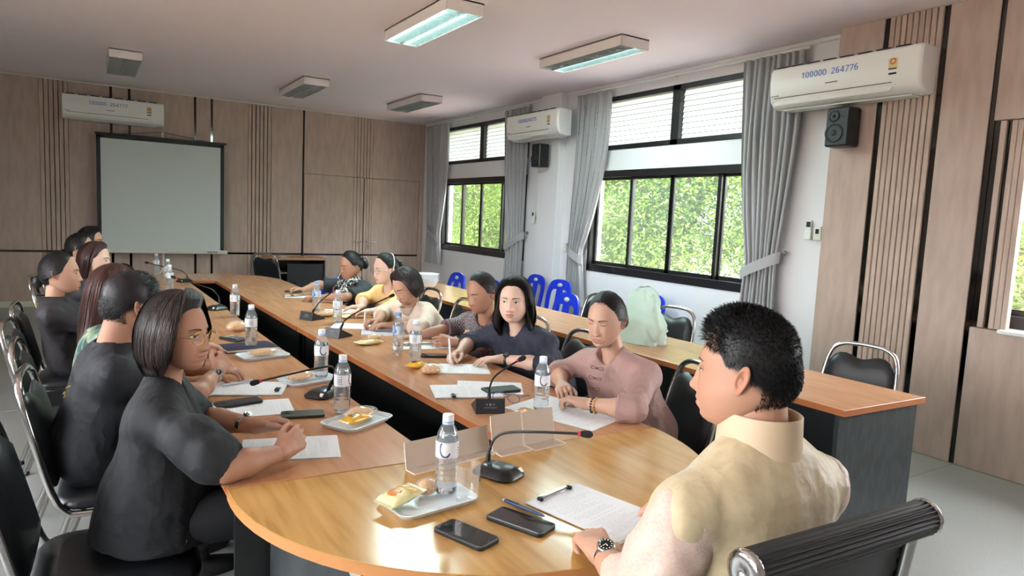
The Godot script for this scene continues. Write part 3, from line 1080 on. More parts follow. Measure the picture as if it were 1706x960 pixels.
func tables() -> void:
	var C := Vector2(1.065, -1.858)
	var u := Vector2(0.9989, 0.0466)
	var w := Vector2(-0.0466, 0.9989)
	# round end table
	var t := thing("half_round_table", "golden half-round end table with dark curved panel, closest to the viewer", "table")
	var arc := []
	for k in 41:
		var a := PI * k / 40.0
		arc.append(C + (u * cos(a) + w * sin(a)) * 0.755)
	slab(arc, "wood gold", "edge gold", t)
	var rows := [PackedVector3Array(), PackedVector3Array(), PackedVector3Array(), PackedVector3Array()]
	for k in 33:
		var a := PI * (0.03 + 0.94 * k / 32.0)
		var d := u * cos(a) + w * sin(a)
		for e in 4:
			var p: Vector2 = C + d * (0.655 if e < 2 else 0.637)
			rows[e].append(V(p.x, 0.002 if e in [0, 3] else 0.719, p.y))
	part(G.new().grid(rows, false, V(C.x, 0.3, C.y - 0.3)), "curved_panel", M("grey laminate"), t)
	part(board(C - u * 0.74 + w * 0.03, C - u * 0.60 + w * 0.03, 0.02, 0.002, 0.719), "side_panel", M("black laminate"), t)
	part(board(C + u * 0.60 + w * 0.03, C + u * 0.74 + w * 0.03, 0.02, 0.002, 0.719), "side_panel", M("black laminate"), t)
	var tp := G.new()
	for e in [[2.47, 0.655, 0.03, 0.05], [2.62, 0.668, 0.02, 0.025]]:
		var d: Vector2 = u * cos(e[0]) + w * sin(e[0])
		var p: Vector2 = C + d * 0.662
		tp.at(V(p.x, e[1], p.y), Basis(V(0, 1, 0), -atan2(d.y, d.x) + PI / 2) * Basis(V(0, 0, 1), 0.5))
		tp.box(Vector3.ZERO, V(e[2], e[3], 0.003), 0.001)
	part(tp, "tape_scrap", M("tape", rgb(190, 186, 176), 0.6), t)
	# long rows
	row_table([Vector2(0.314, -1.899), Vector2(0.924, -1.871), Vector2(0.876, -4.40), Vector2(0.262, -4.40)], 1, "reddish wood table with dark panel on the left, nearer of its row")
	row_table([Vector2(0.262, -4.405), Vector2(0.876, -4.405), Vector2(0.825, -7.318), Vector2(0.208, -7.318)], 1, "reddish wood table on the left, farther of its row")
	row_table([Vector2(1.222, -1.853), Vector2(1.816, -1.827), Vector2(1.77, -4.40), Vector2(1.14, -4.40)], 3, "reddish wood table on the right with papers and wedge microphones, nearer of its row")
	row_table([Vector2(1.14, -4.415), Vector2(1.77, -4.415), Vector2(1.736, -7.40), Vector2(1.08, -7.318)], 3, "reddish wood table on the right, farther of its row")
	t = thing("end_table", "pale wood end table closing the ring in front of the projector screen", "table")
	slab([Vector2(0.208, -7.323), Vector2(1.08, -7.323), Vector2(1.736, -7.405), Vector2(1.62, -7.75), Vector2(1.32, -8.03), Vector2(0.62, -8.06), Vector2(0.3, -7.8)], "wood red", "edge red", t)
	part(board(Vector2(0.3, -7.45), Vector2(1.62, -7.45), 0.02, 0.002, 0.719), "front_panel", M("black laminate"), t)
	part(board(Vector2(0.5, -7.47), Vector2(0.62, -7.95), 0.02, 0.002, 0.719), "side_panel", M("black laminate"), t)
	part(board(Vector2(1.5, -7.47), Vector2(1.36, -7.92), 0.02, 0.002, 0.719), "side_panel", M("black laminate"), t)
	# long table along the windows
	t = thing("long_table", "long wood table with dark grey end panel behind the women, along the windows", "table")
	slab([Vector2(2.792, -1.653), Vector2(3.426, -1.634), Vector2(3.33, -6.9), Vector2(2.68, -6.9)], "wood red", "edge red", t)
	part(board(Vector2(2.80, -1.69), Vector2(3.41, -1.672), 0.022, 0.002, 0.719), "end_panel", M("grey laminate"), t)
	part(board(Vector2(2.815, -1.705), Vector2(2.72, -6.87), 0.018, 0.12, 0.719), "modesty_panel", M("black laminate"), t)
	part(board(Vector2(2.72, -6.88), Vector2(3.3, -6.87), 0.022, 0.002, 0.719), "end_panel", M("grey laminate"), t)
	part(board(Vector2(2.76, -4.3), Vector2(3.33, -4.29), 0.022, 0.002, 0.719), "middle_panel", M("black laminate"), t)
	# small desk by the back wall
	t = thing("desk", "small desk with open black shelves against the back panelling", "desk", V(2.72, 0, -10.75))
	part(G.new().box(V(0, 0.735, 0), V(0.86, 0.03, 0.6), 0.003), "desktop", M("wood red"), t)
	for sx in [-0.41, 0.41]:
		part(G.new().box(V(sx, 0.36, 0), V(0.02, 0.715, 0.56), 0.002), "side_panel", M("black laminate"), t)
	part(G.new().box(V(0.12, 0.36, 0.25), V(0.55, 0.6, 0.018), 0.002), "modesty_panel", M("black laminate"), t)
	part(G.new().box(V(0, 0.36, -0.26), V(0.8, 0.7, 0.018), 0.002), "back_panel", M("black laminate"), t)
	part(G.new().box(V(-0.28, 0.52, 0.05), V(0.24, 0.02, 0.45), 0.002), "shelf", M("dull steel"), t)

# side: index of the corner where the inner edge begins (1: inner edge on the right, 3: on the left)
func row_table(p: Array, side: int, label: String) -> void:
	var t := thing("meeting_table", label, "table", Vector3.ZERO, 0.0, "laminate tables of the ring")
	slab(p, "wood red", "edge red", t)
	var a: Vector2 = p[1] if side == 1 else p[0]
	var b: Vector2 = p[2] if side == 1 else p[3]
	var o: Vector2 = (Vector2(p[0].x - p[1].x, 0) if side == 1 else Vector2(p[1].x - p[0].x, 0)).normalized()
	part(board(a + o * 0.05 + Vector2(0, -0.06), b + o * 0.05 + Vector2(0, 0.06), 0.018, 0.01, 0.719), "modesty_panel", M("black laminate"), t)
	var oa: Vector2 = p[0] if side == 1 else p[1]
	var ob: Vector2 = p[3] if side == 1 else p[2]
	part(board(a + o * 0.03 + Vector2(0, -0.05), oa - o * 0.06 + Vector2(0, -0.05), 0.022, 0.002, 0.719), "end_panel", M("black laminate"), t)
	part(board(b + o * 0.03 + Vector2(0, 0.05), ob - o * 0.06 + Vector2(0, 0.05), 0.022, 0.002, 0.719), "end_panel", M("black laminate"), t)

# ---------------------------------------------------------------- chairs
var chair0: Node3D
var blue0: Node3D

func banquet_chair(at: Vector3, face: Vector3, label: String, group: String) -> void:
	var turn := atan2(face.x, face.z)
	if chair0:
		var r := chair0.duplicate() as Node3D
		r.name = numbered("banquet_chair")
		add_child(r)
		r.position = at
		r.rotation.y = turn
		meta(r, label, "chair", group)
		return
	var t := thing("banquet_chair", label, "chair", at, turn, group)
	chair0 = t
	var sg := G.new().at(V(0, 0.415, 0.01))
	sg.rounded([[0.19, 0.19, 0.06, 0.0], [0.212, 0.212, 0.075, 0.012], [0.215, 0.215, 0.08, 0.03], [0.2, 0.2, 0.08, 0.05], [0.15, 0.15, 0.07, 0.06]])
	part(sg, "seat", M("vinyl black"), t)
	# padded back, wider at the shoulder, wavy top edge
	var tilt := Basis(V(1, 0, 0), deg_to_rad(-14))
	var bg := G.new().at(V(0, 0.48, -0.205), tilt)
	var rows := []
	for sgn in [1.0, -1.0]:
		for i in 11:
			var f := i / 10.0 if sgn > 0 else 1.0 - i / 10.0
			var row := PackedVector3Array()
			for k in 13:
				var s := k / 12.0 * 2.0 - 1.0
				var wdt := 0.185 + 0.012 * sin(f * PI)
				var x := s * wdt
				var ytop := 0.365 - 0.03 * exp(-pow(s / 0.35, 2)) - 0.075 * pow(absf(s), 6)
				var y := lerpf(0.035 * pow(absf(s), 4), ytop, f)
				var edge := 1.0 - pow(maxf(absf(s), absf(f * 2.0 - 1.0)), 5)
				row.append(V(x, y, sgn * 0.022 * sqrt(maxf(edge, 0.0)) + (0.006 if sgn > 0 else 0.0)))
			rows.append(row)
	bg.grid(rows)
	part(bg, "backrest", M("vinyl black"), t)
	var fg := G.new()
	var half := [V(0.205, 0.405, 0.17), V(0.205, 0.405, -0.1), V(0.205, 0.42, -0.17), V(0.205, 0.5, -0.212), V(0.203, 0.7, -0.262), V(0.18, 0.83, -0.294), V(0.12, 0.878, -0.305), V(0.04, 0.888, -0.308)]
	var path := []
	for q in half:
		path.append(q)
	for q in range(half.size() - 1, -1, -1):
		path.append(V(-half[q].x, half[q].y, half[q].z))
	fg.tube(smooth(path, 4), 0.0125, 9)
	part(fg, "back_frame", M("chrome"), t)
	for sx in [-1.0, 1.0]:
		for e in [[0.16, 0.24], [-0.13, -0.27]]:
			var lg := G.new().tube([V(sx * 0.2, 0.41, e[0]), V(sx * 0.215, 0.012, e[1])], 0.0115, 8)
			var leg := part(lg, "leg", M("chrome"), t)
			part(G.new().at(V(sx * 0.215, 0, e[1])).lathe([Vector2(0.0, 0.0), Vector2(0.015, 0.0), Vector2(0.015, 0.02), Vector2(0.012, 0.024)], 10), "rubber_foot", M("black plastic"), leg)
	var br := G.new()
	br.tube([V(-0.205, 0.405, 0.16), V(0.205, 0.405, 0.16)], 0.01, 8)
	br.tube([V(-0.205, 0.405, -0.12), V(0.205, 0.405, -0.12)], 0.01, 8)
	part(br, "seat_rail", M("chrome"), t)

func blue_chair(at: Vector3, face: Vector3, label: String) -> void:
	var turn := atan2(face.x, face.z)
	if blue0:
		var r := blue0.duplicate() as Node3D
		r.name = numbered("plastic_chair")
		add_child(r)
		r.position = at
		r.rotation.y = turn
		meta(r, label, "chair", "blue plastic chairs by the windows")
		return
	var t := thing("plastic_chair", label, "chair", at, turn, "blue plastic chairs by the windows")
	blue0 = t
	part(G.new().at(V(0, 0.40, 0.02)).rounded([[0.2, 0.19, 0.05, 0.0], [0.21, 0.2, 0.06, 0.012], [0.205, 0.195, 0.06, 0.026], [0.17, 0.16, 0.06, 0.02]]), "seat", M("blue plastic"), t)
	# back: rim with rounded top, centre bar and grip plate with an oval hole
	var tilt := Basis(V(1, 0, 0), deg_to_rad(-12))
	var bg := G.new().at(V(0, 0.41, -0.19), tilt)
	var rim := [V(0.17, 0, 0), V(0.182, 0.15, 0), V(0.175, 0.28, 0), V(0.14, 0.37, 0), V(0.07, 0.405, 0), V(0, 0.41, 0), V(-0.07, 0.405, 0), V(-0.14, 0.37, 0), V(-0.175, 0.28, 0), V(-0.182, 0.15, 0), V(-0.17, 0, 0)]
	var inn := [V(0.125, 0, 0), V(0.135, 0.15, 0), V(0.128, 0.25, 0), V(0.1, 0.285, 0), V(0.05, 0.29, 0), V(0, 0.29, 0), V(-0.05, 0.29, 0), V(-0.1, 0.285, 0), V(-0.128, 0.25, 0), V(-0.135, 0.15, 0), V(-0.125, 0, 0)]
	rim = smooth(rim, 3)
	inn = smooth(inn, 3)
	# solid between rim and inner edge, minus the grip hole (built as two bands)
	for side in [0.012, -0.012]:
		var r0 := PackedVector3Array()
		var r1 := PackedVector3Array()
		var hole := PackedVector3Array()
		for i in rim.size():
			r0.append(rim[i] + V(0, 0, side))
			r1.append(inn[i] + V(0, 0, side))
		bg.grid([r0, r1], false, V(0, 0.2, -side * 50))
	for pair in [rim, inn]:
		var r0 := PackedVector3Array()
		var r1 := PackedVector3Array()
		for q in pair:
			r0.append(q + V(0, 0, 0.012))
			r1.append(q + V(0, 0, -0.012))
		bg.grid([r0, r1], false, V(0, 0.1, 0) if pair == rim else V(0, 5, 0))
	part(bg, "backrest_rim", M("blue plastic"), t)
	var cg := G.new().at(V(0, 0.41, -0.19), tilt)
	cg.box(V(0, 0.145, 0), V(0.09, 0.3, 0.018), 0.004)
	part(cg, "backrest_bar", M("blue plastic"), t)
	part(G.new().at(V(0, 0.41 + 0.335, -0.19 - 0.072), tilt * Basis(V(1, 0, 0), PI / 2)).lathe([Vector2(0.0, -0.0135), Vector2(0.03, -0.0135), Vector2(0.03, 0.0135), Vector2(0.0, 0.0135)], 18, 1.3, 0.75), "grip_hole", M("grip shade", rgb(190, 188, 190), 0.7), t)
	for sx in [-1.0, 1.0]:
		for e in [[0.17, 0.21], [-0.14, -0.2]]:
			part(G.new().tube([V(sx * 0.17, 0.41, e[0]), V(sx * 0.195, 0.0, e[1])], [0.026, 0.018], 8), "leg", M("blue plastic"), t)

func chairs() -> void:
	var G1 := "black vinyl banquet chairs on the left side"
	banquet_chair(V(0.055, 0, -2.25), V(1, 0, 0.03), "black vinyl chair under the woman in glasses, closest on the left", G1)
	banquet_chair(V(0.10, 0, -2.93), V(1, 0, 0.05), "black vinyl chair under the man in black polo shirt", G1)
	banquet_chair(V(0.03, 0, -3.55), V(1, 0, 0.03), "black vinyl chair under the woman in green vest", G1)
	banquet_chair(V(-0.05, 0, -4.15), V(1, 0, 0.08), "empty black vinyl chair between green vest woman and dark jacket woman", G1)
	banquet_chair(V(-0.06, 0, -4.78), V(1, 0, 0.04), "black vinyl chair under the woman in dark jacket", G1)
	banquet_chair(V(-0.02, 0, -5.72), V(1, 0, 0.0), "black vinyl chair under the young woman with brown hair", G1)
	banquet_chair(V(-0.08, 0, -6.4), V(1, 0, 0.0), "black vinyl chair, second farthest on the left side", G1)
	banquet_chair(V(-0.04, 0, -7.05), V(1, 0, 0.0), "black vinyl chair, farthest on the left side", G1)
	var G2 := "black vinyl banquet chairs on the women's side"
	banquet_chair(V(2.10, 0, -2.2), V(-0.96, 0, -0.28), "black vinyl chair under the woman in mauve blouse", G2)
	banquet_chair(V(2.13, 0, -3.0), V(-1, 0, 0), "black vinyl chair under the woman in navy blouse", G2)
	banquet_chair(V(2.15, 0, -3.6), V(-1, 0, 0), "black vinyl chair under the woman in patterned blouse", G2)
	banquet_chair(V(2.12, 0, -4.45), V(-1, 0, 0), "black vinyl chair under the woman in cream blouse", G2)
	banquet_chair(V(2.16, 0, -5.15), V(-1, 0, 0), "black vinyl chair under the woman in yellow blouse", G2)
	banquet_chair(V(2.15, 0, -5.95), V(-1, 0, 0), "black vinyl chair under the woman with black and white scarf", G2)
	var G3 := "black vinyl banquet chairs behind the window-side table"
	banquet_chair(V(3.47, 0, -2.12), V(-1, 0, 0.12), "empty black vinyl chair behind the near end of the window-side table", G3)
	banquet_chair(V(3.55, 0, -3.68), V(-1, 0, 0.1), "empty black vinyl chair beside the white plastic bag", G3)
	banquet_chair(V(3.5, 0, -4.5), V(-1, 0, 0.1), "empty black vinyl chair in front of the blue chair by the curtain", G3)
	banquet_chair(V(2.2, 0, -7.6), V(-0.8, 0, -0.5), "empty black vinyl chair behind the woman with scarf", G3)
	banquet_chair(V(2.22, 0, -9.6), V(0.75, 0, -0.65), "empty black vinyl chair near the small desk by the back wall", G3)
	blue_chair(V(4.52, 0, -6.42), V(-1, 0, 0.25), "blue plastic chair standing against the wall beside the large curtain")
	blue_chair(V(4.62, 0, -5.02), V(-1, 0, 0), "blue plastic chair under the larger window behind the plastic bag")
	blue_chair(V(4.6, 0, -7.1), V(-1, 0, 0.1), "blue plastic chair under the wall speaker")
	blue_chair(V(3.62, 0, -7.4), V(-1, 0, 0.1), "blue plastic chair beside the stack of white bowls")
	blue_chair(V(3.6, 0, -6.5), V(-1, 0, 0), "blue plastic chair behind the head of the woman in patterned blouse")
	blue_chair(V(3.72, 0, -5.25), V(-1, 0, 0.1), "blue plastic chair behind the navy blouse woman, lowest in view")
	blue_chair(V(1.98, 0, -7.05), V(-0.6, 0, -0.8), "blue plastic chair at the far end of the women's row")
	office_chair()

func office_chair() -> void:
	var t := thing("office_chair", "chrome office chair with black ribbed back behind the man in the cream jacket", "chair", V(1.05, 0, -0.80), 0.0)
	var b := Basis(V(0, 1, 0), PI - 0.05)
	t.basis = b
	# local: +z is forward (towards the table)
	var top := V(0, 1.02, -0.205)
	var rg := G.new()
	var ring := []
	var hw := 0.228
	for i in 2:
		var row := PackedVector3Array()
		for k in 96:
			var a := TAU * k / 96.0
			var r := 0.030 + (0.0014 if k % 4 < 2 else -0.0014)
			row.append(top + V(-hw if i == 0 else hw, sin(a) * r, cos(a) * r))
		ring.append(row)
	rg.grid(ring, true)
	part(rg, "top_roll", M("rib black", rgb(30, 32, 35), 0.42), t)
	for s in [-1.0, 1.0]:
		var cg := G.new().at(top + V(s * hw, 0, 0), Basis(V(0, 0, 1), -s * PI / 2))
		cg.lathe([Vector2(0.031, -0.006), Vector2(0.033, 0.0), Vector2(0.031, 0.006), Vector2(0.022, 0.009), Vector2(0.008, 0.009), Vector2(0.006, 0.005), Vector2(0.0, 0.005)], 24)
		part(cg, "end_cap", M("chrome"), t)
		# side bar of the back, curving into the seat
		var sb := smooth([top + V(s * 0.205, -0.02, 0.006), V(s * 0.205, 0.8, -0.175), V(s * 0.205, 0.58, -0.15), V(s * 0.205, 0.47, -0.11), V(s * 0.205, 0.44, 0.0), V(s * 0.205, 0.45, 0.22)], 5)
		var rr := G.new()
		rr.tube(sb, 0.013, 8)
		part(rr, "side_bar", M("chrome"), t)
		var ag := G.new()
		ag.tube(smooth([V(s * 0.215, 0.86, -0.185), V(s * 0.262, 0.84, -0.19), V(s * 0.275, 0.78, -0.17), V(s * 0.275, 0.7, -0.1), V(s * 0.275, 0.68, 0.05), V(s * 0.275, 0.66, 0.16), V(s * 0.26, 0.55, 0.2), V(s * 0.21, 0.46, 0.16)], 5), 0.011, 8)
		ag.ball(V(s * 0.255, 0.862, -0.19), V(0.014, 0.014, 0.014))
		part(ag, "armrest", M("chrome"), t)
	# sling of ribbed mesh
	var sg := G.new()
	var rows := []
	var prof := smooth([top + V(0, -0.028, 0.012), V(0, 0.8, -0.165), V(0, 0.6, -0.14), V(0, 0.49, -0.1), V(0, 0.455, 0.0), V(0, 0.465, 0.24)], 16)
	for i in prof.size():
		var q: Vector3 = prof[i]
		var off := 0.0022 if i % 2 == 0 else -0.0022
		rows.append(PackedVector3Array([q + V(-0.2, 0, 0) + V(0, 0, off), q + V(-0.1, 0, -0.006 + off), q + V(0, 0, -0.008 + off), q + V(0.1, 0, -0.006 + off), q + V(0.2, 0, off)]))
	sg.grid(rows, false, V(0, 0.8, 1.0))
	part(sg, "mesh_sling", M("rib black"), t)
	var bg := G.new()
	bg.tube([V(0, 0.43, 0.05), V(0, 0.12, 0.05)], 0.025, 12)
	bg.box(V(0, 0.43, 0.05), V(0.4, 0.02, 0.08), 0.004)
	part(bg, "gas_column", M("chrome"), t)
	for k in 5:
		var a := TAU * k / 5.0 + 0.3
		var lg := G.new().tube([V(0, 0.12, 0.05), V(cos(a) * 0.29, 0.075, 0.05 + sin(a) * 0.29)], [0.022, 0.014], 8)
		var leg := part(lg, "base_arm", M("chrome"), t)
		part(G.new().ball(V(cos(a) * 0.29, 0.03, 0.05 + sin(a) * 0.29), V(0.028, 0.03, 0.028)), "castor", M("black plastic"), leg)

# ---------------------------------------------------------------- things on the walls
func air_conditioner(at: Vector3, b: Basis, L: float, number: String, label: String) -> void:
	var t := thing("air_conditioner", label, "air conditioner", at, 0.0, "white wall air conditioners")
	t.basis = b
	var prof := [Vector2(0.0, 0.0), Vector2(0.10, 0.0), Vector2(0.155, 0.018), Vector2(0.19, 0.055), Vector2(0.205, 0.11), Vector2(0.212, 0.2), Vector2(0.208, 0.29), Vector2(0.195, 0.312), Vector2(0.16, 0.32), Vector2(0.0, 0.32)]
	var rows := []
	for e in [[-0.5, 0.86], [-0.496, 0.95], [-0.482, 1.0], [0.482, 1.0], [0.496, 0.95], [0.5, 0.86]]:
		var row := PackedVector3Array()
		for p in prof:
			var sc: float = e[1]
			row.append(V(e[0] * L, 0.16 + (p.y - 0.16) * lerpf(1.0, sc, 0.5), p.x * sc))
		rows.append(row)
	var bg := G.new().grid(rows, false, V(0, 0.16, 0.05))
	for s in [0, 5]:
		var row: PackedVector3Array = rows[s]
		var ci := bg.vert(V(row[0].x, 0.16, 0.08), V(signf(row[0].x), 0, 0))
		var base := bg.v.size()
		for p in row:
			bg.vert(p, V(signf(row[0].x), 0, 0))
		for k in row.size():
			bg.idx.append_array([ci, base + k, base + (k + 1) % row.size()])
	part(bg, "housing", M("ac white", rgb(240, 238, 234), 0.3), t)
	for k in 8:
		var x := (-0.42 + k * 0.115) * L
		part(G.new().box(V(x, 0.3165, 0.182), V(0.085 * L, 0.012, 0.03), 0.002), "air_slot", M("dark ink"), t)
	var fl := G.new().at(V(-0.06 * L, 0.046, 0.186), Basis(V(1, 0, 0), 0.85))
	fl.box(Vector3.ZERO, V(0.8 * L, 0.006, 0.075), 0.002)
	part(fl, "louvre_flap", M("ac white"), t)
	part(G.new().box(V(-0.06 * L, 0.079, 0.1985), V(0.8 * L, 0.004, 0.006)), "flap_gap", M("dark ink"), t)
	part(G.new().box(V(0, -0.006, 0.06), V(0.86 * L, 0.012, 0.12), 0.003), "drip_tray", M("white plastic"), t)
	text(number, 0.06, M("blue ink"), t, V(-0.06 * L, 0.222, 0.2135), Basis(), "stencilled_number", "Droid Sans Mono")
	part(G.new().box(V(-0.04 * L, 0.142, 0.2085), V(0.1, 0.008, 0.002)), "name_badge", M("badge", rgb(130, 130, 128), 0.5), t)
	part(G.new().box(V(-0.43 * L, 0.096, 0.204), V(0.012, 0.01, 0.002)), "badge_mark", M("red ink"), t)
	part(G.new().box(V(-0.46 * L, 0.096, 0.204), V(0.05, 0.006, 0.002)), "name_badge", M("badge"), t)
	# energy label: cream card with a rounded head and orange dial
	var eg := G.new().at(V(0.345 * L, 0.2, 0.2125), Basis(V(1, 0, 0), PI / 2))
	eg.rounded([[0.03, 0.04, 0.012, -0.001], [0.03, 0.04, 0.012, 0.001]])
	var el := part(eg, "energy_label", M("label cream", rgb(222, 200, 140), 0.5), t)
	part(G.new().at(V(0.345 * L, 0.218, 0.2137), Basis(V(1, 0, 0), PI / 2)).lathe([Vector2(0.013, -0.0005), Vector2(0.022, -0.0005), Vector2(0.022, 0.0005), Vector2(0.013, 0.0005)], 20), "dial", M("label orange", rgb(198, 110, 60), 0.5), el)
	part(G.new().box(V(0.345 * L, 0.168, 0.2142), V(0.056, 0.008, 0.001)), "print_bar", M("dark ink"), el)
	part(G.new().box(V(0.345 * L, 0.136, 0.2085), V(0.055, 0.013, 0.004), 0.002), "display", M("black plastic"), t)

func speaker(at: Vector3, b: Basis, label: String) -> void:
	var t := thing("wall_speaker", label, "speaker", at, 0.0, "black wall speakers")
	t.basis = b
	part(G.new().box(V(0, 0.145, 0.115), V(0.19, 0.29, 0.15), 0.012), "cabinet", M("black plastic"), t)
	part(G.new().box(V(0, 0.15, 0.02), V(0.05, 0.12, 0.045), 0.004), "bracket", M("black plastic"), t)
	for e in [[-0.02, 0.1, 0.062], [-0.03, 0.225, 0.035]]:
		var c := G.new().at(V(e[0], e[1], 0.19), Basis(V(1, 0, 0), PI / 2))
		var r: float = e[2]
		c.lathe([Vector2(r + 0.01, -0.002), Vector2(r + 0.008, 0.008), Vector2(r, 0.004), Vector2(r * 0.45, -0.012), Vector2(r * 0.4, 0.0), Vector2(0.0, 0.006)], 24)
		part(c, "cone", M("cone", rgb(44, 45, 50), 0.55), t)
	part(G.new().at(V(0.05, 0.23, 0.189), Basis(V(1, 0, 0), PI / 2)).lathe([Vector2(0.016, 0.002), Vector2(0.014, 0.001), Vector2(0.012, -0.01), Vector2(0.0, -0.012)], 16), "port", M("dark ink"), t)

func curtain(label: String, outer: float, in_top: float, in_tie: float, out_tie: float, ytie: float, ybot: float) -> void:
	var t := thing("curtain", label, "curtain", V(5.0, 0, 0), 0.0, "light grey curtains tied back at the windows")
	var rows := []
	var ytop := 3.0
	var pl := 9.0
	for i in 41:
		var y := lerpf(ytop, ybot, i / 40.0)
		var f := 0.0
		if y > ytie:
			f = pow(clampf((ytop - y) / (ytop - ytie), 0, 1), 2.2)
		else:
			f = lerpf(1.0, 0.72, clampf((ytie - y) / maxf(0.05, ytie - ybot), 0, 1))
		var z0 := lerpf(outer, out_tie, f)
		var z1 := lerpf(in_top, in_tie, f)
		var row := PackedVector3Array()
		for k in 73:
			var s := k / 72.0
			var amp := lerpf(0.032, 0.028, f)
			var ph := s * pl * TAU
			var x := -sin(ph) * amp - 0.014 * sin(ph * 0.37 + y * 2.0) * (1.0 - f * 0.5)
			row.append(V(x, y, lerpf(z0, z1, s) + 0.008 * sin(ph * 2.0) + 0.01 * sin(y * 3.0 + s * 7.0) * (1.0 - absf(f))))
		rows.append(row)
	part(G.new().grid(rows, false, V(5, 1.5, (outer + in_top) / 2)), "cloth", M("curtain"), t)
	# tie band sloping up to its hook on the outer side
	var zc := (out_tie + in_tie) / 2
	var hz := absf(out_tie - in_tie) / 2 + 0.035
	var s := signf(out_tie - in_tie)
	var tr := []
	for e in [-0.05, -0.02, 0.02, 0.05]:
		var row := PackedVector3Array()
		for k in 28:
			var a := TAU * k / 28.0
			var zz := cos(a) * hz
			row.append(V(sin(a) * (0.055 + 0.004 * sin(a * 6.0)), ytie + e + zz * s * 0.45 - 0.04, zc + zz))
		tr.append(row)
	part(G.new().grid(tr, true), "tie_band", M("curtain"), t)
	part(G.new().ball(V(0.04, ytie + hz * 0.45, zc + s * (hz + 0.01)), V(0.02, 0.02, 0.02), 10, 6), "hook", M("dull steel"), t)

func wall_things() -> void:
	var right := Basis(V(0, 0, 1), V(0, 1, 0), V(-1, 0, 0))
	air_conditioner(V(4.944, 2.50, -3.12), right, 1.19, "100000 264776", "white air conditioner above the single wall speaker, largest in view")
	air_conditioner(V(4.95, 2.53, -7.27), right, 1.17, "100000264775", "white air conditioner between the two windows")
	air_conditioner(V(0.338, 2.575, ZB + 0.046), Basis(), 1.22, "100000 264777", "white air conditioner above the projector screen")
	speaker(V(4.975, 2.17, -3.12), right, "black wall speaker under the largest air conditioner")
	speaker(V(4.985, 2.17, -7.2), right, "black wall speaker between the two windows")
	curtain("grey curtain in the far corner beside the back wall", -10.87, -10.06, -10.3, -10.74, 1.22, 0.68)
	curtain("grey curtain left of the middle air conditioner", -7.72, -8.3, -8.12, -7.72, 1.22, 0.45)
	curtain("grey curtain right of the middle air conditioner", -6.62, -6.02, -6.42, -6.66, 1.16, 0.5)
	curtain("grey curtain under the largest air conditioner", -3.6, -4.2, -4.03, -3.70, 1.24, 0.45)
	for z in [[-10.9, -7.7], [-6.66, -3.56]]:
		var rl := G.new().tube([V(5.0, 3.015, z[0]), V(5.0, 3.015, z[1])], 0.011, 8)
		for f in [0.1, 0.5, 0.9]:
			rl.tube([V(5.0, 3.015, lerpf(z[0], z[1], f)), V(5.09, 3.015, lerpf(z[0], z[1], f))], 0.007, 6)
		single(rl, "curtain_rail", M("white plastic"), "white curtain rail above the %s window" % ("far" if z[0] < -8 else "larger"), "rail", "curtain rails")
	# remote controls in wall holders
	for e in [[-7.55, 4.99, "between the windows"], [-3.43, XR, "beside the panelling"]]:
		var x: float = e[1]
		if e[0] < -7.4:
			x = XR
		var t := thing("remote_holder", "air conditioner remote in white wall holder " + e[2], "remote control", V(x, 1.47, e[0]), 0.0, "remote controls on the wall")
		t.basis = right
		part(G.new().box(V(-0.045, 0.07, 0.02), V(0.05, 0.15, 0.022), 0.006), "remote", M("white plastic"), t)
		part(G.new().box(V(-0.045, 0.11, 0.0325), V(0.038, 0.045, 0.003), 0.001), "display", M("dark ink"), t)
		part(G.new().box(V(-0.045, 0.02, 0.018), V(0.062, 0.07, 0.036), 0.004), "holder", M("white plastic"), t)
		part(G.new().box(V(0.035, 0.04, 0.012), V(0.07, 0.115, 0.024), 0.004), "thermostat", M("cream plastic"), t)
		part(G.new().box(V(0.035, 0.055, 0.026), V(0.03, 0.04, 0.004), 0.001), "knob", M("black plastic"), t)
	var sw := thing("wall_switch", "small cream switch box on the white wall under the middle air conditioner", "switch", V(XR, 1.18, -6.85), 0.0)
	sw.basis = right
	part(G.new().box(V(0, 0, 0.015), V(0.06, 0.09, 0.03), 0.004), "box", M("cream plastic"), sw)
	part(G.new().box(V(0, 0, 0.032), V(0.02, 0.03, 0.008), 0.002), "rocker", M("white plastic"), sw)
	# projector screen on a tripod
	var t := thing("projector_screen", "white projector screen with black border on a tripod stand", "screen", V(0.93, 0, -11.0))
	part(G.new().box(V(0, 1.6, 0), V(1.58, 1.58, 0.004)), "cloth", M("screen cloth"), t)
	var bd := G.new()
	bd.box(V(0, 2.37, 0.001), V(1.63, 0.05, 0.006), 0.001)
	bd.box(V(-0.79, 1.58, 0.001), V(0.05, 1.6, 0.006), 0.001)
	bd.box(V(0.79, 1.58, 0.001), V(0.05, 1.6, 0.006), 0.001)
	part(bd, "border", M("dark ink"), t)
	part(G.new().box(V(0.01, 2.405, 0.002), V(1.68, 0.03, 0.03), 0.006), "top_bar", M("black plastic"), t)
	part(G.new().box(V(0.015, 0.79, 0.01), V(1.7, 0.055, 0.06), 0.012), "case", M("cream plastic"), t)
	text("VERTEX", 0.04, M("dark ink"), t, V(0.65, 0.79, 0.041), Basis(), "lettering")
	var pg := G.new()
	pg.tube([V(0, 0.3, -0.04), V(0, 2.5, -0.04)], 0.014, 8)
	for k in 3:
		var a := TAU * k / 3.0 + 0.5
		pg.tube([V(0, 0.55, -0.04), V(cos(a) * 0.4, 0.012, -0.0 + sin(a) * 0.17)], 0.009, 6)
	part(pg, "tripod", M("white plastic"), t)
	var wg := G.new()
	wg.tube([V(-0.5, 2.42, 0.0), V(0, 2.5, -0.035), V(0.55, 2.42, 0.0)], 0.004, 5)
	part(wg, "hanging_wire", M("dark ink"), t)

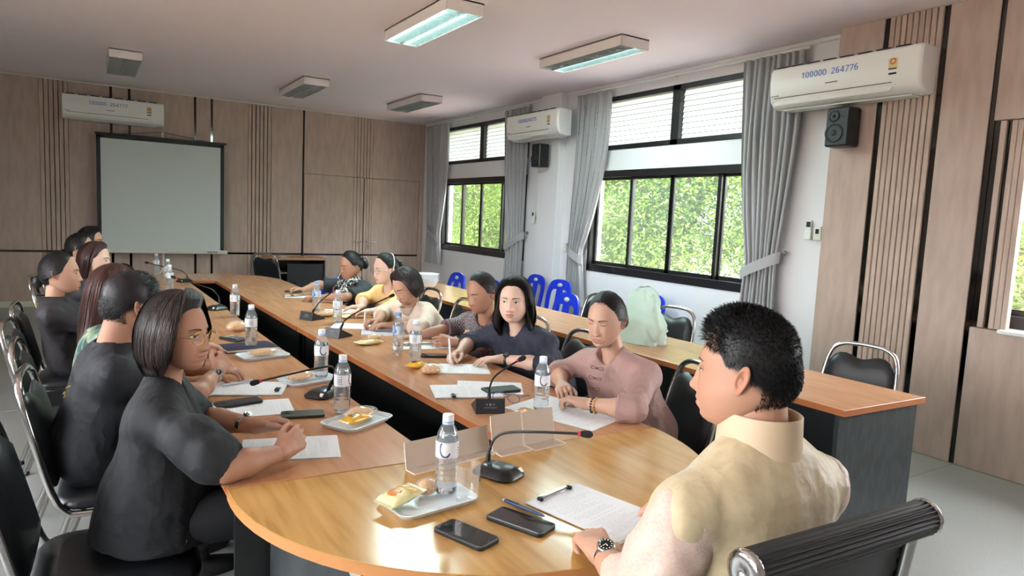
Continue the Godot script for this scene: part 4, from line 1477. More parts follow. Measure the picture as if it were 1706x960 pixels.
# ---------------------------------------------------------------- things on the tables
var cache := {}

func copy_of(key: String, called: String, label: String, category: String, at: Vector3, turn: float, group: String, maker: Callable) -> Node3D:
	var t: Node3D
	if cache.has(key):
		t = cache[key].duplicate()
		t.name = numbered(called)
		add_child(t)
		t.position = at
		t.rotation.y = turn
		meta(t, label, category, group)
		return t
	t = thing(called, label, category, at, turn, group)
	maker.call(t)
	cache[key] = t
	return t

func label_image(kind: int) -> ImageTexture:
	var im := Image.create(256, 96, false, Image.FORMAT_RGBA8)
	im.fill(rgb(232, 234, 238) if kind == 0 else rgb(205, 220, 236))
	var r := RandomNumberGenerator.new()
	r.seed = 5 + kind
	for rep in 2:
		var ox := rep * 128
		# bar code block
		for k in 9:
			im.fill_rect(Rect2i(ox + 8, 14 + k * 7, 22, r.randi_range(2, 4)), rgb(150, 152, 160))
		im.fill_rect(Rect2i(ox + 30, 14, 2, 62), rgb(150, 152, 160))
		if kind == 0:
			# ring with a leaf
			for y in 96:
				for x in 128:
					var d := Vector2(x - 86, (y - 44) * 1.0)
					var a := d.angle()
					if absf(d.length() - 19.0) < 2.6 and not (a > -0.9 and a < 0.5):
						im.set_pixel(ox + x, y, rgb(70, 66, 96))
					var l := (Vector2(x - 66, y - 18)).rotated(-0.6)
					if pow(l.x / 12.0, 2) + pow(l.y / 5.0, 2) < 1.0:
						im.set_pixel(ox + x, y, rgb(74, 142, 74))
			for k in 10:
				im.fill_rect(Rect2i(ox + 56 + k * 6, 74 + (k % 3), 4, 8), rgb(96, 110, 150))
			im.fill_rect(Rect2i(ox + 50, 86, 68, 3), rgb(120, 130, 160))
		else:
			for y in 96:
				for x in 128:
					var d := Vector2(x - 80, y - 46)
					if d.length() < 30.0 + 6.0 * sin(d.angle() * 5.0):
						im.set_pixel(ox + x, y, rgb(74, 132, 196) if d.length() > 16.0 else rgb(150, 190, 226))
			for k in 8:
				im.fill_rect(Rect2i(ox + 54 + k * 7, 80, 5, 8), rgb(60, 100, 160))
	return ImageTexture.create_from_image(im)

func sheet_image(sd: int) -> ImageTexture:
	var im := Image.create(180, 256, false, Image.FORMAT_RGBA8)
	im.fill(rgb(240, 242, 246))
	var r := RandomNumberGenerator.new()
	r.seed = sd
	var y := 22
	while y < 236:
		var x := 20 if r.randf() < 0.8 else 44
		var stop := r.randi_range(90, 162)
		while x < stop:
			var w := r.randi_range(4, 16)
			im.fill_rect(Rect2i(x, y, mini(w, 164 - x), 1), rgb(190, 194, 204))
			x += w + 3
		y += 6 if r.randf() < 0.85 else 12
	return ImageTexture.create_from_image(im)

func bottle(at: Vector3, kind: int, label: String, turn := 0.0) -> void:
	copy_of("bottle%d" % kind, "water_bottle", label, "bottle", at, turn, "clear plastic water bottles on the tables", func(t: Node3D) -> void:
		var wp := []
		for k in 30:
			var y := 0.003 + k * 0.0052
			var rr := 0.0305
			if y < 0.1:
				rr += 0.0013 * sin(y * 420.0)
			if y < 0.012:
				rr -= 0.006 * pow((0.012 - y) / 0.009, 2.0)
			wp.append(Vector2(rr, y))
		var prof: Array = [Vector2(0.0, 0.006), Vector2(0.014, 0.003)]
		prof.append_array(wp)
		prof.append_array([Vector2(0.0295, 0.162), Vector2(0.027, 0.174), Vector2(0.021, 0.188), Vector2(0.0155, 0.198), Vector2(0.0128, 0.204), Vector2(0.0125, 0.214)])
		part(G.new().lathe(prof, 28), "body", M("clear plastic", Color(0.94, 0.97, 1.0, 0.10), 0.04, 0.0, {"spec": 0.6}), t)
		var inner: Array = [Vector2(0.0, 0.008), Vector2(0.014, 0.0055)]
		for q in wp:
			if q.y > 0.006:
				inner.append(Vector2(q.x - 0.0012, q.y))
		inner.append_array([Vector2(0.027, 0.166), Vector2(0.0, 0.1662)])
		part(G.new().lathe(inner, 28), "water", M("water", Color(0.94, 0.975, 1.0, 0.0), 0.0, 0.0, {"refr": 0.033}), t)
		part(G.new().lathe([Vector2(0.0316, 0.108), Vector2(0.0318, 0.112), Vector2(0.0318, 0.15), Vector2(0.0316, 0.153)], 32), "label", M("bottle label %d" % kind, Color(1, 1, 1), 0.4, 0.0, {"tex": label_image(kind)}), t)
		var cp: Array = [Vector2(0.0135, 0.206), Vector2(0.0155, 0.2065), Vector2(0.0155, 0.222), Vector2(0.0145, 0.2245), Vector2(0.0, 0.225)]
		part(G.new().lathe(cp, 24), "cap", M("cap white" if kind == 0 else "cap blue", rgb(236, 240, 246) if kind == 0 else rgb(120, 160, 210), 0.4), t)
		part(G.new().lathe([Vector2(0.0132, 0.197), Vector2(0.0162, 0.198), Vector2(0.0162, 0.2035), Vector2(0.0132, 0.2045)], 24), "neck_ring", M("neck blue", rgb(176, 208, 236), 0.3), t)
		M("bottle label %d" % kind).uv1_scale = V(-1, -1, 1))

func tray(at: Vector3, turn: float, label: String) -> void:
	copy_of("tray", "snack_tray", label, "tray", at, turn, "pale plastic snack trays", func(t: Node3D) -> void:
		var g := G.new()
		g.rounded([[0.1, 0.06, 0.02, 0.0015], [0.106, 0.066, 0.024, 0.003], [0.117, 0.077, 0.03, 0.014], [0.12, 0.08, 0.032, 0.0165], [0.1205, 0.0805, 0.032, 0.0155], [0.118, 0.078, 0.03, 0.012], [0.107, 0.067, 0.025, 0.0]], false, true)
		g.rounded([[0.1215, 0.0815, 0.032, 0.0155], [0.12, 0.08, 0.032, 0.0168], [0.116, 0.076, 0.03, 0.0155], [0.106, 0.066, 0.025, 0.005]], false, true)
		part(g, "dish", M("tray plastic", rgb(226, 236, 242), 0.3), t))

# a sealed pillow pouch with crimped ends; print is a coloured band
func pouch(at: Vector3, turn: float, size: Vector3, colour: int, label: String, tilt := 0.0) -> void:
	var t := thing("snack_pouch", label, "snack", at, turn, "wrapped cakes on the table")
	t.rotation.z = tilt
	var cols: Array = [[rgb(236, 226, 168), rgb(236, 186, 60), rgb(214, 130, 58)], [rgb(240, 184, 46), rgb(244, 206, 92), rgb(90, 60, 30)], [rgb(226, 190, 140), rgb(232, 200, 90), rgb(200, 120, 60)]][colour]
	var rows := []
	var r := RandomNumberGenerator.new()
	r.seed = int(at.x * 1000.0) + colour
	for sgn in [1.0, -1.0]:
		for i in 13:
			var f := i / 12.0 if sgn > 0 else 1.0 - i / 12.0
			var row := PackedVector3Array()
			for k in 15:
				var s := k / 14.0 * 2.0 - 1.0
				var x := (f * 2.0 - 1.0) * size.x / 2
				var ends := 1.0 - pow(absf(f * 2.0 - 1.0), 4)
				var side := sqrt(maxf(0.0, 1.0 - pow(absf(s), 3)))
				var hh := size.y / 2 * ends * side * (1.0 + 0.12 * r.randf_range(-1, 1))
				row.append(V(x, size.y / 2 + sgn * hh, s * size.z / 2 * (1.0 - 0.06 * ends)))
			rows.append(row)
	part(G.new().grid(rows), "wrapper", M("pouch %d" % colour, cols[0], 0.3, 0.0, {"coat": 0.6}), t)
	var bg := G.new()
	var band := []
	for e in [[0.1, 0.0], [0.42, 0.0]]:
		var row := PackedVector3Array()
		for k in 9:
			var s := k / 8.0 * 1.7 - 0.85
			row.append(V(e[0] * size.x, size.y / 2 + size.y / 2 * (1.0 - pow(absf(e[0] * 2), 4)) * sqrt(1.0 - pow(absf(s), 3)) * 1.1 + 0.001, s * size.z / 2))
		band.append(row)
	bg.grid(band, false, V(0, -1, 0))
	part(bg, "printed_band", M("pouch band %d" % colour, cols[1], 0.3, 0.0, {"coat": 0.6}), t)
	part(G.new().ball(V(-size.x * 0.14, size.y * 0.98, -size.z * 0.08), V(size.z * 0.28, size.y * 0.08, size.z * 0.24), 14, 6), "printed_fruit", M("pouch print %d" % colour, cols[2], 0.35), t)
	for s in [-1.0, 1.0]:
		var cg := G.new()
		var cr := []
		for e in [0.0, 1.0]:
			var row := PackedVector3Array()
			for k in 15:
				row.append(V(s * (size.x / 2 + e * 0.012), size.y / 2 + 0.0015 * (1 if k % 2 == 0 else -1), (k / 14.0 - 0.5) * size.z * 0.98))
			cr.append(row)
		cg.grid(cr, false, V(0, -1, 0))
		part(cg, "crimped_end", M("pouch %d" % colour), t)

func bun(at: Vector3, turn: float, size: Vector3, label: String, seed_i: int) -> void:
	var t := thing("bread_bun", label, "bread", at, turn, "wrapped bread buns on the table")
	var g := G.new()
	var rows := []
	for i in 11:
		var b := PI * i / 10.0 - PI / 2
		var row := PackedVector3Array()
		for k in 20:
			var a := TAU * k / 20.0
			var y := sin(b) * size.y / 2 * (0.6 if b < 0 else 1.0)
			row.append(V(cos(b) * cos(a) * size.x / 2, size.y * 0.32 + y, cos(b) * sin(a) * size.z / 2))
		rows.append(row)
	g.grid(rows, true)
	part(g, "bun", M("bread crust", Color(1, 1, 1), 0.6, 0.0, {"tex": noise_tex("crust", 0.02, [[0.2, rgb(208, 152, 92)], [0.8, rgb(236, 198, 146)]]), "tri": V(8, 8, 8)}), t)
	var n := FastNoiseLite.new()
	n.seed = seed_i
	n.frequency = 28.0
	var wr := []
	for i in 13:
		var b := PI * i / 12.0 - PI / 2
		var row := PackedVector3Array()
		for k in 26:
			var a := TAU * k / 26.0
			var d := V(cos(b) * cos(a), sin(b), cos(b) * sin(a))
			var k2 := 1.16 + 0.10 * n.get_noise_3dv(d * 0.09) + 0.25 * pow(maxf(0.0, cos(a)), 6) * cos(b)
			row.append(V(d.x * size.x / 2 * k2, size.y * 0.36 + d.y * size.y / 2 * (0.7 if d.y < 0 else 1.12), d.z * size.z / 2 * k2))
		wr.append(row)
	part(G.new().grid(wr, true), "clear_wrap", M("clear wrap", Color(0.97, 0.97, 0.96, 0.12), 0.1, 0.0, {"spec": 0.7}), t)

func sheet(at: Vector3, turn: float, label: String, kind := 0, w := 0.21, h := 0.297, lift := 0.0, curl := 0.0, sheets := 1) -> void:
	var t := thing("paper_sheet" if sheets == 1 else "paper_stack", label, "paper", at, turn, "papers on the tables")
	for s in sheets:
		var rows := []
		var off := Vector2(sin(s * 2.3) * 0.004, cos(s * 1.7) * 0.003)
		for i in 9:
			var f := i / 8.0
			rows.append(PackedVector3Array([V(-w / 2 + off.x, 0.0012 + s * 0.0012 + lift * f * f, (f - 0.5) * h + off.y), V(off.x, 0.0012 + s * 0.0012 + lift * f * f + curl * 0.3, (f - 0.5) * h + off.y), V(w / 2 + off.x, 0.0012 + s * 0.0012 + lift * f * f + curl, (f - 0.5) * h + off.y)]))
		var g := G.new().grid(rows, false, V(0, -1, 0))
		for i in g.n.size():
			if g.n[i].y < 0:
				g.n[i] = -g.n[i]
		var low := G.new()
		var rows2 := []
		for rw in rows:
			var q := PackedVector3Array()
			for p in rw:
				q.append(p - V(0, 0.0007, 0))
			rows2.append(q)
		low.grid(rows2, false, V(0, 1, 0))
		var m := M("paper %d" % kind, Color(1, 1, 1), 0.7, 0.0, {"tex": sheet_image(kind)}) if s == sheets - 1 and kind > 0 else M("paper plain", rgb(240, 242, 246), 0.7)
		for i in low.idx.size():
			low.idx[i] += g.v.size()
		g.v.append_array(low.v)
		g.n.append_array(low.n)
		g.uv.append_array(low.uv)
		g.c.append_array(low.c)
		g.idx.append_array(low.idx)
		part(g, "sheet", m, t)

func phone(at: Vector3, turn: float, size: Vector2, case_col: Color, face_up: bool, label: String) -> void:
	var t := thing("mobile_phone", label, "phone", at, turn, "mobile phones on the tables")
	var hx := size.x / 2
	var hz := size.y / 2
	part(G.new().rounded([[hx - 0.002, hz - 0.002, 0.011, 0.0], [hx, hz, 0.012, 0.0015], [hx, hz, 0.012, 0.0095], [hx - 0.0012, hz - 0.0012, 0.011, 0.0108]]), "case", M("case %s" % case_col.to_html(), case_col, 0.45), t)
	if face_up:
		part(G.new().rounded([[hx - 0.004, hz - 0.004, 0.009, 0.0106], [hx - 0.0042, hz - 0.0042, 0.009, 0.0112]]), "screen", M("phone glass", rgb(14, 14, 16), 0.06, 0.0, {"spec": 0.7}), t)
		part(G.new().at(V(0, 0.0113, hz - 0.008)).lathe([Vector2(0.002, 0.0), Vector2(0.0, 0.0003)], 8), "camera_hole", M("dark ink"), t)
	else:
		var cg := G.new().at(V(hx * 0.35, 0.0108, -hz * 0.72))
		cg.rounded([[0.018, 0.014, 0.006, 0.0], [0.017, 0.013, 0.006, 0.002]])
		var cam := part(cg, "camera_block", M("dark ink"), t)
		for s in [-0.008, 0.008]:
			part(G.new().at(V(hx * 0.35 + s, 0.0128, -hz * 0.72)).lathe([Vector2(0.006, 0.0), Vector2(0.006, 0.001), Vector2(0.0, 0.0012)], 12), "lens", M("phone glass"), cam)

func pen(a: Vector3, b: Vector3, col: Color, label: String) -> void:
	var t := thing("pen", label, "pen", a, 0.0, "pens on the tables")
	var d := b - a
	var l := d.length()
	t.basis = looking(d, Vector3.UP if absf(d.normalized().y) < 0.9 else Vector3.BACK)
	var m := M("pen %s" % col.to_html(), col, 0.35)
	part(G.new().tube([V(0, 0, 0.004), V(0, 0, 0.012), V(0, 0, l * 0.8), V(0, 0, l * 0.9), V(0, 0, l * 0.985)], [0.0042, 0.005, 0.005, 0.0045, 0.0016], 10), "barrel", m, t)
	part(G.new().tube([V(0, 0, -0.004), V(0, 0, 0.006)], 0.0028, 8), "button", M("chrome"), t)
	part(G.new().box(V(0, 0.0062, 0.03), V(0.0028, 0.0015, 0.045), 0.0005), "clip", m, t)
	part(G.new().tube([V(0, 0, l * 0.98), V(0, 0, l)], [0.0014, 0.0005], 6), "tip", M("chrome"), t)

func round_mic(base: Vector3, turn: float, neck: Array, label: String) -> void:
	var t := thing("gooseneck_microphone", label, "microphone", base, turn, "gooseneck microphones with rounded base")
	var inv := t.transform.affine_inverse()
	part(G.new().rounded([[0.05, 0.066, 0.03, 0.0], [0.056, 0.072, 0.034, 0.004], [0.056, 0.072, 0.034, 0.01], [0.04, 0.056, 0.03, 0.026], [0.03, 0.045, 0.026, 0.031], [0.012, 0.02, 0.01, 0.033]]), "base", M("mic black", rgb(30, 28, 29), 0.32), t)
	var lg := G.new().at(V(0.012, 0.0195, 0.058), Basis(V(1, 0, 0), 0.72))
	lg.box(Vector3.ZERO, V(0.06, 0.002, 0.016), 0.0005)
	part(lg, "paper_label", M("paper plain"), t)
	part(G.new().at(V(0, 0.025, -0.03)).rounded([[0.018, 0.016, 0.004, 0.0], [0.018, 0.016, 0.004, 0.008], [0.015, 0.013, 0.003, 0.01]]), "socket", M("mic black"), t)
	mic_neck(t, inv, neck)

func mic_neck(t: Node3D, inv: Transform3D, neck: Array) -> void:
	var p := []
	for q in neck:
		p.append(inv * (q as Vector3))
	part(G.new().tube([p[0] - V(0, 0.012, 0), p[0], p[0].lerp(p[1], 0.7)], [0.0085, 0.008, 0.0065], 12), "collar", M("mic black"), t)
	part(G.new().tube(smooth(p.slice(0, p.size() - 1), 6), 0.0042, 9), "neck", M("mic black"), t)
	var a: Vector3 = p[p.size() - 2]
	var b: Vector3 = p[p.size() - 1]
	var d := (b - a).normalized()
	part(G.new().tube([a - d * 0.012, a - d * 0.003], 0.0075, 12), "red_ring", M("red plastic", rgb(206, 56, 62), 0.4), t)
	part(G.new().tube([a - d * 0.004, a + d * 0.002, a + d * 0.016, a + d * 0.026, a + d * 0.031], [0.0075, 0.0095, 0.0112, 0.0095, 0.003], 14), "mic_head", M("foam", rgb(26, 25, 26), 0.9), t)

func wedge_mic(base: Vector3, face: Vector3, neck: Array, label: String) -> void:
	var t := thing("wedge_microphone", label, "microphone", base, atan2(face.x, face.z), "microphones with wedge-shaped base")
	var inv := t.transform.affine_inverse()
	# local +z: tall back end with lettering; wedge falls towards -z
	var g := G.new()
	var w := 0.058
	var a := [V(-w, 0, 0.05), V(w, 0, 0.05), V(w, 0.058, 0.036), V(-w, 0.058, 0.036), V(-w, 0, -0.075), V(w, 0, -0.075), V(w, 0.008, -0.075), V(-w, 0.008, -0.075)]
	g.quad(a[0], a[1], a[2], a[3], V(0, 0.2, 1))
	g.quad(a[3], a[2], a[6], a[7], V(0, 1, -0.4))
	g.quad(a[4], a[5], a[6], a[7], V(0, 0, -1))
	g.quad(a[0], a[1], a[5], a[4], V(0, -1, 0))
	for s in [0, 1]:
		var q := [a[0 + s], a[3 - s], a[7 - s], a[4 + s]]
		g.quad(q[0], q[1], q[2], q[3], V(-1 if s == 0 else 1, 0, 0))
	part(g, "base", M("wedge grey", rgb(42, 44, 50), 0.4), t)
	for k in 3:
		part(G.new().at(V(-0.014 + k * 0.014, 0.036, 0.0418), Basis(V(1, 0, 0), -0.236)).box(Vector3.ZERO, V(0.008, 0.005 + 0.006 * int(k == 1), 0.0012)), "emblem", M("badge"), t)
	part(G.new().at(V(0, 0.024, 0.0447), Basis(V(1, 0, 0), -0.236)).box(Vector3.ZERO, V(0.05, 0.0025, 0.0012)), "emblem_line", M("badge"), t)
	mic_neck(t, inv, neck)

func acrylic(a: Vector3, b: Vector3, h: float, depth: float, label: String) -> void:
	var t := thing("sign_holder", label, "sign holder", a, 0.0, "empty acrylic sign holders")
	var d := b - a
	t.rotation.y = atan2(-d.z, d.x)
	var l := d.length()
	var g := G.new()
	g.at(V(0, 0, 0), Basis(V(1, 0, 0), -0.2))
	g.box(V(l / 2, h / 2 + 0.001, 0), V(l, h, 0.003), 0.0006)
	part(g, "upright_panel", M("film acrylic", rgb(205, 188, 170, 0.78), 0.3), t)
	part(G.new().box(V(l / 2, 0.0016, depth / 2), V(l, 0.003, depth), 0.0006), "foot_panel", M("clear acrylic", Color(0.98, 0.95, 0.9, 0.22), 0.08), t)
	var eg := G.new()
	eg.box(V(l / 2, 0.0018, depth + 0.0006), V(l, 0.0034, 0.0016))
	eg.box(V(-0.0006, 0.0018, depth / 2), V(0.0016, 0.0034, depth))
	eg.box(V(l + 0.0006, 0.0018, depth / 2), V(0.0016, 0.0034, depth))
	eg.at(V(0, 0, 0), Basis(V(1, 0, 0), -0.2))
	eg.box(V(-0.0006, h / 2 + 0.001, 0), V(0.0016, h, 0.0036))
	eg.box(V(l + 0.0006, h / 2 + 0.001, 0), V(0.0016, h, 0.0036))
	part(eg, "polished_edge", M("acrylic edge", rgb(236, 222, 208), 0.25), t)

func bulldog(at: Vector3, turn: float, w: float, label: String) -> void:
	var t := thing("binder_clip", label, "clip", at, turn, "clips on papers")
	part(G.new().box(V(0, 0.005, 0), V(w, 0.007, 0.012), 0.002), "jaw", M("chrome"), t)
	for s in [-1.0, 1.0]:
		part(G.new().box(V(s * w / 2, 0.005, 0.006), V(0.012, 0.011, 0.018), 0.003), "corner", M("black plastic"), t)
	part(G.new().tube(smooth([V(-w * 0.45, 0.009, 0.0), V(-w * 0.2, 0.011, 0.02), V(w * 0.2, 0.011, 0.02), V(w * 0.45, 0.009, 0.0)], 4), 0.001, 6), "wire", M("chrome"), t)

func eyeglasses_lying(at: Vector3, turn: float) -> void:
	var t := thing("reading_glasses", "blue framed reading glasses lying behind the nearest wedge microphone", "glasses", at, turn)
	for s in [-1.0, 1.0]:
		var rim := []
		for k in 20:
			var a := TAU * k / 20.0
			rim.append(V(s * 0.034 + cos(a) * 0.026, 0.02 + sin(a) * 0.018, 0))
		part(G.new().tube(rim, 0.0014, 6, true), "rim", M("blue frame", rgb(34, 60, 150), 0.3), t)
		var ln := G.new()
		var ci := ln.vert(V(s * 0.034, 0.02, 0), V(0, 0, 1))
		for q in rim:
			ln.vert(q, V(0, 0, 1))
		for k in 20:
			ln.idx.append_array([ci, ci + 1 + k, ci + 1 + (k + 1) % 20])
		part(ln, "lens", M("pane"), t)
		part(G.new().tube(smooth([V(s * 0.06, 0.026, 0), V(s * 0.062, 0.022, -0.05), V(s * 0.06, 0.01, -0.12), V(s * 0.058, 0.003, -0.135)], 4), 0.0018, 6), "temple", M("blue frame"), t)
	part(G.new().tube(smooth([V(-0.008, 0.024, 0), V(0, 0.028, 0.002), V(0.008, 0.024, 0)], 4), 0.0013, 6), "bridge", M("chrome"), t)

func table_things() -> void:
	var y := TT
	# --- near end table
	tray(V(0.762, y, -1.578), 0.13, "pale tray with bottle, glass and cakes on the half-round table")
	pouch(V(0.685, y + 0.018, -1.582), 0.35, V(0.105, 0.03, 0.075), 0, "yellow cake packet with orange print on the nearest tray", 0.1)
	bun(V(0.772, y + 0.012, -1.612), 0.9, V(0.07, 0.045, 0.055), "cake in clear wrap beside the yellow packet on the nearest tray", 3)
	bottle(V(0.825, y + 0.006, -1.60), 0, "clear water bottle with white cap standing on the nearest tray", 1.95)
	var gl := thing("drinking_glass", "clear drinking glass with small dark emblem on the nearest tray", "glass", V(0.858, y + 0.006, -1.54))
	part(G.new().lathe([Vector2(0.0, 0.004), Vector2(0.026, 0.004), Vector2(0.0285, 0.012), Vector2(0.034, 0.1), Vector2(0.0352, 0.1005), Vector2(0.0362, 0.099), Vector2(0.030, 0.0), Vector2(0.0, 0.0)], 32), "body", M("clear glass", Color(0.97, 0.99, 1.0, 0.06), 0.02), gl)
	var em := []
	for k in 16:
		var a := 0.9 + TAU * 0.8 * k / 15.0
		var th := 1.05 + cos(a) * 0.25
		em.append(V(sin(th) * 0.0345, 0.062 + sin(a) * 0.011, cos(th) * 0.0345))
	part(G.new().tube(em, 0.0009, 5), "emblem", M("emblem ink", rgb(84, 44, 60), 0.5), gl)
	acrylic(V(0.800, y, -1.812), V(1.118, y, -1.868), 0.082, 0.045, "long low acrylic sign holder behind the bottle on the half-round table")
	acrylic(V(1.118, y, -1.842), V(1.243, y, -1.852), 0.118, 0.05, "tall acrylic sign holder, left of the two touching ones")
	acrylic(V(1.248, y, -1.852), V(1.385, y, -1.868), 0.112, 0.06, "tall acrylic sign holder, right of the two touching ones")
	round_mic(V(1.035, y, -1.668), 0.42, [V(1.018, 0.79, -1.702), V(1.022, 0.815, -1.704), V(1.035, 0.855, -1.695), V(1.062, 0.878, -1.664), V(1.126, 0.893, -1.590), V(1.213, 0.903, -1.501), V(1.238, 0.905, -1.474)], "black gooseneck microphone on the half-round table with neck bent to the man")
	sheet(V(1.139, y, -1.335), 0.25, "printed papers under the hand of the man in cream jacket", 1, 0.215, 0.3, 0.0, 0.0, 3)
	bulldog(V(1.097, y + 0.004, -1.47), 0.25, 0.125, "silver clip with black corners on the man's papers")
	pen(V(0.948, y + 0.006, -1.492), V(0.991, y + 0.006, -1.358), rgb(44, 62, 96), "dark blue ballpoint pen beside the man's papers")
	phone(V(0.918, y, -1.362), 0.42, Vector2(0.079, 0.168), rgb(24, 24, 27), true, "black phone face up between pen and other black phone")
	phone(V(0.762, y, -1.362), 0.36, Vector2(0.075, 0.155), rgb(30, 26, 30), true, "black phone closest to the table edge, in front of the tray")
	# --- left row
	sheet(V(0.54, y, -2.14), 1.32, "printed papers under the forearms of the woman in glasses", 2, 0.21, 0.297, 0.0, 0.0, 2)
	tray(V(0.822, y, -2.315), 0.5, "pale tray with yellow cake packet on the left table, nearest there")
	pouch(V(0.80, y + 0.016, -2.27), 0.45, V(0.1, 0.03, 0.055), 1, "bright yellow cake packet on the left table's nearest tray")
	bun(V(0.84, y + 0.012, -2.34), 0.2, V(0.11, 0.045, 0.075), "cake in clear box behind the bright yellow packet", 9)
	bottle(V(0.81, y, -2.455), 0, "water bottle behind the nearest tray of the left table", 0.4)
	phone(V(0.668, y, -2.475), 1.35, Vector2(0.075, 0.155), rgb(62, 66, 52), false, "olive phone lying face down beside the woman's hands")
	round_mic(V(0.815, y, -2.72), -0.9, [V(0.834, 0.786, -2.70), V(0.849, 0.834, -2.685), V(0.843, 0.871, -2.669), V(0.811, 0.887, -2.655), V(0.700, 0.877, -2.641), V(0.539, 0.857, -2.622), V(0.500, 0.849, -2.622)], "black gooseneck microphone pointing at the woman in glasses")
	sheet(V(0.515, y, -2.64), 1.45, "printed paper under the black phone on the left table", 3)
	phone(V(0.485, y + 0.002, -2.715), 1.75, Vector2(0.075, 0.17), rgb(22, 23, 26), false, "black phone lying on the printed paper of the left table")
	sheet(V(0.56, y, -2.93), 1.2, "stack of papers with a pen in front of the man in black polo", 4, 0.21, 0.297, 0.0, 0.0, 5)
	pen(V(0.605, y + 0.013, -3.02), V(0.464, y + 0.013, -2.985), rgb(198, 200, 205), "silver pen lying on the paper stack of the left table")
	bulldog(V(0.655, y + 0.008, -2.84), 1.2, 0.03, "small black clip on the paper stack of the left table")
	tray(V(0.825, y, -2.975), 0.25, "pale tray with wrapped bread, second along the left table")
	bun(V(0.79, y + 0.012, -2.975), 0.3, V(0.12, 0.045, 0.08), "wrapped bread on the second tray of the left table", 12)
	bottle(V(0.885, y + 0.006, -2.985), 0, "water bottle standing on the second tray of the left table", 2.6)
	tray(V(0.75, y, -3.55), 0.2, "pale tray with long bun, third along the left table")
	bun(V(0.75, y + 0.012, -3.54), 0.2, V(0.14, 0.04, 0.075), "long bun on the third tray of the left table", 21)
	var nb := thing("notebook", "dark blue closed notebook behind the third tray", "notebook", V(0.725, y, -3.79), 0.12)
	part(G.new().box(V(0, 0.0025, 0), V(0.27, 0.003, 0.19), 0.001), "back_cover", M("navy cover", rgb(38, 42, 68), 0.5), nb)
	part(G.new().box(V(0, 0.009, 0.002), V(0.262, 0.01, 0.182), 0.001), "pages", M("paper plain"), nb)
	part(G.new().box(V(0, 0.0155, 0), V(0.27, 0.003, 0.19), 0.001), "front_cover", M("navy cover"), nb)
	bottle(V(0.735, y + 0.017, -3.765), 0, "water bottle standing on the dark blue notebook", 0.9)
	var cal := thing("calculator", "black calculator with pale display behind the notebook", "calculator", V(0.70, y, -4.06), 0.5)
	part(G.new().box(V(0, 0.008, 0), V(0.09, 0.014, 0.15), 0.003), "case", M("black plastic"), cal)
	part(G.new().box(V(0, 0.0155, -0.045), V(0.07, 0.002, 0.03), 0.0005), "display", M("lcd", rgb(150, 156, 140), 0.3), cal)
	for k in 12:
		part(G.new().box(V(-0.025 + (k % 3) * 0.025, 0.0165, -0.01 + (k / 3) * 0.022), V(0.017, 0.004, 0.014), 0.001), "key", M("dull key", rgb(120, 120, 122), 0.6), cal)
	bun(V(0.765, y + 0.004, -4.34), 0.6, V(0.13, 0.07, 0.1), "wrapped snacks in a clear bag behind the calculator", 31)
	bottle(V(0.85, y, -4.905), 0, "water bottle at the inner edge of the left table, beyond the calculator", 0.2)
	round_mic(V(0.79, y, -5.28), -1.0, [V(0.811, 0.786, -5.282), V(0.805, 0.840, -5.293), V(0.758, 0.897, -5.306), V(0.654, 0.934, -5.340), V(0.528, 0.976, -5.366), V(0.498, 0.989, -5.374)], "gooseneck microphone halfway along the left table")
	round_mic(V(0.79, y, -7.2), -1.0, [V(0.822, 0.782, -7.236), V(0.808, 0.820, -7.250), V(0.747, 0.860, -7.270), V(0.601, 0.895, -7.271), V(0.486, 0.927, -7.289), V(0.446, 0.933, -7.291)], "gooseneck microphone at the far end of the left table")
	bottle(V(0.6, y, -7.9), 0, "water bottle on the far end table, farthest of all bottles", 0.0)
	bottle(V(0.64, y, -7.15), 0, "water bottle, rear of the two touching at the left table's far end", 0.7)
	bottle(V(0.597, y, -6.52), 0, "water bottle, front of the two touching at the left table's far end", 1.4)
	# --- right row
	sheet(V(1.63, y, -2.13), 0.35, "large white paper under the hands of the woman in mauve", 5, 0.297, 0.42)
	bottle(V(1.53, y + 0.002, -2.165), 0, "water bottle in front of the woman in mauve", 2.2)
	wedge_mic(V(1.345, y, -2.265), V(-0.35, 0, 0.94), [V(1.353, 0.803, -2.276), V(1.368, 0.833, -2.300), V(1.399, 0.870, -2.318), V(1.454, 0.907, -2.312), V(1.507, 0.935, -2.306), V(1.520, 0.943, -2.299)], "dark wedge-base microphone nearest on the right table")
	eyeglasses_lying(V(1.47, y + 0.002, -2.335), -0.9)
	pouch(V(1.435, y, -2.145), 0.5, V(0.1, 0.028, 0.06), 2, "orange and yellow bread packet beside the nearest wedge microphone")
	sheet(V(1.40, y, -2.55), 1.25, "clipped printed papers on the right table left of the green phone", 6, 0.21, 0.297, 0.0, 0.0, 5)
	sheet(V(1.53, y, -2.58), 1.05, "loose white paper under the green phone", 7, 0.21, 0.297)
	bulldog(V(1.29, y + 0.008, -2.475), 1.2, 0.03, "small black clip on the papers of the right table")
	phone(V(1.545, y + 0.003, -2.5), 1.5, Vector2(0.085, 0.165), rgb(44, 62, 52), false, "dark green phone lying on papers on the right table")
	sheet(V(1.56, y, -2.96), 1.15, "white paper under the hand of the woman in navy", 8, 0.21, 0.32, 0.0, 0.0, 2)
	phone(V(1.585, y, -3.27), 1.2, Vector2(0.072, 0.145), rgb(26, 26, 28), true, "black phone beside the woman in patterned blouse")
	pouch(V(1.385, y, -3.06), 0.6, V(0.1, 0.032, 0.06), 1, "bright yellow packet near the inner edge of the right table")
	bun(V(1.40, y, -2.915), 0.3, V(0.1, 0.055, 0.08), "wrapped round bun next to the bright yellow packet on the right table", 41)
	bottle(V(1.418, y, -3.15), 0, "water bottle with white cap, front of the pair on the right table", 0.5)
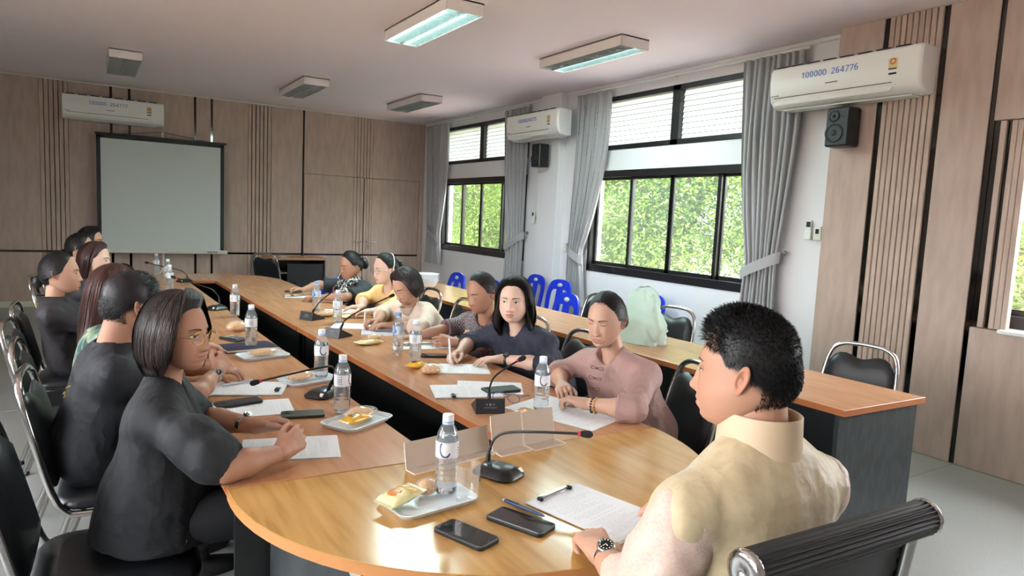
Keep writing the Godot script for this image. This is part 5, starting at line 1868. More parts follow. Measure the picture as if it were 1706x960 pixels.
	bottle(V(1.438, y, -3.425), 1, "water bottle with blue label, rear of the pair on the right table", 1.2)
	sheet(V(1.66, y, -3.57), 1.3, "white paper in front of the woman in patterned blouse", 9)
	pouch(V(1.375, y, -3.70), 0.2, V(0.14, 0.03, 0.08), 0, "pale bread packet near the second wedge microphone")
	bun(V(1.42, y + 0.02, -3.735), 0.4, V(0.09, 0.04, 0.06), "wrapped bread on top of the pale packet", 51)
	wedge_mic(V(1.275, y, -3.99), V(-0.85, 0, 0.5), [V(1.29, 0.803, -3.965), V(1.315, 0.846, -3.975), V(1.385, 0.891, -3.982), V(1.491, 0.940, -3.981), V(1.606, 0.991, -3.974), V(1.655, 1.015, -3.958)], "dark wedge-base microphone, middle one with the longest neck")
	wedge_mic(V(1.305, y, -4.67), V(-0.85, 0, 0.5), [V(1.318, 0.803, -4.666), V(1.342, 0.833, -4.680), V(1.387, 0.881, -4.693), V(1.453, 0.924, -4.716), V(1.485, 0.953, -4.724), V(1.50, 0.965, -4.724)], "dark wedge-base microphone, farthest on the right table")
	var nb2 := thing("notebook", "open notebook with black clip under the writing woman in cream", "notebook", V(1.585, y, -4.02), 1.2)
	part(G.new().box(V(0, 0.004, 0), V(0.2, 0.008, 0.27), 0.001), "pages", M("paper plain"), nb2)
	part(G.new().box(V(0, 0.009, 0), V(0.195, 0.002, 0.262), 0.0005), "ruled_page", M("ruled", rgb(206, 208, 222), 0.7), nb2)
	part(G.new().box(V(0.08, 0.006, 0.134), V(0.035, 0.013, 0.012), 0.002), "clip", M("black plastic"), nb2)
	sheet(V(1.50, y, -4.32), 1.1, "white paper behind the open notebook", 10)
	bottle(V(1.435, y, -4.485), 0, "water bottle behind the middle wedge microphone", 0.3)
	bottle(V(1.455, y, -5.06), 1, "water bottle with blue label near the woman with scarf", 1.4)
	sheet(V(1.66, y, -4.98), 1.3, "white paper in front of the woman in yellow", 11, 0.21, 0.32)
	bun(V(1.44, y, -4.78), 0.3, V(0.12, 0.05, 0.09), "wrapped bread between the two far bottles of the right table", 61)
	pouch(V(1.56, y, -4.66), 0.5, V(0.1, 0.03, 0.06), 0, "yellow wrapped snack in front of the woman in yellow")
	sheet(V(1.58, y, -5.9), 1.3, "white papers under the phone of the woman with scarf", 12, 0.21, 0.297, 0.0, 0.0, 3)
	# --- window-side table: bowls and a carrier bag
	for k in 4:
		var bw := G.new().at(V(3.03, TT + k * 0.022, -6.48))
		bw.lathe([Vector2(0.0, 0.002), Vector2(0.07, 0.0), Vector2(0.085, 0.008), Vector2(0.115, 0.07), Vector2(0.125, 0.074), Vector2(0.125, 0.077), Vector2(0.113, 0.075), Vector2(0.08, 0.012), Vector2(0.0, 0.008)], 28)
		single(bw, "bowl", M("bowl white", rgb(224, 230, 238), 0.35), ["bottom bowl of the white bowl stack", "second bowl from the bottom of the white stack", "third bowl from the bottom of the white stack", "top bowl of the white bowl stack"][k], "bowl", "stacked white bowls on the window-side table")
	carrier_bag()
	for e in [[0, -0.25, 0.12], [1, -0.2, 0.1], [2, 0.1, 0.05]]:
		var cupg := G.new().at(V(2.72 + e[1], 0.75, -10.6 + e[2]))
		cupg.lathe([Vector2(0.0, 0.0), Vector2(0.028, 0.0), Vector2(0.04, 0.012), Vector2(0.042, 0.016), Vector2(0.0, 0.018)], 16)
		single(cupg, "small_dish", M("bowl white"), ["small white dish at the left of the back desk", "small white dish, second from the left on the back desk", "small white dish alone at the right of the back desk"][e[0]], "dish", "small dishes on the back desk")

func carrier_bag() -> void:
	var t := thing("carrier_bag", "translucent pale green plastic carrier bag standing on the window-side table", "bag", V(3.05, TT, -3.22), 0.2)
	var n := FastNoiseLite.new()
	n.seed = 4
	n.frequency = 9.0
	var rows := []
	for i in 19:
		var f := i / 18.0
		var yy := 0.003 + f * 0.33
		var wdt := lerpf(0.135, 0.15, sin(minf(f * 1.6, 1.0) * PI)) * (1.0 - 0.42 * pow(f, 3))
		var dep := 0.1 * (1.0 - 0.55 * f)
		var row := PackedVector3Array()
		for k in 40:
			var a := TAU * k / 40.0
			var ca := signf(cos(a)) * pow(absf(cos(a)), 0.7)
			var sa := signf(sin(a)) * pow(absf(sin(a)), 0.7)
			var p := V(ca * dep, yy, sa * wdt)
			var w := 1.0 + 0.3 * n.get_noise_3d(p.x * 1.4, p.y * 0.8, p.z * 1.4) + 0.22 * absf(n.get_noise_3d(p.x * 5.0, p.y * 3.0, p.z * 5.0))
			row.append(V(p.x * w, yy * (1.0 + 0.05 * n.get_noise_2d(p.z, p.x) * f), p.z * w))
		rows.append(row)
	part(G.new().grid(rows, true), "bag_body", M("bag film", rgb(206, 228, 216), 0.35, 0.0, {"back": Color(0.7, 0.75, 0.7)}), t)
	for s in [-1.0, 1.0]:
		var h := []
		for i in 13:
			var a := PI * i / 12.0
			var c := V(s * 0.035, 0.31 + sin(a) * 0.05, cos(a) * 0.06)
			h.append(PackedVector3Array([c + V(0.004, 0, cos(a) * 0.022), c + V(-0.003, 0.012 * sin(a), 0.0), c + V(0.004, 0.0, -cos(a) * 0.014)]))
		part(G.new().grid(h, false, V(-s, 0.3, 0)), "handle", M("bag film"), t)
	part(G.new().ball(V(0, 0.1, 0.0), V(0.07, 0.085, 0.09), 16, 10), "contents", M("bag contents", rgb(222, 226, 220), 0.7), t)

# ---------------------------------------------------------------- people
func lin(r: float, g: float, b: float) -> Color:
	return rgb(r, g, b).srgb_to_linear()

func gauss(a: float, b: float) -> float:
	return exp(-a * a - b * b)

func shear(y: float) -> float:
	return 0.045 * pow(maxf(0.0, (-y - 0.02) / 0.095), 1.3)

# relief of the face added along +z, head coordinates in metres
func face_bump(x: float, y: float, o: Dictionary) -> float:
	var ax := absf(x)
	var nose: float = o.get("nose", 0.018)
	var prof := 0.0
	if y < 0.014 and y > -0.036:
		prof = pow((0.014 - y) / 0.05, 1.15)
	elif y <= -0.036 and y > -0.05:
		prof = sqrt(maxf(0.0, 1.0 - pow((-0.036 - y) / 0.014, 2)))
	var z := nose * prof * exp(-pow(x / lerpf(0.009, 0.0135, prof), 2))
	z += 0.009 * gauss((ax - 0.0135) / 0.007, (y + 0.0405) / 0.008)
	z -= 0.0075 * gauss((ax - 0.029) / 0.018, (y - 0.003) / 0.012)
	z += 0.0052 * gauss((ax - 0.032) / 0.012, (y + 0.001) / 0.0075)
	z += 0.0035 * gauss((ax - 0.028) / 0.022, (y - 0.021) / 0.008)
	z += 0.005 * gauss((ax - 0.043) / 0.018, (y + 0.03) / 0.02)
	z += 0.0045 * gauss(x / 0.03, (y + 0.067) / 0.022)
	z += 0.0026 * gauss(x / 0.02, (y + 0.061) / 0.005)
	z += 0.0032 * gauss(x / 0.018, (y + 0.0745) / 0.006)
	z -= 0.0045 * gauss(x / 0.024, (y + 0.0675) / 0.0024)
	z -= 0.0035 * gauss(x / 0.03, (y + 0.085) / 0.006)
	z += 0.0055 * gauss(x / 0.018, (y + 0.101) / 0.011)
	z -= o.get("age", 0.0) * 0.0022 * gauss((ax - 0.026 - (-0.05 - y) * 0.25) / 0.004, (y + 0.055) / 0.018)
	z -= o.get("age", 0.0) * 0.0016 * gauss((ax - 0.03) / 0.016, (y + 0.016) / 0.004)
	return z

func face_z(x: float, y: float, o: Dictionary) -> float:
	var rr := 1.0 - pow(x / 0.0755, 2) - pow(y / 0.115, 2)
	return 0.09 * sqrt(maxf(rr, 0.0)) + shear(y) + face_bump(x, y, o)

func head_mesh(g: G, T: Transform3D, o: Dictionary) -> void:
	var near: bool = o.get("near", false)
	var skin: Color = o.skin
	var lips: Color = o.get("lips", lin(168, 96, 88))
	var hairc: Color = o.get("hairc", lin(30, 26, 25))
	var full: float = o.get("full", 1.0)
	var bs := PackedFloat32Array()
	var mid := 52 if near else 34
	for i in 5:
		bs.append(lerpf(-90, -57, i / 5.0))
	for i in mid:
		bs.append(lerpf(-57, 20, float(i) / mid))
	for i in 12:
		bs.append(lerpf(20, 90, i / 11.0))
	var nk := 84 if near else 56
	var base := g.v.size()
	var pts := []
	for bd in bs:
		var b := deg_to_rad(bd)
		var row := PackedVector3Array()
		for k in nk:
			var tt := TAU * k / nk
			var a := tt - 0.5 * sin(tt)
			var d := V(cos(b) * sin(a), sin(b), cos(b) * cos(a))
			var p := V(0.0755 * d.x, 0.115 * d.y, (0.09 if d.z > 0 else 0.1) * d.z)
			p.x *= 1.0 + (full - 1.0) * smoothstep(0.0, -0.05, p.y) - 0.06 * smoothstep(0.03, 0.09, p.y) * 0.5
			if d.z > 0:
				p.z += face_bump(p.x / (1.0 + (full - 1.0) * smoothstep(0.0, -0.05, p.y)), p.y, o) * smoothstep(0.0, 0.3, d.z)
			p.z += shear(p.y)
			row.append(p)
		pts.append(row)
	g.t = T
	g.grid(pts, true)
	var i := base
	for row in pts:
		for p in row:
			var c := skin
			if p.z > 0.03:
				var q: Vector3 = p
				var lm := 0.0
				if q.y < -0.054 and q.y > -0.084:
					lm = smoothstep(0.0, 1.0, (1.15 - pow(q.x / 0.0225, 2) - pow((q.y + 0.0675) / 0.0112, 2)) * 2.2)
				c = skin.lerp(lips, clampf(lm, 0, 1) * 0.65)
				c = c.lerp(Color(skin.r * 1.04, skin.g * 0.88, skin.b * 0.84), 0.5 * gauss((absf(q.x) - 0.045) / 0.02, (q.y + 0.03) / 0.018))
			elif p.z < 0.035 and p.y > p.z * 0.8:
				c = skin.lerp(hairc, smoothstep(0.035, 0.012, p.z) * smoothstep(0.0, 0.022, p.y - p.z * 0.8))
			g.c[i] = c
			i += 1
	# ears
	for s: float in [-1.0, 1.0]:
		var rows := []
		for ri in 7:
			var r := ri / 6.0
			var row := PackedVector3Array()
			for k in 20:
				var a := TAU * k / 20.0
				var ez := 0.0165 * cos(a) * (1.0 - 0.25 * maxf(0.0, -sin(a))) * r
				var ey := 0.0285 * sin(a) * r
				var outw := 0.007 + (1.0 - cos(a)) * 0.006 * r - 0.007 * (1.0 - r) + 0.0045 * exp(-pow((r - 0.8) / 0.14, 2)) - 0.006 * pow(r, 8)
				row.append(V(s * (0.0715 + outw), -0.006 + ey - ez * 0.25, -0.012 + ez * 0.95 - ey * 0.22))
			rows.append(row)
		g.col = Color(skin.r * 1.02, skin.g * 0.9, skin.b * 0.87)
		g.grid(rows, true, V(0, 0, 0.0))
	# eyes: eyeball patch, iris, lids, lashes; brows
	var open: float = o.get("open", 0.0)
	for s: float in [-1.0, 1.0]:
		var ex: float = s * 0.0315
		var ey := -0.001
		if open > 0.0:
			var hh := 0.0052 * open
			var rows := []
			for v in 7:
				var fv := v / 6.0 * 2.0 - 1.0
				var row := PackedVector3Array()
				for u in 13:
					var fu := u / 12.0 * 2.0 - 1.0
					var x := ex + fu * 0.0135
					var y := ey + fv * hh * (1.0 - fu * fu) + 0.0012 * fu * s
					row.append(V(x, y, face_z(x, y, o) + 0.0009))
				rows.append(row)
			g.col = lin(214, 208, 202)
			g.grid(rows, false, V(0, 0, -1))
			g.col = lin(34, 24, 20)
			var gx: float = ex + o.get("gaze", 0.0)
			var rows2 := []
			for v in 5:
				var fv := v / 4.0
				var row := PackedVector3Array()
				for u in 14:
					var a := TAU * u / 14.0
					var x := gx + cos(a) * 0.0056 * fv
					var y := ey + 0.0004 + clampf(sin(a) * 0.0056 * fv, -hh * 0.9, hh * 0.9)
					row.append(V(x, y, face_z(x, y, o) + 0.0016))
				rows2.append(row)
			g.grid(rows2, true, V(0, 0, -1))
		g.col = lin(40, 30, 28)
		var lash := []
		var lo := []
		for u in 11:
			var fu := u / 10.0 * 2.0 - 1.0
			var x := ex + fu * 0.0145
			var y := ey + (0.0054 * maxf(open, 0.1) if open > 0.0 else -0.0045) * (1.0 - fu * fu) * (1.0 if open > 0.0 else 0.8) + 0.0012 * fu * s
			lash.append(V(x, y, face_z(x, y, o) + 0.0012))
		g.tube(lash, [0.0003, 0.0008, 0.001, 0.0011, 0.0012, 0.0012, 0.0012, 0.0011, 0.001, 0.0008, 0.0003], 5)
		if open > 0.0:
			g.col = Color(skin.r * 0.8, skin.g * 0.7, skin.b * 0.66)
			for u in 9:
				var fu := u / 8.0 * 2.0 - 1.0
				var x := ex + fu * 0.0155
				var y := ey + 0.0088 * (1.0 - fu * fu * 0.8)
				lo.append(V(x, y, face_z(x, y, o) + 0.0002))
			g.tube(lo, 0.0009, 5)
		g.col = o.get("brow", lin(46, 36, 32))
		var br := []
		for e: float in [-1.0, 1.0]:
			var row := PackedVector3Array()
			for u in 12:
				var fu := u / 11.0
				var x: float = s * lerpf(0.012, 0.048, fu)
				var y := 0.0175 + 0.006 * sin(fu * PI * 0.8) + e * 0.003 * (1.0 - 0.7 * fu) - 0.003 * fu
				row.append(V(x, y, face_z(x, y, o) + 0.0011))
			br.append(row)
		g.grid(br, false, V(0, 0, -1))
	# nostrils
	g.col = lin(70, 44, 38)
	for s: float in [-1.0, 1.0]:
		g.ball(V(s * 0.0068, -0.0478, face_z(s * 0.0068, -0.0468, o) - 0.0028), V(0.0038, 0.0016, 0.0035), 8, 5)
	g.col = Color(1, 1, 1)
	g.t = Transform3D()

# hand: wrist, direction of the fingers, palm normal, thumb side, curl of five fingers in radians
func hand_mesh(g: G, w: Vector3, d: Vector3, n: Vector3, left: bool, curl: Array, sc: float, cell: float, from: Vector3, spread := 1.0) -> void:
	d = d.normalized()
	n = (n - d * n.dot(d)).normalized()
	var s := n.cross(d) if left else d.cross(n)
	var bones := []
	var o := [0.029, 0.0095, -0.0095, -0.0265]
	var ln := [0.068, 0.077, 0.071, 0.055]
	var kn := [0.084, 0.088, 0.084, 0.076]
	for f in 4:
		var k: Vector3 = w + (d * kn[f] + s * o[f] - n * 0.004) * sc
		bones.append([w + (d * 0.012 + s * o[f] * 0.55) * sc, k, 0.0165 * sc, 0.0115 * sc, 0.012])
		var p := k
		var ang: float = curl[f + 1] * 0.55
		var side: Vector3 = s * o[f] * 3.2 * spread
		for j in 3:
			var dd := ((d + side * 0.8) * cos(ang) + n * sin(ang)).normalized()
			var q: Vector3 = p + dd * ln[f] * [0.44, 0.31, 0.27][j] * sc
			bones.append([p, q, [0.0094, 0.0084, 0.0076][j] * sc, [0.0086, 0.0077, 0.0062][j] * sc, 0.003])
			p = q
			ang += curl[f + 1] * [0.95, 0.75, 0.0][j]
	var tp: Vector3 = w + (d * 0.022 + s * 0.02 + n * 0.006) * sc
	var tdir := (d * 0.62 + s * 0.72 + n * 0.3).normalized()
	var inn := (d * 0.95 - s * 0.1 + n * 0.35).normalized()
	var lens := [0.044, 0.032, 0.026]
	for j in 3:
		var dd := tdir.lerp(inn, clampf(curl[0] * [0.35, 0.75, 1.05][j], 0.0, 1.0)).normalized()
		var q: Vector3 = tp + dd * lens[j] * sc
		bones.append([tp, q, [0.0155, 0.0108, 0.0092][j] * sc, [0.0112, 0.0096, 0.0068][j] * sc, 0.010 if j == 0 else 0.003])
		tp = q
	bones.append([from, w, 0.0265 * sc, 0.0235 * sc, 0.012])
	bones.append([w, w + d * 0.03 * sc, 0.0235 * sc, 0.021 * sc, 0.014])
	var lo := Vector3.ONE * 99
	var hi := -Vector3.ONE * 99
	for b in bones:
		lo = lo.min(b[0]).min(b[1])
		hi = hi.max(b[0]).max(b[1])
	var f := Field.new(lo - Vector3.ONE * 0.03, hi + Vector3.ONE * 0.03, cell)
	for i in bones.size():
		var b: Array = bones[i]
		f.cap(b[0], b[1], b[2], b[3], b[4])
	f.emit(g)

# ---------------------------------------------------------------- hair, from guide curves in head coordinates
func scalp(d: Vector3, off: float) -> Vector3:
	d = d.normalized()
	var p := V(d.x * (0.0755 + off), d.y * (0.115 + off), d.z * ((0.09 if d.z > 0 else 0.1) + off))
	p.z += shear(p.y)
	return p

func ring(pts: Array, n: int) -> Array:
	var out := []
	var m := pts.size()
	for i in n:
		var f := float(i) / (n - 1) * (m - 1)
		var a := mini(int(f), m - 2)
		var p0: Vector3 = pts[maxi(a - 1, 0)]
		var p3: Vector3 = pts[mini(a + 2, m - 1)]
		out.append((pts[a] as Vector3).cubic_interpolate(pts[a + 1], p0, p3, f - a).normalized())
	return out

const HAIRLINE := [Vector3(0, 0.70, 0.72), Vector3(0.34, 0.69, 0.64), Vector3(0.62, 0.58, 0.53), Vector3(0.80, 0.38, 0.42), Vector3(0.92, 0.14, 0.30), Vector3(0.96, 0.06, 0.16), Vector3(0.97, 0.20, -0.04), Vector3(0.95, 0.08, -0.26), Vector3(0.88, -0.2, -0.42), Vector3(0.68, -0.48, -0.55), Vector3(0.35, -0.58, -0.73), Vector3(0, -0.6, -0.8)]

func full_ring(n: int) -> Array:
	var a := ring(HAIRLINE, n)
	var out := []
	for i in range(n - 1, 0, -1):
		out.append(V(-a[i].x, a[i].y, a[i].z))
	out.append_array(a)
	return out

func guides_back(bun: Vector3, thick: float) -> Array:
	var out := []
	for d in full_ring(24):
		var row := PackedVector3Array()
		for i in 12:
			var t := i / 11.0
			var q: Vector3 = (d as Vector3).slerp(bun.normalized(), t)
			row.append(scalp(q, lerpf(-0.001, thick, smoothstep(0.0, 0.3, t)) - thick * 0.4 * smoothstep(0.75, 1.0, t)))
		out.append(row)
	return out

func guides_short(thick: float, side: float) -> Array:
	var out := []
	var crown := V(0.02, 0.78, -0.62).normalized()
	for d in full_ring(24):
		var row := PackedVector3Array()
		for i in 12:
			var t := i / 11.0
			var q: Vector3 = crown.slerp(d, t)
			var up := smoothstep(0.05, 0.75, q.y)
			row.append(scalp(q, lerpf(side, thick, up) * (1.0 - smoothstep(0.8, 1.0, t) * 0.8) - 0.002 * smoothstep(0.9, 1.0, t)))
		out.append(row)
	return out

# hanging hair: from the crown over the head and down to height yb; face stays open within +-open degrees
func guides_long(yb: float, thick: float, open: float, wave: float, flare: float, part_x := 0.0) -> Array:
	var out := []
	var crown := V(part_x, 0.95, 0.12).normalized()
	var n := 57
	for k in n:
		var a := deg_to_rad(lerpf(-178, 178, k / (n - 1.0)))
		var deg := absf(rad_to_deg(a))
		var row := PackedVector3Array()
		var hang := smoothstep(open - 6.0, open + 10.0, deg)
		var line := ring(HAIRLINE, 40)
		var hl := V(sin(a), 0.0, cos(a))
		# hairline direction at this angle
		var best := V(0, 0.8, 0.6)
		var bd := 9.0
		for q in line:
			var q2 := V(q.x * signf(a), q.y, q.z)
			var dd := absf(angle_difference(atan2(q2.x, q2.z), a))
			if dd < bd:
				bd = dd
				best = q2
		var top := V(sin(a), 0.12, cos(a)).normalized()
		for i in 16:
			var t := i / 15.0
			var short := scalp(crown.slerp(best, t), thick * (1.0 - smoothstep(0.75, 1.0, t)) - 0.001)
			var p: Vector3
			if t < 0.5:
				p = scalp(crown.slerp(top, t * 2.0), thick * (0.7 + 0.3 * t))
			else:
				var u := (t - 0.5) * 2.0
				var st := scalp(top, thick * 0.95)
				var y := lerpf(st.y, yb, u)
				var rad := 1.0 + flare * sin(u * PI) - 0.05 * u
				p = V(st.x * rad, y, st.z * rad + (-0.012 * u if st.z > 0 else 0.01 * u))
				p += V(sin(u * 9.0 + a * 5.0), 0, cos(u * 8.0 + a * 4.0)) * wave * u
			row.append(short.lerp(p, hang))
		out.append(row)
	return out

func hair_mesh(guides: Array, T: Transform3D, col: Color, strands: int, sd: int, wide := 0.0011, lift := 0.004, shell := true) -> G:
	var g := G.new()
	g.t = T
	g.col = col
	if shell:
		g.grid(guides, false)
	var r := RandomNumberGenerator.new()
	r.seed = sd
	var m := guides.size()
	var L: int = guides[0].size()
	for k in strands:
		var f := r.randf() * (m - 1.001)
		var a := int(f)
		var w := f - a
		var g0: PackedVector3Array = guides[a]
		var g1: PackedVector3Array = guides[a + 1]
		var s0 := r.randf_range(0.0, 0.35)
		var s1 := minf(1.0, s0 + r.randf_range(0.4, 0.9))
		var off := r.randf_range(0.0004, lift)
		var drift := r.randf_range(-0.6, 0.6)
		var tone := r.randf_range(0.45, 2.1)
		g.col = Color(col.r * tone, col.g * tone, col.b * tone)
		var steps := 7
		var prev := -1
		for i in steps + 1:
			var t := lerpf(s0, s1, float(i) / steps) * (L - 1)
			var ti := mini(int(t), L - 2)
			var ww := clampf(w + drift * i / steps, 0.0, 1.0)
			var p := g0[ti].lerp(g0[ti + 1], t - ti).lerp(g1[ti].lerp(g1[ti + 1], t - ti), ww)
			var dirn := (g0[ti + 1] - g0[ti]).normalized()
			var nn := p.normalized()
			var sd2 := dirn.cross(nn).normalized()
			var env := sin(PI * (0.08 + 0.9 * i / steps))
			p += nn * off * env
			var hw := wide * (0.35 + 0.65 * env)
			var id := g.vert(p + sd2 * hw, (nn + sd2 * 0.5).normalized())
			g.vert(p - sd2 * hw, (nn - sd2 * 0.5).normalized())
			if i > 0:
				g.idx.append_array([prev, prev + 1, id + 1, prev, id + 1, id])
			prev = id
	return g

# short upright strands (cropped hair)
func spikes(g: G, T: Transform3D, col: Color, count: int, sd: int, len_top: float, len_side: float, lean: Vector3, rough := 0.3) -> void:
	var r := RandomNumberGenerator.new()
	r.seed = sd
	g.t = T
	for k in count:
		var d := V(r.randfn(0, 1), r.randfn(0, 1), r.randfn(0, 1)).normalized()
		if d.y < -0.55 or (d.z > 0.25 and d.y < 0.66 - absf(d.x) * 0.35) or (d.z > -0.25 and d.y < 0.14) or (d.z > -0.45 and d.y < -0.1):
			continue
		var up := smoothstep(0.2, 0.75, d.y)
		var l := lerpf(len_side, len_top * (0.7 + 0.6 * smoothstep(-0.2, 0.6, d.z)), up) * r.randf_range(0.6, 1.15)
		var p := scalp(d, lerpf(0.002, 0.008, up))
		var nn := (p * V(1, 0.7, 1)).normalized()
		var dr := (nn * lerpf(0.22, 0.7, up) + lean * up + V(0, -0.8, -0.25) * (1.0 - up) + V(r.randfn(0, rough), r.randfn(0, rough), r.randfn(0, rough))).normalized()
		var sd2 := dr.cross(V(r.randfn(0, 1), r.randfn(0, 1), r.randfn(0, 1))).normalized()
		var tone := r.randf_range(0.6, 1.7)
		g.col = Color(col.r * tone, col.g * tone, col.b * tone)
		var hw := 0.0006
		var i := g.vert(p + sd2 * hw, nn)
		g.vert(p - sd2 * hw, nn)
		var q := p + dr * l * 0.6
		g.vert(q + sd2 * hw * 0.8, nn)
		g.vert(q - sd2 * hw * 0.8, nn)
		g.vert(p + dr * l + V(0, -0.1, 0) * l, nn)
		g.idx.append_array([i, i + 1, i + 3, i, i + 3, i + 2, i + 2, i + 3, i + 4])
	g.t = Transform3D()

func bun_mesh(g: G, T: Transform3D, at: Vector3, r: Vector3, col: Color, sd: int) -> void:
	g.t = T
	var n := FastNoiseLite.new()
	n.seed = sd
	n.frequency = 0.9
	g.col = col
	var rows := []
	for i in 15:
		var b := PI * i / 14.0 - PI / 2
		var row := PackedVector3Array()
		for k in 24:
			var a := TAU * k / 24.0
			var d := V(cos(b) * cos(a), cos(b) * sin(a), sin(b))
			var w := 1.0 + 0.06 * sin(a * 5.0 + b * 6.0) + 0.12 * n.get_noise_3dv(d * 2.0)
			row.append(at + d * r * w)
		rows.append(row)
	g.grid(rows, true)
	g.t = Transform3D()

# ---------------------------------------------------------------- a seated person
func person(o: Dictionary) -> Node3D:
	var C: Vector3 = o.C
	var bf: Vector3 = (o.bf as Vector3).normalized()
	var left := Vector3.UP.cross(bf).normalized()
	var hip: Vector3 = o.hip
	var s: float = o.get("s", 1.0)
	var HB := looking(o.ff) * Basis(V(0, 0, 1), o.get("roll", 0.0))
	var HT := Transform3D(HB.scaled_local(Vector3.ONE * s), C)
	var N: Vector3 = o.get("N", C + V(0, -0.168 * s, 0) - bf * 0.035 - (HB.z * 0.01))
	var up := (N - hip).normalized()
	var S := N - up * 0.062
	var sw: float = o.get("sw", 0.155)
	var b: float = o.get("b", 1.0)
	var shl: Vector3 = o.get("shl", S + left * sw)
	var shr: Vector3 = o.get("shr", S - left * sw)
	var el: Vector3 = o.el
	var er: Vector3 = o.er
	var wl: Vector3 = o.wl
	var wr: Vector3 = o.wr
	var near: bool = o.get("near", false)
	var cell: float = 0.009 if near else 0.0125
	var man: bool = o.get("man", false)
	var am: float = o.get("arm", 1.0)
	var t := thing("person", o.label, "person", V(hip.x, 0, hip.z), 0.0, o.group)
	var back := -t.position
	# --- skin
	var g := G.new()
	g.col = o.skin
	var lo := C
	var hi := C
	for p in [N, shl, shr, el, er, wl, wr, S - up * 0.25]:
		lo = lo.min(p)
		hi = hi.max(p)
	var f := Field.new(lo - Vector3.ONE * 0.08, hi + Vector3.ONE * 0.08, cell)
	var nr := 0.056 if man else 0.047
	var nk: Vector3 = C + HB * (V(0, -0.055, -0.022) * s)
	f.cap(N - up * 0.04, nk, nr * 1.06, nr * 0.98, 0.03)
	f.cap(N - up * 0.11 + bf * 0.015, S - up * 0.2, 0.078 * b, 0.09 * b, 0.04, false, false, bf, 0.8)
	for e in [[shl, el, wl], [shr, er, wr]]:
		f.cap(N - up * 0.055, e[0] - up * 0.008, 0.036, 0.038, 0.035)
		f.cap(e[0], e[1], 0.044 * am, 0.035 * am, 0.03)
		f.cap(e[1], e[1].lerp(e[2], 0.35), 0.036 * am, 0.0365 * am, 0.02)
		f.cap(e[1].lerp(e[2], 0.35), e[2], 0.0365 * am, 0.0235 * am, 0.015)
	f.emit(g)
	head_mesh(g, HT, o)
	g.col = o.skin
	var hs: float = o.get("hs", 0.95)
	for e in [[wl, o.hl, true, el], [wr, o.hr, false, er]]:
		var h: Dictionary = e[1]
		if h.is_empty():
			continue
		hand_mesh(g, e[0], h.d, h.n, e[2], h.get("curl", [0.6, 0.5, 0.55, 0.6, 0.65]), hs, 0.0034 if near else 0.0042, e[0].lerp(e[3], 0.22), h.get("spread", 1.0))
	g.col = Color(1, 1, 1)
	var body := part(g, "body", M("skin", Color(1, 1, 1), 0.52, 0.0, {"vc": true, "sss": 0.06}), t)
	body.position = back
	# --- shirt
	var cl := G.new()
	lo = S.min(hip)
	hi = S.max(hip)
	var sl: Array = o.get("sleeve_l", [])
	var sr: Array = o.get("sleeve_r", [])
	if sl.is_empty():
		sl = sleeve(shl, el, wl, o.get("sleeve", 0.6), o.get("sr0", 0.053), o.get("sr1", 0.056))
		sr = sleeve(shr, er, wr, o.get("sleeve", 0.6), o.get("sr0", 0.053), o.get("sr1", 0.056))
	if sl[0][0] == Vector3.ZERO:
		sl[0][0] = shl
		sr[0][0] = shr
	for q in sl + sr:
		lo = lo.min(q[0])
		hi = hi.max(q[0])
	f = Field.new(lo - Vector3.ONE * 0.22, hi + Vector3.ONE * 0.17, 0.0068 if near else 0.0115)
	var waist := hip.lerp(S, 0.36)
	f.cap(shl, shr, 0.05, 0.05, 0.04)
	for sgn in [1.0, -1.0]:
		var sh := shl if sgn > 0 else shr
		f.cap(N + left * sgn * 0.02, sh, 0.052, 0.05, 0.05)
		f.cap(S - up * 0.06 + left * sgn * sw * o.get("cw", 0.42), waist + left * sgn * 0.065 * b, 0.105 * b, 0.102 * b, 0.06, false, false, bf, 0.88)
		if not man:
			f.cap(S - up * 0.15 + left * sgn * 0.07 + bf * 0.055 * b, S - up * 0.16 + left * sgn * 0.07 + bf * 0.075 * b, 0.058 * b, 0.055 * b, 0.06)
	f.cap(waist + bf * 0.03 * b, hip + bf * 0.03, 0.135 * b, 0.135 * b, 0.08, false, false, bf, 0.88)
	f.cap(hip - left * 0.07, hip + left * 0.07, 0.12 * b, 0.12 * b, 0.06)
	if o.has("hem"):
		f.cap(hip + bf * 0.02, hip + V(0, -o.hem, 0) + bf * 0.02, 0.165 * b, 0.185 * b, 0.05, true)
	for q in [sl, sr]:
		for i in q.size() - 1:
			f.cap(q[i][0], q[i + 1][0], q[i][1], q[i + 1][1], 0.035 if i == 0 else 0.02, i == q.size() - 2)
	var vn: Vector3 = o.get("vneck", Vector3(0.02, 0.0, 0.02))
	f.cap(N + up * 0.16 + bf * 0.01, N + up * 0.025 + bf * 0.01, nr + 0.012, nr + 0.010, 0.01, false, true)
	if vn.y > 0.0:
		f.cap(N + bf * 0.05 + up * 0.02, N + bf * vn.x - up * vn.y, nr * 0.8, vn.z, 0.012, false, true)
	var nz := FastNoiseLite.new()
	nz.seed = int(absf(C.z) * 100.0)
	nz.frequency = o.get("foldf", 6.5)
	nz.fractal_octaves = 3
	nz.noise_type = FastNoiseLite.TYPE_SIMPLEX_SMOOTH
	f.emit(cl, nz, o.get("fold", 0.011), V(1.0, 0.55, 1.0))
	var shirt := part(cl, o.get("shirt", "blouse"), o.cloth, t)
	shirt.position = back
	# --- trousers and shoes
	var tr := G.new()
	var kl: Vector3 = hip + bf * 0.4 + left * 0.10 + V(0, -0.03, 0)
	var kr: Vector3 = hip + bf * 0.4 - left * 0.10 + V(0, -0.03, 0)
	var hl2 := V(hip.x, hip.y - 0.03, hip.z)
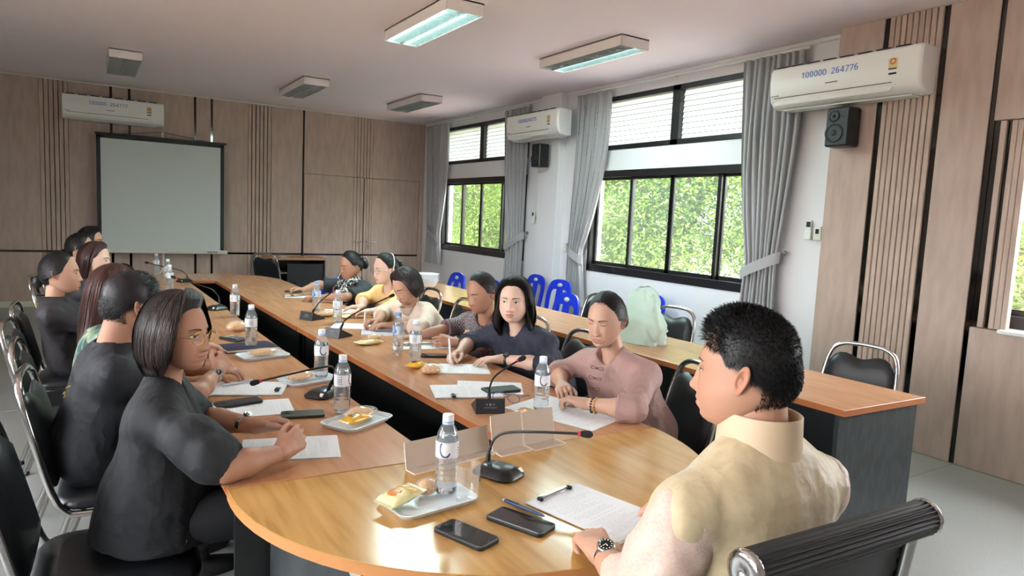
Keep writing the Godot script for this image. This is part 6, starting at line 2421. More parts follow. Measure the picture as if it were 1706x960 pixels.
	var f2 := Field.new(hl2.min(kl.min(kr)) - V(0.2, 0.5, 0.2), hl2.max(kl.max(kr)) + V(0.2, 0.15, 0.2), 0.018)
	f2.cap(hl2 - left * 0.06, hl2 + left * 0.06, 0.10 * b, 0.10 * b, 0.05)
	for k in [kl, kr]:
		var sg := 1.0 if k == kl else -1.0
		f2.cap(hl2 + left * sg * 0.085, k, 0.088 * b, 0.066, 0.04)
		f2.cap(k, V(k.x, 0.12, k.z) - bf * 0.04, 0.062, 0.052, 0.03, true)
	f2.emit(tr)
	var tm := part(tr, o.get("legs", "trousers"), o.get("pants", M("trouser black", rgb(26, 26, 30), 0.8)), t)
	tm.position = back
	for k in [kl, kr]:
		var a: Vector3 = V(k.x, 0.0, k.z) - bf * 0.04
		var sg := G.new()
		var rows := []
		for e in [[0.0, 0.9], [0.02, 1.0], [0.045, 0.95], [0.07, 0.7], [0.09, 0.62], [0.13, 0.6]]:
			var row := PackedVector3Array()
			for q in 20:
				var an := TAU * q / 20.0
				var fz := cos(an) * (0.11 if e[0] < 0.06 else 0.06) + (0.06 if e[0] < 0.06 else 0.0)
				row.append(a + bf * fz * e[1] + left * sin(an) * 0.045 * e[1] + V(0, e[0] + 0.002, 0))
			rows.append(row)
		sg.grid(rows, true)
		var sm := part(sg, "shoe", M("shoe black", rgb(24, 23, 24), 0.5), t)
		sm.position = back
	# --- collar
	if o.has("collar"):
		var cg := G.new()
		var ax := (nk - N).normalized()
		var cx := left
		var cz := cx.cross(ax).normalized() * -1.0
		cz = bf
		var rows := []
		var cr: float = nr + o.get("collar_r", 0.012)
		var ch: float = o.collar
		for e in [[-0.05, 1.12], [-0.02, 1.06], [0.0, 1.02], [ch * 0.5, 1.0], [ch, 0.98], [ch + 0.002, 0.94], [ch, 0.9], [ch * 0.4, 0.9]]:
			var row := PackedVector3Array()
			for k in 36:
				var a := TAU * k / 36.0
				var rr: float = cr * e[1]
				var drop := 0.35 * maxf(0.0, cos(a))
				row.append(N + up * (0.004 + e[0] - drop * 0.02) + bf * (cos(a) * rr * 1.08 + 0.008) + cx * sin(a) * rr)
			rows.append(row)
		cg.grid(rows, true)
		var cm := part(cg, "collar", o.get("collar_mat", o.cloth), t)
		cm.position = back
	# --- hair
	var hg: G
	var hc: Color = o.get("hairc", lin(30, 26, 25))
	var st: String = o.hair
	var cnt: int = o.get("strands", 2600 if near else 900)
	if st == "back":
		var bd: Vector3 = o.get("bun", Vector3(0, 0.05, -1))
		hg = hair_mesh(guides_back(bd, o.get("thick", 0.011)), HT, hc, cnt, 7, 0.0012, 0.004)
		if o.has("bun_r"):
			bun_mesh(hg, HT, scalp(bd, 0.012) + bd.normalized() * o.bun_r.z * 0.6, o.bun_r, hc, 3)
		if o.has("tail"):
			var tl: Array = o.tail
			hg.t = HT
			hg.col = hc
			var path := smooth(tl, 6)
			var rr := []
			for i in path.size():
				rr.append(0.03 * (1.0 - 0.6 * float(i) / path.size()) + 0.004 * sin(i * 1.7))
			hg.tube(path, rr, 10)
	elif st == "short":
		hg = hair_mesh(guides_short(o.get("thick", 0.014), o.get("side", 0.001)), HT, hc, 0, 7)
		spikes(hg, HT, hc, o.get("strands", 6000), 5, o.get("top", 0.03), 0.0065, o.get("lean", Vector3(0, 0.35, 0.25)))
	else:
		hg = hair_mesh(guides_long(o.get("yb", -0.13), o.get("thick", 0.018), o.get("face_open", 62.0), o.get("wave", 0.002), o.get("flare", 0.06), o.get("part", 0.15)), HT, hc, cnt, 7, 0.0013, o.get("lift", 0.006))
	hg.t = Transform3D()
	var hm := part(hg, "hair", M("hair", Color(1, 1, 1), 0.5, 0.0, {"vc": true, "spec": 0.5}), t)
	hm.position = back
	t.set_meta("head", HT)
	t.set_meta("back", back)
	if o.has("glasses"):
		worn_glasses(t, HT, back, o.glasses, o)
	return t

func sleeve(sh: Vector3, e: Vector3, w: Vector3, frac: float, r0: float, r1: float) -> Array:
	if frac <= 1.0:
		return [[sh, r0], [sh.lerp(e, frac), r1]]
	return [[sh, r0], [e, r0 * 0.92], [e.lerp(w, frac - 1.0), r1]]

func worn_glasses(t: Node3D, HT: Transform3D, back: Vector3, m: Material, o: Dictionary) -> void:
	var gl := Node3D.new()
	gl.name = "glasses"
	t.add_child(gl, true)
	gl.transform = Transform3D(HT.basis, HT.origin + back)
	var z := 0.0985
	for s: float in [-1.0, 1.0]:
		var rim := []
		for k in 26:
			var a := TAU * k / 26.0
			var x: float = s * 0.034 + cos(a) * 0.0235
			rim.append(V(x, -0.005 + sin(a) * 0.0195, z - absf(x) * absf(x) * 2.2))
		part(G.new().tube(rim, 0.0011, 6, true), "rim", m, gl)
		var ln := G.new()
		var ci := ln.vert(V(s * 0.034, -0.006, z - 0.0022), V(0, 0, 1))
		for q in rim:
			ln.vert(q, V(0, 0, 1))
		for k in 26:
			ln.idx.append_array([ci, ci + 1 + k, ci + 1 + (k + 1) % 26])
		part(ln, "lens", M("lens", Color(0.95, 0.95, 0.93, 0.05), 0.02), gl)
		part(G.new().tube(smooth([V(s * 0.0575, -0.002, z - 0.0075), V(s * 0.076, 0.0, 0.06), V(s * 0.081, 0.0, 0.01), V(s * 0.079, -0.004, -0.02), V(s * 0.076, -0.022, -0.034)], 4), 0.0013, 6), "temple", m, gl)
	part(G.new().tube(smooth([V(-0.0108, 0.0, z), V(0, 0.003, z + 0.004), V(0.0108, 0.0, z)], 4), 0.001, 6), "bridge", m, gl)

# watch, bracelet or ring round a limb: axis a, band radius r
func band(t: Node3D, at: Vector3, axis: Vector3, r: float, w: float, m: Material, called: String, beads := false) -> Node3D:
	var g := G.new()
	var z := axis.normalized()
	var x := z.cross(Vector3.UP).normalized()
	var y := z.cross(x)
	var back: Vector3 = t.get_meta("back")
	if beads:
		for k in 16:
			var a := TAU * k / 16.0
			g.ball(at + (x * cos(a) + y * sin(a)) * r, Vector3.ONE * w, 8, 5)
	else:
		var rows := []
		for e in [[-1, 0.0], [-0.8, 0.0016], [0.8, 0.0016], [1, 0.0]]:
			var row := PackedVector3Array()
			for k in 30:
				var a := TAU * k / 30.0
				var ro: float = r + e[1] + (0.0005 if k % 2 == 0 else 0.0)
				row.append(at + z * e[0] * w + x * cos(a) * ro + y * sin(a) * ro)
			rows.append(row)
		g.grid(rows, true)
	var p := part(g, called, m, t)
	p.position = back
	return p

func watch_case(t: Node3D, at: Vector3, axis: Vector3, out: Vector3, r: float, m: Material, square := false) -> void:
	var back: Vector3 = t.get_meta("back")
	var y := out.normalized()
	var z := (axis - y * axis.dot(y)).normalized()
	var B := Basis(y.cross(z), y, z)
	var p: MeshInstance3D
	if square:
		p = part(G.new().at(at, B).rounded([[r, r * 1.1, 0.006, 0.0], [r, r * 1.1, 0.006, 0.007], [r * 0.85, r * 0.95, 0.005, 0.0085]]), "watch_case", m, t)
	else:
		p = part(G.new().at(at, B).lathe([Vector2(0.0, 0.0), Vector2(r, 0.0), Vector2(r * 1.03, 0.004), Vector2(r, 0.008), Vector2(r * 0.8, 0.0095), Vector2(0.0, 0.0095)], 28), "watch_case", m, t)
	p.position = back
	var d := part(G.new().at(at + y * 0.0097, B).lathe([Vector2(r * 0.82, 0.0), Vector2(r * 0.8, 0.0004), Vector2(0.0, 0.0005)], 28), "dial", M("watch dial", rgb(22, 24, 26), 0.15), p)
	var mk := G.new().at(at + y * 0.0104, B)
	for k in 12:
		var a := TAU * k / 12.0
		mk.box(V(cos(a) * r * 0.66, 0, sin(a) * r * 0.66), V(r * 0.13, 0.0006, r * 0.13))
	mk.box(V(r * 0.2, 0.0002, 0), V(r * 0.5, 0.0006, r * 0.08))
	mk.box(V(0, 0.0002, -r * 0.15), V(r * 0.1, 0.0006, r * 0.4))
	part(mk, "hour_marks", M("white plastic"), p)

const REST := [0.5, 0.35, 0.4, 0.45, 0.5]
const FIST := [0.9, 1.35, 1.4, 1.45, 1.5]
const HOLD := [0.9, 0.85, 0.95, 1.15, 1.25]

func people() -> void:
	var GL := "people on the left side of the ring"
	var GR := "women on the window side of the ring"
	var down := V(0, -1, 0)
	var S1 := lin(190, 146, 122)
	var S2 := lin(196, 154, 132)
	var S3 := lin(176, 130, 106)
	var S4 := lin(218, 182, 162)
	var black := lin(22, 19, 19)
	# --- man in the cream silk jacket
	var silk := M("cream silk", Color(1, 1, 1), 0.55, 0.0, {"tex": noise_tex("silk", 0.02, [[0.2, rgb(200, 180, 142)], [0.8, rgb(212, 194, 158)]], 3), "tri": V(3, 3, 3), "normal": fold_tex(), "ns": 0.4, "rim": 0.4})
	var pink := M("pink brocade", Color(1, 1, 1), 0.45, 0.0, {"tex": noise_tex("brocade", 0.06, [[0.3, rgb(214, 180, 170)], [0.5, rgb(222, 196, 180)], [0.7, rgb(214, 192, 164)]], 2, FastNoiseLite.TYPE_CELLULAR), "tri": V(4, 4, 4), "normal": bump_tex("brocadebump", 0.1, 3.0), "ns": 0.4, "rim": 0.4})
	var mel := V(0.885, 0.80, -0.885)
	var mer := V(1.40, 0.82, -0.95)
	var man := person({"label": "man in cream silk jacket seen from behind at the half-round table", "group": "man at the head of the ring", "near": true, "man": true,
		"C": V(1.092, 1.243, -0.855), "ff": V(-0.42, -0.05, -0.91), "bf": V(0.05, 0, -1), "hip": V(1.085, 0.58, -0.80), "N": V(1.108, 1.098, -0.818), "cw": 0.27, "shl": V(0.921, 0.992, -0.829), "shr": V(1.291, 0.992, -0.811), "s": 1.0, "sw": 0.185, "b": 1.12, "full": 1.07,
		"el": mel, "er": mer, "wl": V(0.955, 0.788, -1.085), "wr": V(1.30, 0.785, -1.13), "hl": {"d": V(0.32, -0.02, -0.95), "n": V(0.1, -1, 0.0), "curl": [0.5, 1.0, 1.05, 1.1, 1.15], "spread": 0.6}, "hr": {"d": V(-0.3, 0, -0.95), "n": down}, "hs": 1.06, "arm": 1.15,
		"skin": lin(200, 150, 124), "cloth": silk, "sleeve": 0.02, "fold": 0.009, "shirt": "jacket", "collar": 0.064, "collar_r": 0.020, "collar_mat": M("cream collar", rgb(216, 190, 156), 0.5, 0.0, {"rim": 0.3}),
		"hair": "short", "hairc": lin(26, 24, 25), "strands": 34000, "top": 0.019, "thick": 0.011, "lean": V(0.1, 0.25, 0.1), "age": 0.7, "nose": 0.021, "open": 0.5, "lips": lin(170, 104, 92)})
	# set-in brocade sleeves
	var back: Vector3 = man.get_meta("back")
	var left := Vector3.UP.cross(V(0.05, 0, -1)).normalized()
	var nz := FastNoiseLite.new()
	nz.seed = 77
	nz.frequency = 7.0
	for e in [[V(1.106, 0.992, -0.82) + left * 0.185, mel, V(0.955, 0.788, -1.085)], [V(1.106, 0.992, -0.82) - left * 0.185, mer, V(1.30, 0.785, -1.13)]]:
		var a: Vector3 = e[0]
		var f := Field.new(a.min(e[1]).min(e[2]) - Vector3.ONE * 0.1, a.max(e[1]).max(e[2]) + Vector3.ONE * 0.1, 0.009)
		f.cap(a + V(0, 0.0, 0), a.lerp(e[1], 0.5), 0.07, 0.074, 0.02)
		f.cap(a.lerp(e[1], 0.5), e[1], 0.074, 0.064, 0.02)
		f.cap(e[1], e[1].lerp(e[2], 0.62), 0.06, 0.044, 0.03, true)
		var g := G.new()
		f.emit(g, nz, 0.015, V(1, 0.8, 1))
		var p := part(g, "sleeve", pink, man)
		p.position = back
	band(man, V(0.949, 0.792, -1.066), V(0.05, 0, -1), 0.0275, 0.009, M("chrome"), "watch_band")
	watch_case(man, V(0.944, 0.817, -1.064), V(0.05, 0, -1), V(-0.25, 0.95, 0.2), 0.0195, M("chrome"))
	band(man, V(0.995, 0.781, -1.19), V(0.3, -0.45, -0.85), 0.0108, 0.003, M("gold", rgb(214, 168, 84), 0.25, 1.0), "ring")
	# --- left side
	var dark := M("black blouse", rgb(23, 25, 30), 0.75, 0.0, {"normal": fold_tex(), "ns": 0.7, "tri": V(2.2, 1.5, 2.2), "rim": 0.12})
	var w1 := person({"label": "woman with gold glasses and black blouse, closest on the left", "group": GL, "near": true, "C": V(0.232, 1.118, -2.30), "ff": V(0.74, -0.04, 0.67), "bf": V(0.97, 0, 0.18), "hip": V(0.165, 0.60, -2.27), "sw": 0.16, "b": 1.08, "full": 1.04, "hem": 0.09,
		"el": V(0.315, 0.80, -2.42), "er": V(0.315, 0.795, -1.93), "wl": V(0.445, 0.815, -2.215), "wr": V(0.47, 0.80, -1.975), "hl": {"d": V(0.86, 0.08, 0.42), "n": V(0.2, -0.5, 0.7), "curl": [0.8, 0.7, 0.8, 0.9, 1.0]}, "hr": {"d": V(0.78, 0.30, -0.5), "n": V(-0.25, -0.35, -0.85), "curl": [0.9, 0.95, 1.05, 1.15, 1.2]}, "hs": 0.95, "arm": 1.08,
		"skin": S3, "cloth": dark, "sleeve_l": [[V(0, 0, 0), 0.056], [V(0.27, 0.83, -2.43), 0.068], [V(0.325, 0.81, -2.39), 0.05]], "sleeve_r": [[V(0, 0, 0), 0.056], [V(0.245, 0.85, -2.03), 0.07], [V(0.29, 0.815, -1.965), 0.07], [V(0.335, 0.803, -1.935), 0.052]], "vneck": V(0.11, 0.09, 0.02), "fold": 0.010,
		"hair": "long", "yb": -0.125, "thick": 0.022, "face_open": 58.0, "flare": 0.10, "part": 0.1, "hairc": lin(50, 42, 40), "wave": 0.010, "open": 0.8, "age": 0.9, "glasses": M("gold"), "strands": 7000, "lift": 0.010, "lips": lin(150, 88, 80)})
	band(w1, V(0.418, 0.815, -2.255), V(0.55, 0, 0.83), 0.027, 0.008, M("chrome"), "watch_band")
	watch_case(w1, V(0.43, 0.842, -2.25), V(0.55, 0, 0.83), V(0.3, 0.9, 0.3), 0.011, M("chrome"), true)
	var polo := M("black polo", rgb(22, 24, 31), 0.72, 0.0, {"normal": fold_tex(), "ns": 0.7, "tri": V(2.2, 1.5, 2.2), "rim": 0.1})
	var w2 := person({"label": "man with short black hair and black polo shirt, second on the left", "group": GL, "man": true, "near": true, "C": V(0.128, 1.125, -2.875), "ff": V(0.88, -0.16, -0.42), "bf": V(0.98, 0, -0.08), "hip": V(0.0, 0.59, -2.95), "N": V(0.07, 0.96, -2.9), "sw": 0.18, "b": 1.15,
		"el": V(0.33, 0.80, -3.24), "er": V(0.345, 0.795, -2.76), "wl": V(0.46, 0.80, -3.12), "wr": V(0.442, 0.835, -2.93), "hl": {"d": V(0.7, 0, 0.5), "n": down}, "hr": {"d": V(0.35, 0.35, -0.6), "n": V(-0.5, -0.3, -0.6), "curl": FIST}, "skin": S3, "cloth": polo, "sleeve": 0.75, "sr1": 0.066, "collar": 0.03, "collar_r": 0.016, "fold": 0.01,
		"hair": "short", "hairc": lin(22, 21, 23), "strands": 26000, "top": 0.022, "thick": 0.017, "lean": V(0, 0.1, 0.5)})
	band(w2, V(0.425, 0.825, -2.90), V(0.5, 0.2, -0.8), 0.0285, 0.009, M("chrome"), "watch_band")
	watch_case(w2, V(0.436, 0.842, -2.882), V(0.5, 0.2, -0.8), V(0.45, 0.55, 0.7), 0.016, M("chrome"), true)
	back_print(w2, V(-0.055, 0.80, -2.87), V(-0.75, 0.15, 0.65), M("gold print", rgb(196, 168, 60), 0.6))
	var vest := M("green vest", Color(1, 1, 1), 0.7, 0.0, {"tex": noise_tex("vest", 0.008, [[0.35, rgb(46, 84, 84)], [0.5, rgb(88, 132, 126)], [0.62, rgb(176, 188, 186)], [0.68, rgb(196, 196, 90)], [0.72, rgb(40, 60, 66)]], 1), "tri": V(2, 2, 2)})
	person({"label": "woman with long brown hair and green vest, leaning behind the man in black", "group": GL, "C": V(0.10, 1.09, -3.66), "ff": V(0.9, -0.2, -0.3), "bf": V(1, 0, 0), "hip": V(0.02, 0.59, -3.55), "el": V(0.33, 0.80, -3.82), "er": V(0.33, 0.80, -3.42), "wl": V(0.45, 0.8, -3.68), "wr": V(0.22, 0.97, -3.60), "hl": {"d": V(1, 0, 0.2), "n": down}, "hr": {"d": V(-0.2, 0.9, -0.1), "n": V(-0.8, 0.1, -0.4), "curl": REST},
		"skin": S2, "cloth": vest, "sleeve": 0.7, "hair": "long", "yb": -0.27, "thick": 0.022, "hairc": lin(74, 44, 38), "face_open": 60.0, "flare": 0.04})
	var jacket := M("dark jacket", rgb(38, 34, 38), 0.7, 0.0, {"normal": fold_tex(), "ns": 0.7, "tri": V(2.2, 1.5, 2.2), "rim": 0.2})
	var w4 := person({"label": "woman with tied black hair and dark brown jacket with small emblem", "group": GL, "C": V(-0.135, 1.085, -4.62), "ff": V(0.93, 0.0, 0.15), "bf": V(0.97, 0, 0.1), "hip": V(-0.09, 0.59, -4.76), "b": 1.05, "sw": 0.17, "el": V(0.10, 0.74, -5.0), "er": V(0.12, 0.74, -4.5), "wl": V(0.29, 0.8, -4.86), "wr": V(0.29, 0.8, -4.66), "hl": {"d": V(1, 0, 0.2), "n": down}, "hr": {"d": V(1, 0, -0.2), "n": down},
		"skin": S1, "cloth": jacket, "sleeve": 1.8, "sr1": 0.042, "shirt": "jacket", "collar": 0.04, "collar_r": 0.02, "hair": "back", "bun": V(0, -0.4, -1), "bun_r": V(0.032, 0.036, 0.026), "hairc": lin(26, 22, 24), "open": 0.6})
	back_print(w4, V(-0.235, 0.90, -4.64), V(-0.8, 0.2, 0.6), M("gold print"))
	person({"label": "young woman with long brown hair, behind the woman in dark jacket", "group": GL, "C": V(0.04, 1.095, -5.56), "ff": V(0.88, -0.12, 0.3), "bf": V(1, 0, 0.1), "hip": V(-0.04, 0.59, -5.7), "el": V(0.2, 0.76, -5.95), "er": V(0.2, 0.76, -5.42), "wl": V(0.32, 0.8, -5.8), "wr": V(0.32, 0.8, -5.6), "hl": {"d": V(1, 0, 0.2), "n": down}, "hr": {"d": V(1, 0, -0.2), "n": down},
		"skin": S4, "cloth": jacket, "sleeve": 1.6, "sr1": 0.045, "hair": "long", "yb": -0.25, "thick": 0.014, "hairc": lin(62, 40, 36), "face_open": 88.0, "flare": 0.0, "open": 0.7})
	person({"label": "person with dark tied hair, second farthest on the left side", "group": GL, "C": V(-0.05, 1.115, -6.38), "ff": V(0.9, 0, 0.1), "bf": V(1, 0, 0.0), "hip": V(-0.1, 0.59, -6.42), "el": V(0.12, 0.76, -6.65), "er": V(0.12, 0.76, -6.15), "wl": V(0.28, 0.8, -6.5), "wr": V(0.28, 0.8, -6.3), "hl": {"d": V(1, 0, 0.2), "n": down}, "hr": {"d": V(1, 0, -0.2), "n": down},
		"skin": S1, "cloth": jacket, "sleeve": 1.6, "sr1": 0.045, "hair": "back", "hairc": black, "bun": V(0, -0.3, -1), "bun_r": V(0.03, 0.03, 0.025)})
	person({"label": "person with black hair, farthest on the left side", "group": GL, "C": V(0.02, 1.145, -7.05), "ff": V(0.9, -0.1, 0.25), "bf": V(1, 0, 0.0), "hip": V(-0.06, 0.59, -7.06), "el": V(0.16, 0.76, -7.3), "er": V(0.16, 0.76, -6.8), "wl": V(0.3, 0.8, -7.15), "wr": V(0.3, 0.8, -6.95), "hl": {"d": V(1, 0, 0.2), "n": down}, "hr": {"d": V(1, 0, -0.2), "n": down},
		"skin": S1, "cloth": polo, "sleeve": 0.7, "hair": "long", "yb": -0.1, "thick": 0.016, "hairc": black, "face_open": 60.0})
	# --- window side
	var mauve := M("mauve blouse", rgb(168, 134, 128), 0.7, 0.0, {"normal": fold_tex(), "ns": 0.7, "tri": V(2.2, 1.5, 2.2), "rim": 0.3})
	var p6 := person({"label": "older woman in mauve blouse with hands clasped, nearest on the window side", "group": GR, "near": true, "C": V(1.925, 1.095, -2.265), "ff": V(-0.9, -0.2, 0.36), "bf": V(-0.97, 0, 0.2), "hip": V(2.13, 0.59, -2.24), "N": V(1.975, 0.925, -2.265), "sw": 0.16, "b": 1.02,
		"el": V(1.785, 0.80, -1.90), "er": V(1.84, 0.82, -2.48), "wl": V(1.685, 0.79, -2.075), "wr": V(1.755, 0.795, -2.33), "hl": {"d": V(-0.45, 0.06, -0.85), "n": V(-0.35, -0.6, -0.5), "curl": [0.7, 0.9, 0.95, 1.0, 1.05]}, "hr": {"d": V(-0.55, 0.1, 0.8), "n": V(-0.2, -0.5, 0.6), "curl": [0.8, 0.9, 1.0, 1.05, 1.1]}, "hs": 0.92,
		"skin": S2, "cloth": mauve, "sleeve": 1.28, "sr1": 0.062, "vneck": V(0.1, 0.05, 0.02), "fold": 0.011,
		"hair": "back", "bun": V(0, -0.25, -1), "bun_r": V(0.042, 0.05, 0.034), "hairc": lin(20, 18, 19), "age": 1.0, "brow": lin(84, 66, 58), "open": 0.25, "gaze": 0.0, "lips": lin(166, 100, 96)})
	band(p6, V(1.70, 0.79, -2.048), V(-0.5, 0, -0.85), 0.029, 0.0042, M("black beads", rgb(40, 28, 26), 0.4), "bracelet", true)
	band(p6, V(1.708, 0.79, -2.035), V(-0.5, 0, -0.85), 0.0295, 0.005, M("gold"), "bracelet", true)
	frog_buttons(p6, V(1.875, 0.885, -2.235), V(1.835, 0.76, -2.215), V(-0.9, 0.2, 0.28))
	var navy := M("navy blouse", rgb(36, 40, 58), 0.75, 0.0, {"normal": fold_tex(), "ns": 0.7, "tri": V(2.2, 1.5, 2.2), "rim": 0.2})
	var p5 := person({"label": "woman in navy blouse with wavy black hair, looking at the viewer", "group": GR, "near": true, "C": V(1.895, 1.092, -2.975), "ff": V(-0.72, -0.06, 0.68), "roll": 0.03, "bf": V(-0.93, 0, 0.3), "hip": V(2.14, 0.59, -3.02), "sw": 0.165, "b": 1.1, "full": 1.08,
		"el": V(1.915, 0.80, -2.70), "er": V(1.79, 0.825, -3.25), "wl": V(1.81, 0.79, -2.925), "wr": V(1.665, 0.79, -3.13), "hl": {"d": V(-0.95, -0.05, -0.3), "n": down, "curl": [0.4, 0.3, 0.3, 0.35, 0.4]}, "hr": {"d": V(-0.85, 0.0, 0.55), "n": V(0.1, -0.8, 0.5), "curl": HOLD},
		"skin": S4, "cloth": navy, "sleeve": 1.15, "vneck": V(0.12, 0.07, 0.02), "hair": "long", "yb": -0.20, "thick": 0.02, "wave": 0.018, "lift": 0.012, "strands": 4000, "face_open": 66.0, "flare": 0.14, "hairc": lin(24, 20, 20), "open": 0.85, "gaze": -0.0015, "lips": lin(176, 84, 84)})
	band(p5, V(1.825, 0.79, -2.90), V(-0.4, 0, -0.9), 0.028, 0.009, M("black plastic"), "watch_band")
	watch_case(p5, V(1.815, 0.815, -2.895), V(-0.4, 0, -0.9), V(-0.3, 0.9, 0.2), 0.015, M("black plastic"), true)
	pen(V(1.572, 0.885, -3.075), V(1.562, 0.765, -3.03), rgb(228, 230, 236), "white pen held by the woman in navy")
	var ikat := M("ikat blouse", Color(1, 1, 1), 0.75, 0.0, {"tex": ikat_image(), "tri": V(2.8, 2.8, 2.8)})
	var p4 := person({"label": "woman in patterned grey and maroon blouse with tied hair, looking down", "group": GR, "C": V(1.965, 1.072, -3.45), "ff": V(-0.9, -0.28, 0.22), "bf": V(-0.95, 0, 0.25), "hip": V(2.16, 0.59, -3.62), "sw": 0.165, "b": 1.05,
		"el": V(1.93, 0.79, -3.30), "er": V(1.79, 0.82, -3.62), "wl": V(1.80, 0.785, -3.44), "wr": V(1.64, 0.79, -3.64), "hl": {"d": V(-0.8, 0.0, -0.5), "n": V(0.2, -0.5, -0.6), "curl": REST}, "hr": {"d": V(-1, -0.05, 0.0), "n": down, "curl": REST},
		"skin": S3, "cloth": ikat, "sleeve": 0.85, "sr1": 0.06, "vneck": V(0.09, 0.02, 0.02), "hair": "back", "bun": V(0, -0.3, -1), "tail": [V(0, -0.03, -0.1), V(0.01, -0.08, -0.115), V(0.02, -0.15, -0.09), V(0.02, -0.2, -0.08)], "hairc": lin(30, 22, 22), "lips": lin(176, 92, 92), "open": 0.0})
	flower_pin(p4, V(1.855, 0.84, -3.40), V(-0.85, 0.1, 0.5))
	var cream := M("cream blouse", rgb(212, 194, 176), 0.75, 0.0, {"normal": fold_tex(), "ns": 0.7, "tri": V(2.2, 1.5, 2.2), "rim": 0.3})
	var p3 := person({"label": "woman in cream blouse with short dark hair bowed over her writing", "group": GR, "C": V(1.80, 1.035, -4.18), "ff": V(-0.80, -0.52, 0.22), "bf": V(-0.95, 0, 0.25), "hip": V(2.13, 0.59, -4.42), "sw": 0.165, "b": 1.12,
		"el": V(1.80, 0.80, -3.90), "er": V(1.75, 0.82, -4.45), "wl": V(1.655, 0.795, -4.03), "wr": V(1.60, 0.80, -4.17), "hl": {"d": V(-0.85, 0, -0.2), "n": down, "curl": REST}, "hr": {"d": V(-0.9, 0, 0.3), "n": V(0, -0.9, 0.4), "curl": HOLD},
		"skin": S1, "cloth": cream, "sleeve": 1.45, "sr1": 0.05, "collar": 0.025, "hair": "long", "yb": -0.075, "thick": 0.024, "face_open": 60.0, "flare": 0.02, "hairc": lin(44, 32, 34), "open": 0.0})
	band(p3, V(1.69, 0.797, -3.99), V(-0.7, 0, -0.6), 0.029, 0.003, M("red thread", rgb(150, 30, 34), 0.7), "bracelet")
	pen(V(1.508, 0.872, -4.15), V(1.496, 0.775, -4.12), rgb(228, 230, 236), "white pen held by the woman in cream")
	var yellow := M("yellow blouse", rgb(232, 192, 130), 0.75, 0.0, {"normal": fold_tex(), "ns": 0.7, "tri": V(2.2, 1.5, 2.2), "rim": 0.3})
	var p2 := person({"label": "woman in pale yellow blouse with glasses and white headband", "group": GR, "C": V(1.93, 1.085, -4.89), "ff": V(-0.94, -0.16, 0.2), "bf": V(-0.97, 0, 0.2), "hip": V(2.16, 0.59, -5.1), "sw": 0.16, "b": 1.0,
		"el": V(1.86, 0.80, -4.65), "er": V(1.83, 0.82, -5.1), "wl": V(1.72, 0.79, -4.66), "wr": V(1.74, 0.80, -4.84), "hl": {"d": V(-0.9, 0, 0.1), "n": down, "curl": REST}, "hr": {"d": V(-0.85, 0, -0.1), "n": down, "curl": REST},
		"skin": S4, "cloth": yellow, "sleeve": 1.2, "vneck": V(0.12, 0.06, 0.02), "hair": "back", "bun": V(0, 0.1, -1), "bun_r": V(0.035, 0.035, 0.03), "hairc": lin(26, 22, 22), "open": 0.3, "glasses": M("chrome")})
	headband(p2, M("white plastic"))
	var scarfm := M("black tee", rgb(34, 38, 44), 0.75, 0.0, {"normal": fold_tex(), "ns": 0.7, "tri": V(2.2, 1.5, 2.2), "rim": 0.2})
	var p1 := person({"label": "woman in black shirt with black and white scarf holding a phone", "group": GR, "C": V(1.93, 1.042, -5.70), "ff": V(-0.95, -0.22, 0.15), "bf": V(-0.96, 0, 0.2), "hip": V(2.16, 0.59, -5.93), "sw": 0.17, "b": 1.15, "full": 1.1,
		"el": V(1.80, 0.80, -5.42), "er": V(1.74, 0.845, -5.98), "wl": V(1.62, 0.79, -5.52), "wr": V(1.575, 0.80, -5.93), "hl": {"d": V(-0.9, 0, -0.25), "n": down, "curl": REST}, "hr": {"d": V(-0.9, 0, 0.1), "n": V(0, -0.6, 0.6), "curl": HOLD},
		"skin": S3, "cloth": scarfm, "sleeve": 0.85, "sr1": 0.07, "hair": "back", "bun": V(0, -0.1, -1), "bun_r": V(0.045, 0.05, 0.035), "thick": 0.015, "hairc": lin(24, 21, 22), "open": 0.0})
	scarf(p1)
	phone(V(1.50, 0.79, -5.92), 1.4, Vector2(0.07, 0.145), rgb(40, 36, 38), true, "phone in the hand of the woman with scarf")

func back_print(t: Node3D, at: Vector3, out: Vector3, m: Material) -> void:
	var back: Vector3 = t.get_meta("back")
	var B := looking(out)
	var g := G.new()
	for k in 5:
		g.at(at, B)
		var x := -0.04 + k * 0.02
		g.tube(smooth([V(x, 0.0, 0.006), V(x + 0.008, 0.012, 0.007), V(x + 0.012, -0.004, 0.007), V(x + 0.004, -0.01, 0.006)], 3), 0.0022, 5)
	g.tube([V(-0.03, 0.025, 0.006), V(0.02, 0.05, 0.004)], 0.002, 5)
	var p := part(g, "printed_emblem", m, t)
	p.position = back

func frog_buttons(t: Node3D, a: Vector3, b: Vector3, out: Vector3) -> void:
	var back: Vector3 = t.get_meta("back")
	var m := M("braid", rgb(120, 88, 84), 0.8)
	for k in 4:
		var c := a.lerp(b, k / 3.0) + out.normalized() * 0.012
		var B := looking(out)
		var g := G.new().at(c, B)
		for s in [-1.0, 1.0]:
			g.tube(smooth([V(0, 0, 0), V(s * 0.012, 0.004, 0.001), V(s * 0.028, 0.006, 0), V(s * 0.032, 0, 0), V(s * 0.026, -0.005, 0), V(s * 0.012, -0.003, 0), V(0, 0, 0)], 3), 0.0018, 5)
		g.ball(V(0, 0, 0.003), V(0.005, 0.005, 0.005), 8, 6)
		var p := part(g, "frog_button", m, t)
		p.position = back

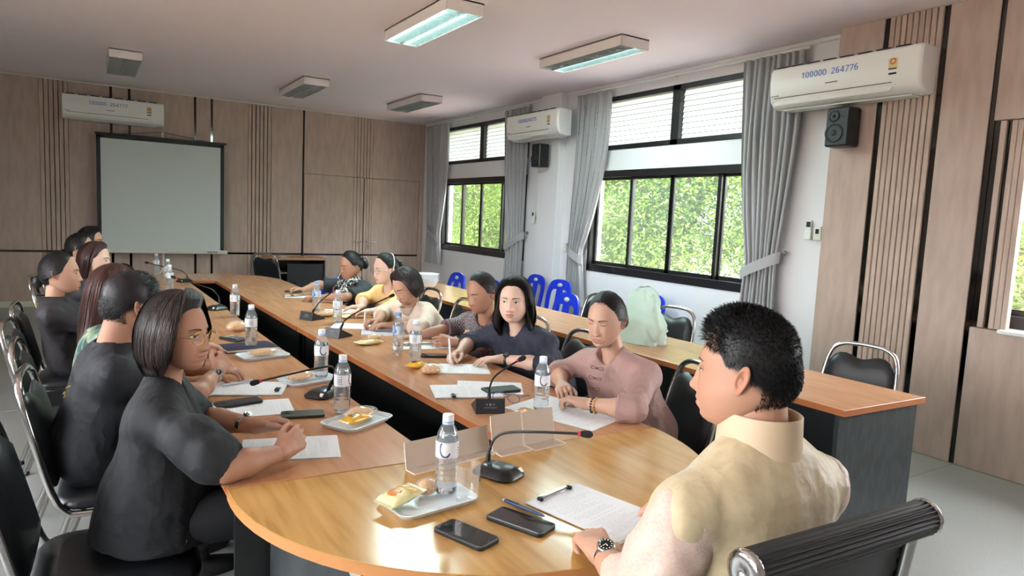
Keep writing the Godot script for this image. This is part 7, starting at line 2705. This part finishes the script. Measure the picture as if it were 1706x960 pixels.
func flower_pin(t: Node3D, at: Vector3, out: Vector3) -> void:
	var back: Vector3 = t.get_meta("back")
	var g := G.new().at(at, looking(out))
	for k in 6:
		var a := TAU * k / 6.0
		g.ball(V(cos(a) * 0.014, sin(a) * 0.016, 0.004), V(0.009, 0.009, 0.004), 8, 6)
	g.ball(V(0, 0, 0.007), V(0.007, 0.007, 0.005), 8, 6)
	var p := part(g, "flower_brooch", M("brooch", rgb(222, 178, 140), 0.5), t)
	p.position = back

func headband(t: Node3D, m: Material) -> void:
	var back: Vector3 = t.get_meta("back")
	var HT: Transform3D = t.get_meta("head")
	var path := []
	for i in 17:
		var a := PI * i / 16.0
		path.append(HT * scalp(V(cos(a), sin(a), -0.55 * sin(a) - 0.1), 0.016))
	var p := part(G.new().tube(path, 0.004, 7), "headband", m, t)
	p.position = back

func scarf(t: Node3D) -> void:
	var back: Vector3 = t.get_meta("back")
	var m := M("scarf print", Color(1, 1, 1), 0.85, 0.0, {"tex": noise_tex("scarf", 0.035, [[0.0, rgb(26, 26, 30)], [0.5, rgb(30, 30, 34)], [0.56, rgb(226, 222, 222)], [1.0, rgb(232, 228, 228)]], 1, FastNoiseLite.TYPE_CELLULAR), "tri": V(3.5, 3.5, 3.5)})
	var paths := [[V(1.87, 0.72, -5.60), V(1.835, 0.80, -5.62), V(1.88, 0.88, -5.63), V(1.96, 0.915, -5.66), V(2.03, 0.90, -5.76), V(2.0, 0.915, -5.86), V(1.91, 0.88, -5.86), V(1.845, 0.80, -5.82), V(1.83, 0.72, -5.80)]]
	for q in paths:
		var path := smooth(q, 5)
		var rr := []
		for i in path.size():
			rr.append(0.034 + 0.006 * sin(i * 1.3))
		var p := part(G.new().tube(path, rr, 10), "scarf", m, t)
		p.position = back
	# white lettering on the sleeve
	var g := G.new()
	for k in 5:
		g.at(V(1.80, 0.86 - 0.004 * k, -5.44 + 0.016 * k), looking(V(-0.6, 0.3, 0.75)))
		g.tube(smooth([V(0, 0, 0.02), V(0.006, 0.018, 0.02), V(0.011, 0.0, 0.02)], 3), 0.0022, 5)
	var p := part(g, "sleeve_lettering", M("white plastic"), t)
	p.position = back

func ikat_image() -> ImageTexture:
	var im := Image.create(128, 128, false, Image.FORMAT_RGBA8)
	for y in 128:
		for x in 128:
			var c := rgb(74, 66, 72)
			var band_i := x % 64
			if band_i < 14:
				c = rgb(104, 44, 56)
			elif band_i > 20 and band_i < 58:
				var u := absf(float((y % 16) - 8)) + absf(float((band_i - 39) % 13)) * 0.9
				if int(u) % 6 < 2:
					c = rgb(188, 182, 182)
			if band_i in [15, 18, 59, 62]:
				c = rgb(170, 164, 166)
			im.set_pixel(x, y, c)
	return ImageTexture.create_from_image(im)

func fold_tex() -> NoiseTexture2D:
	if noises.has("cloth folds"):
		return noises["cloth folds"]
	var t := bump_tex("cloth folds", 0.009, 9.0, 2)
	t.noise.fractal_type = FastNoiseLite.FRACTAL_RIDGED
	t.noise.domain_warp_enabled = true
	t.noise.domain_warp_amplitude = 26.0
	t.noise.domain_warp_frequency = 0.008
	return t
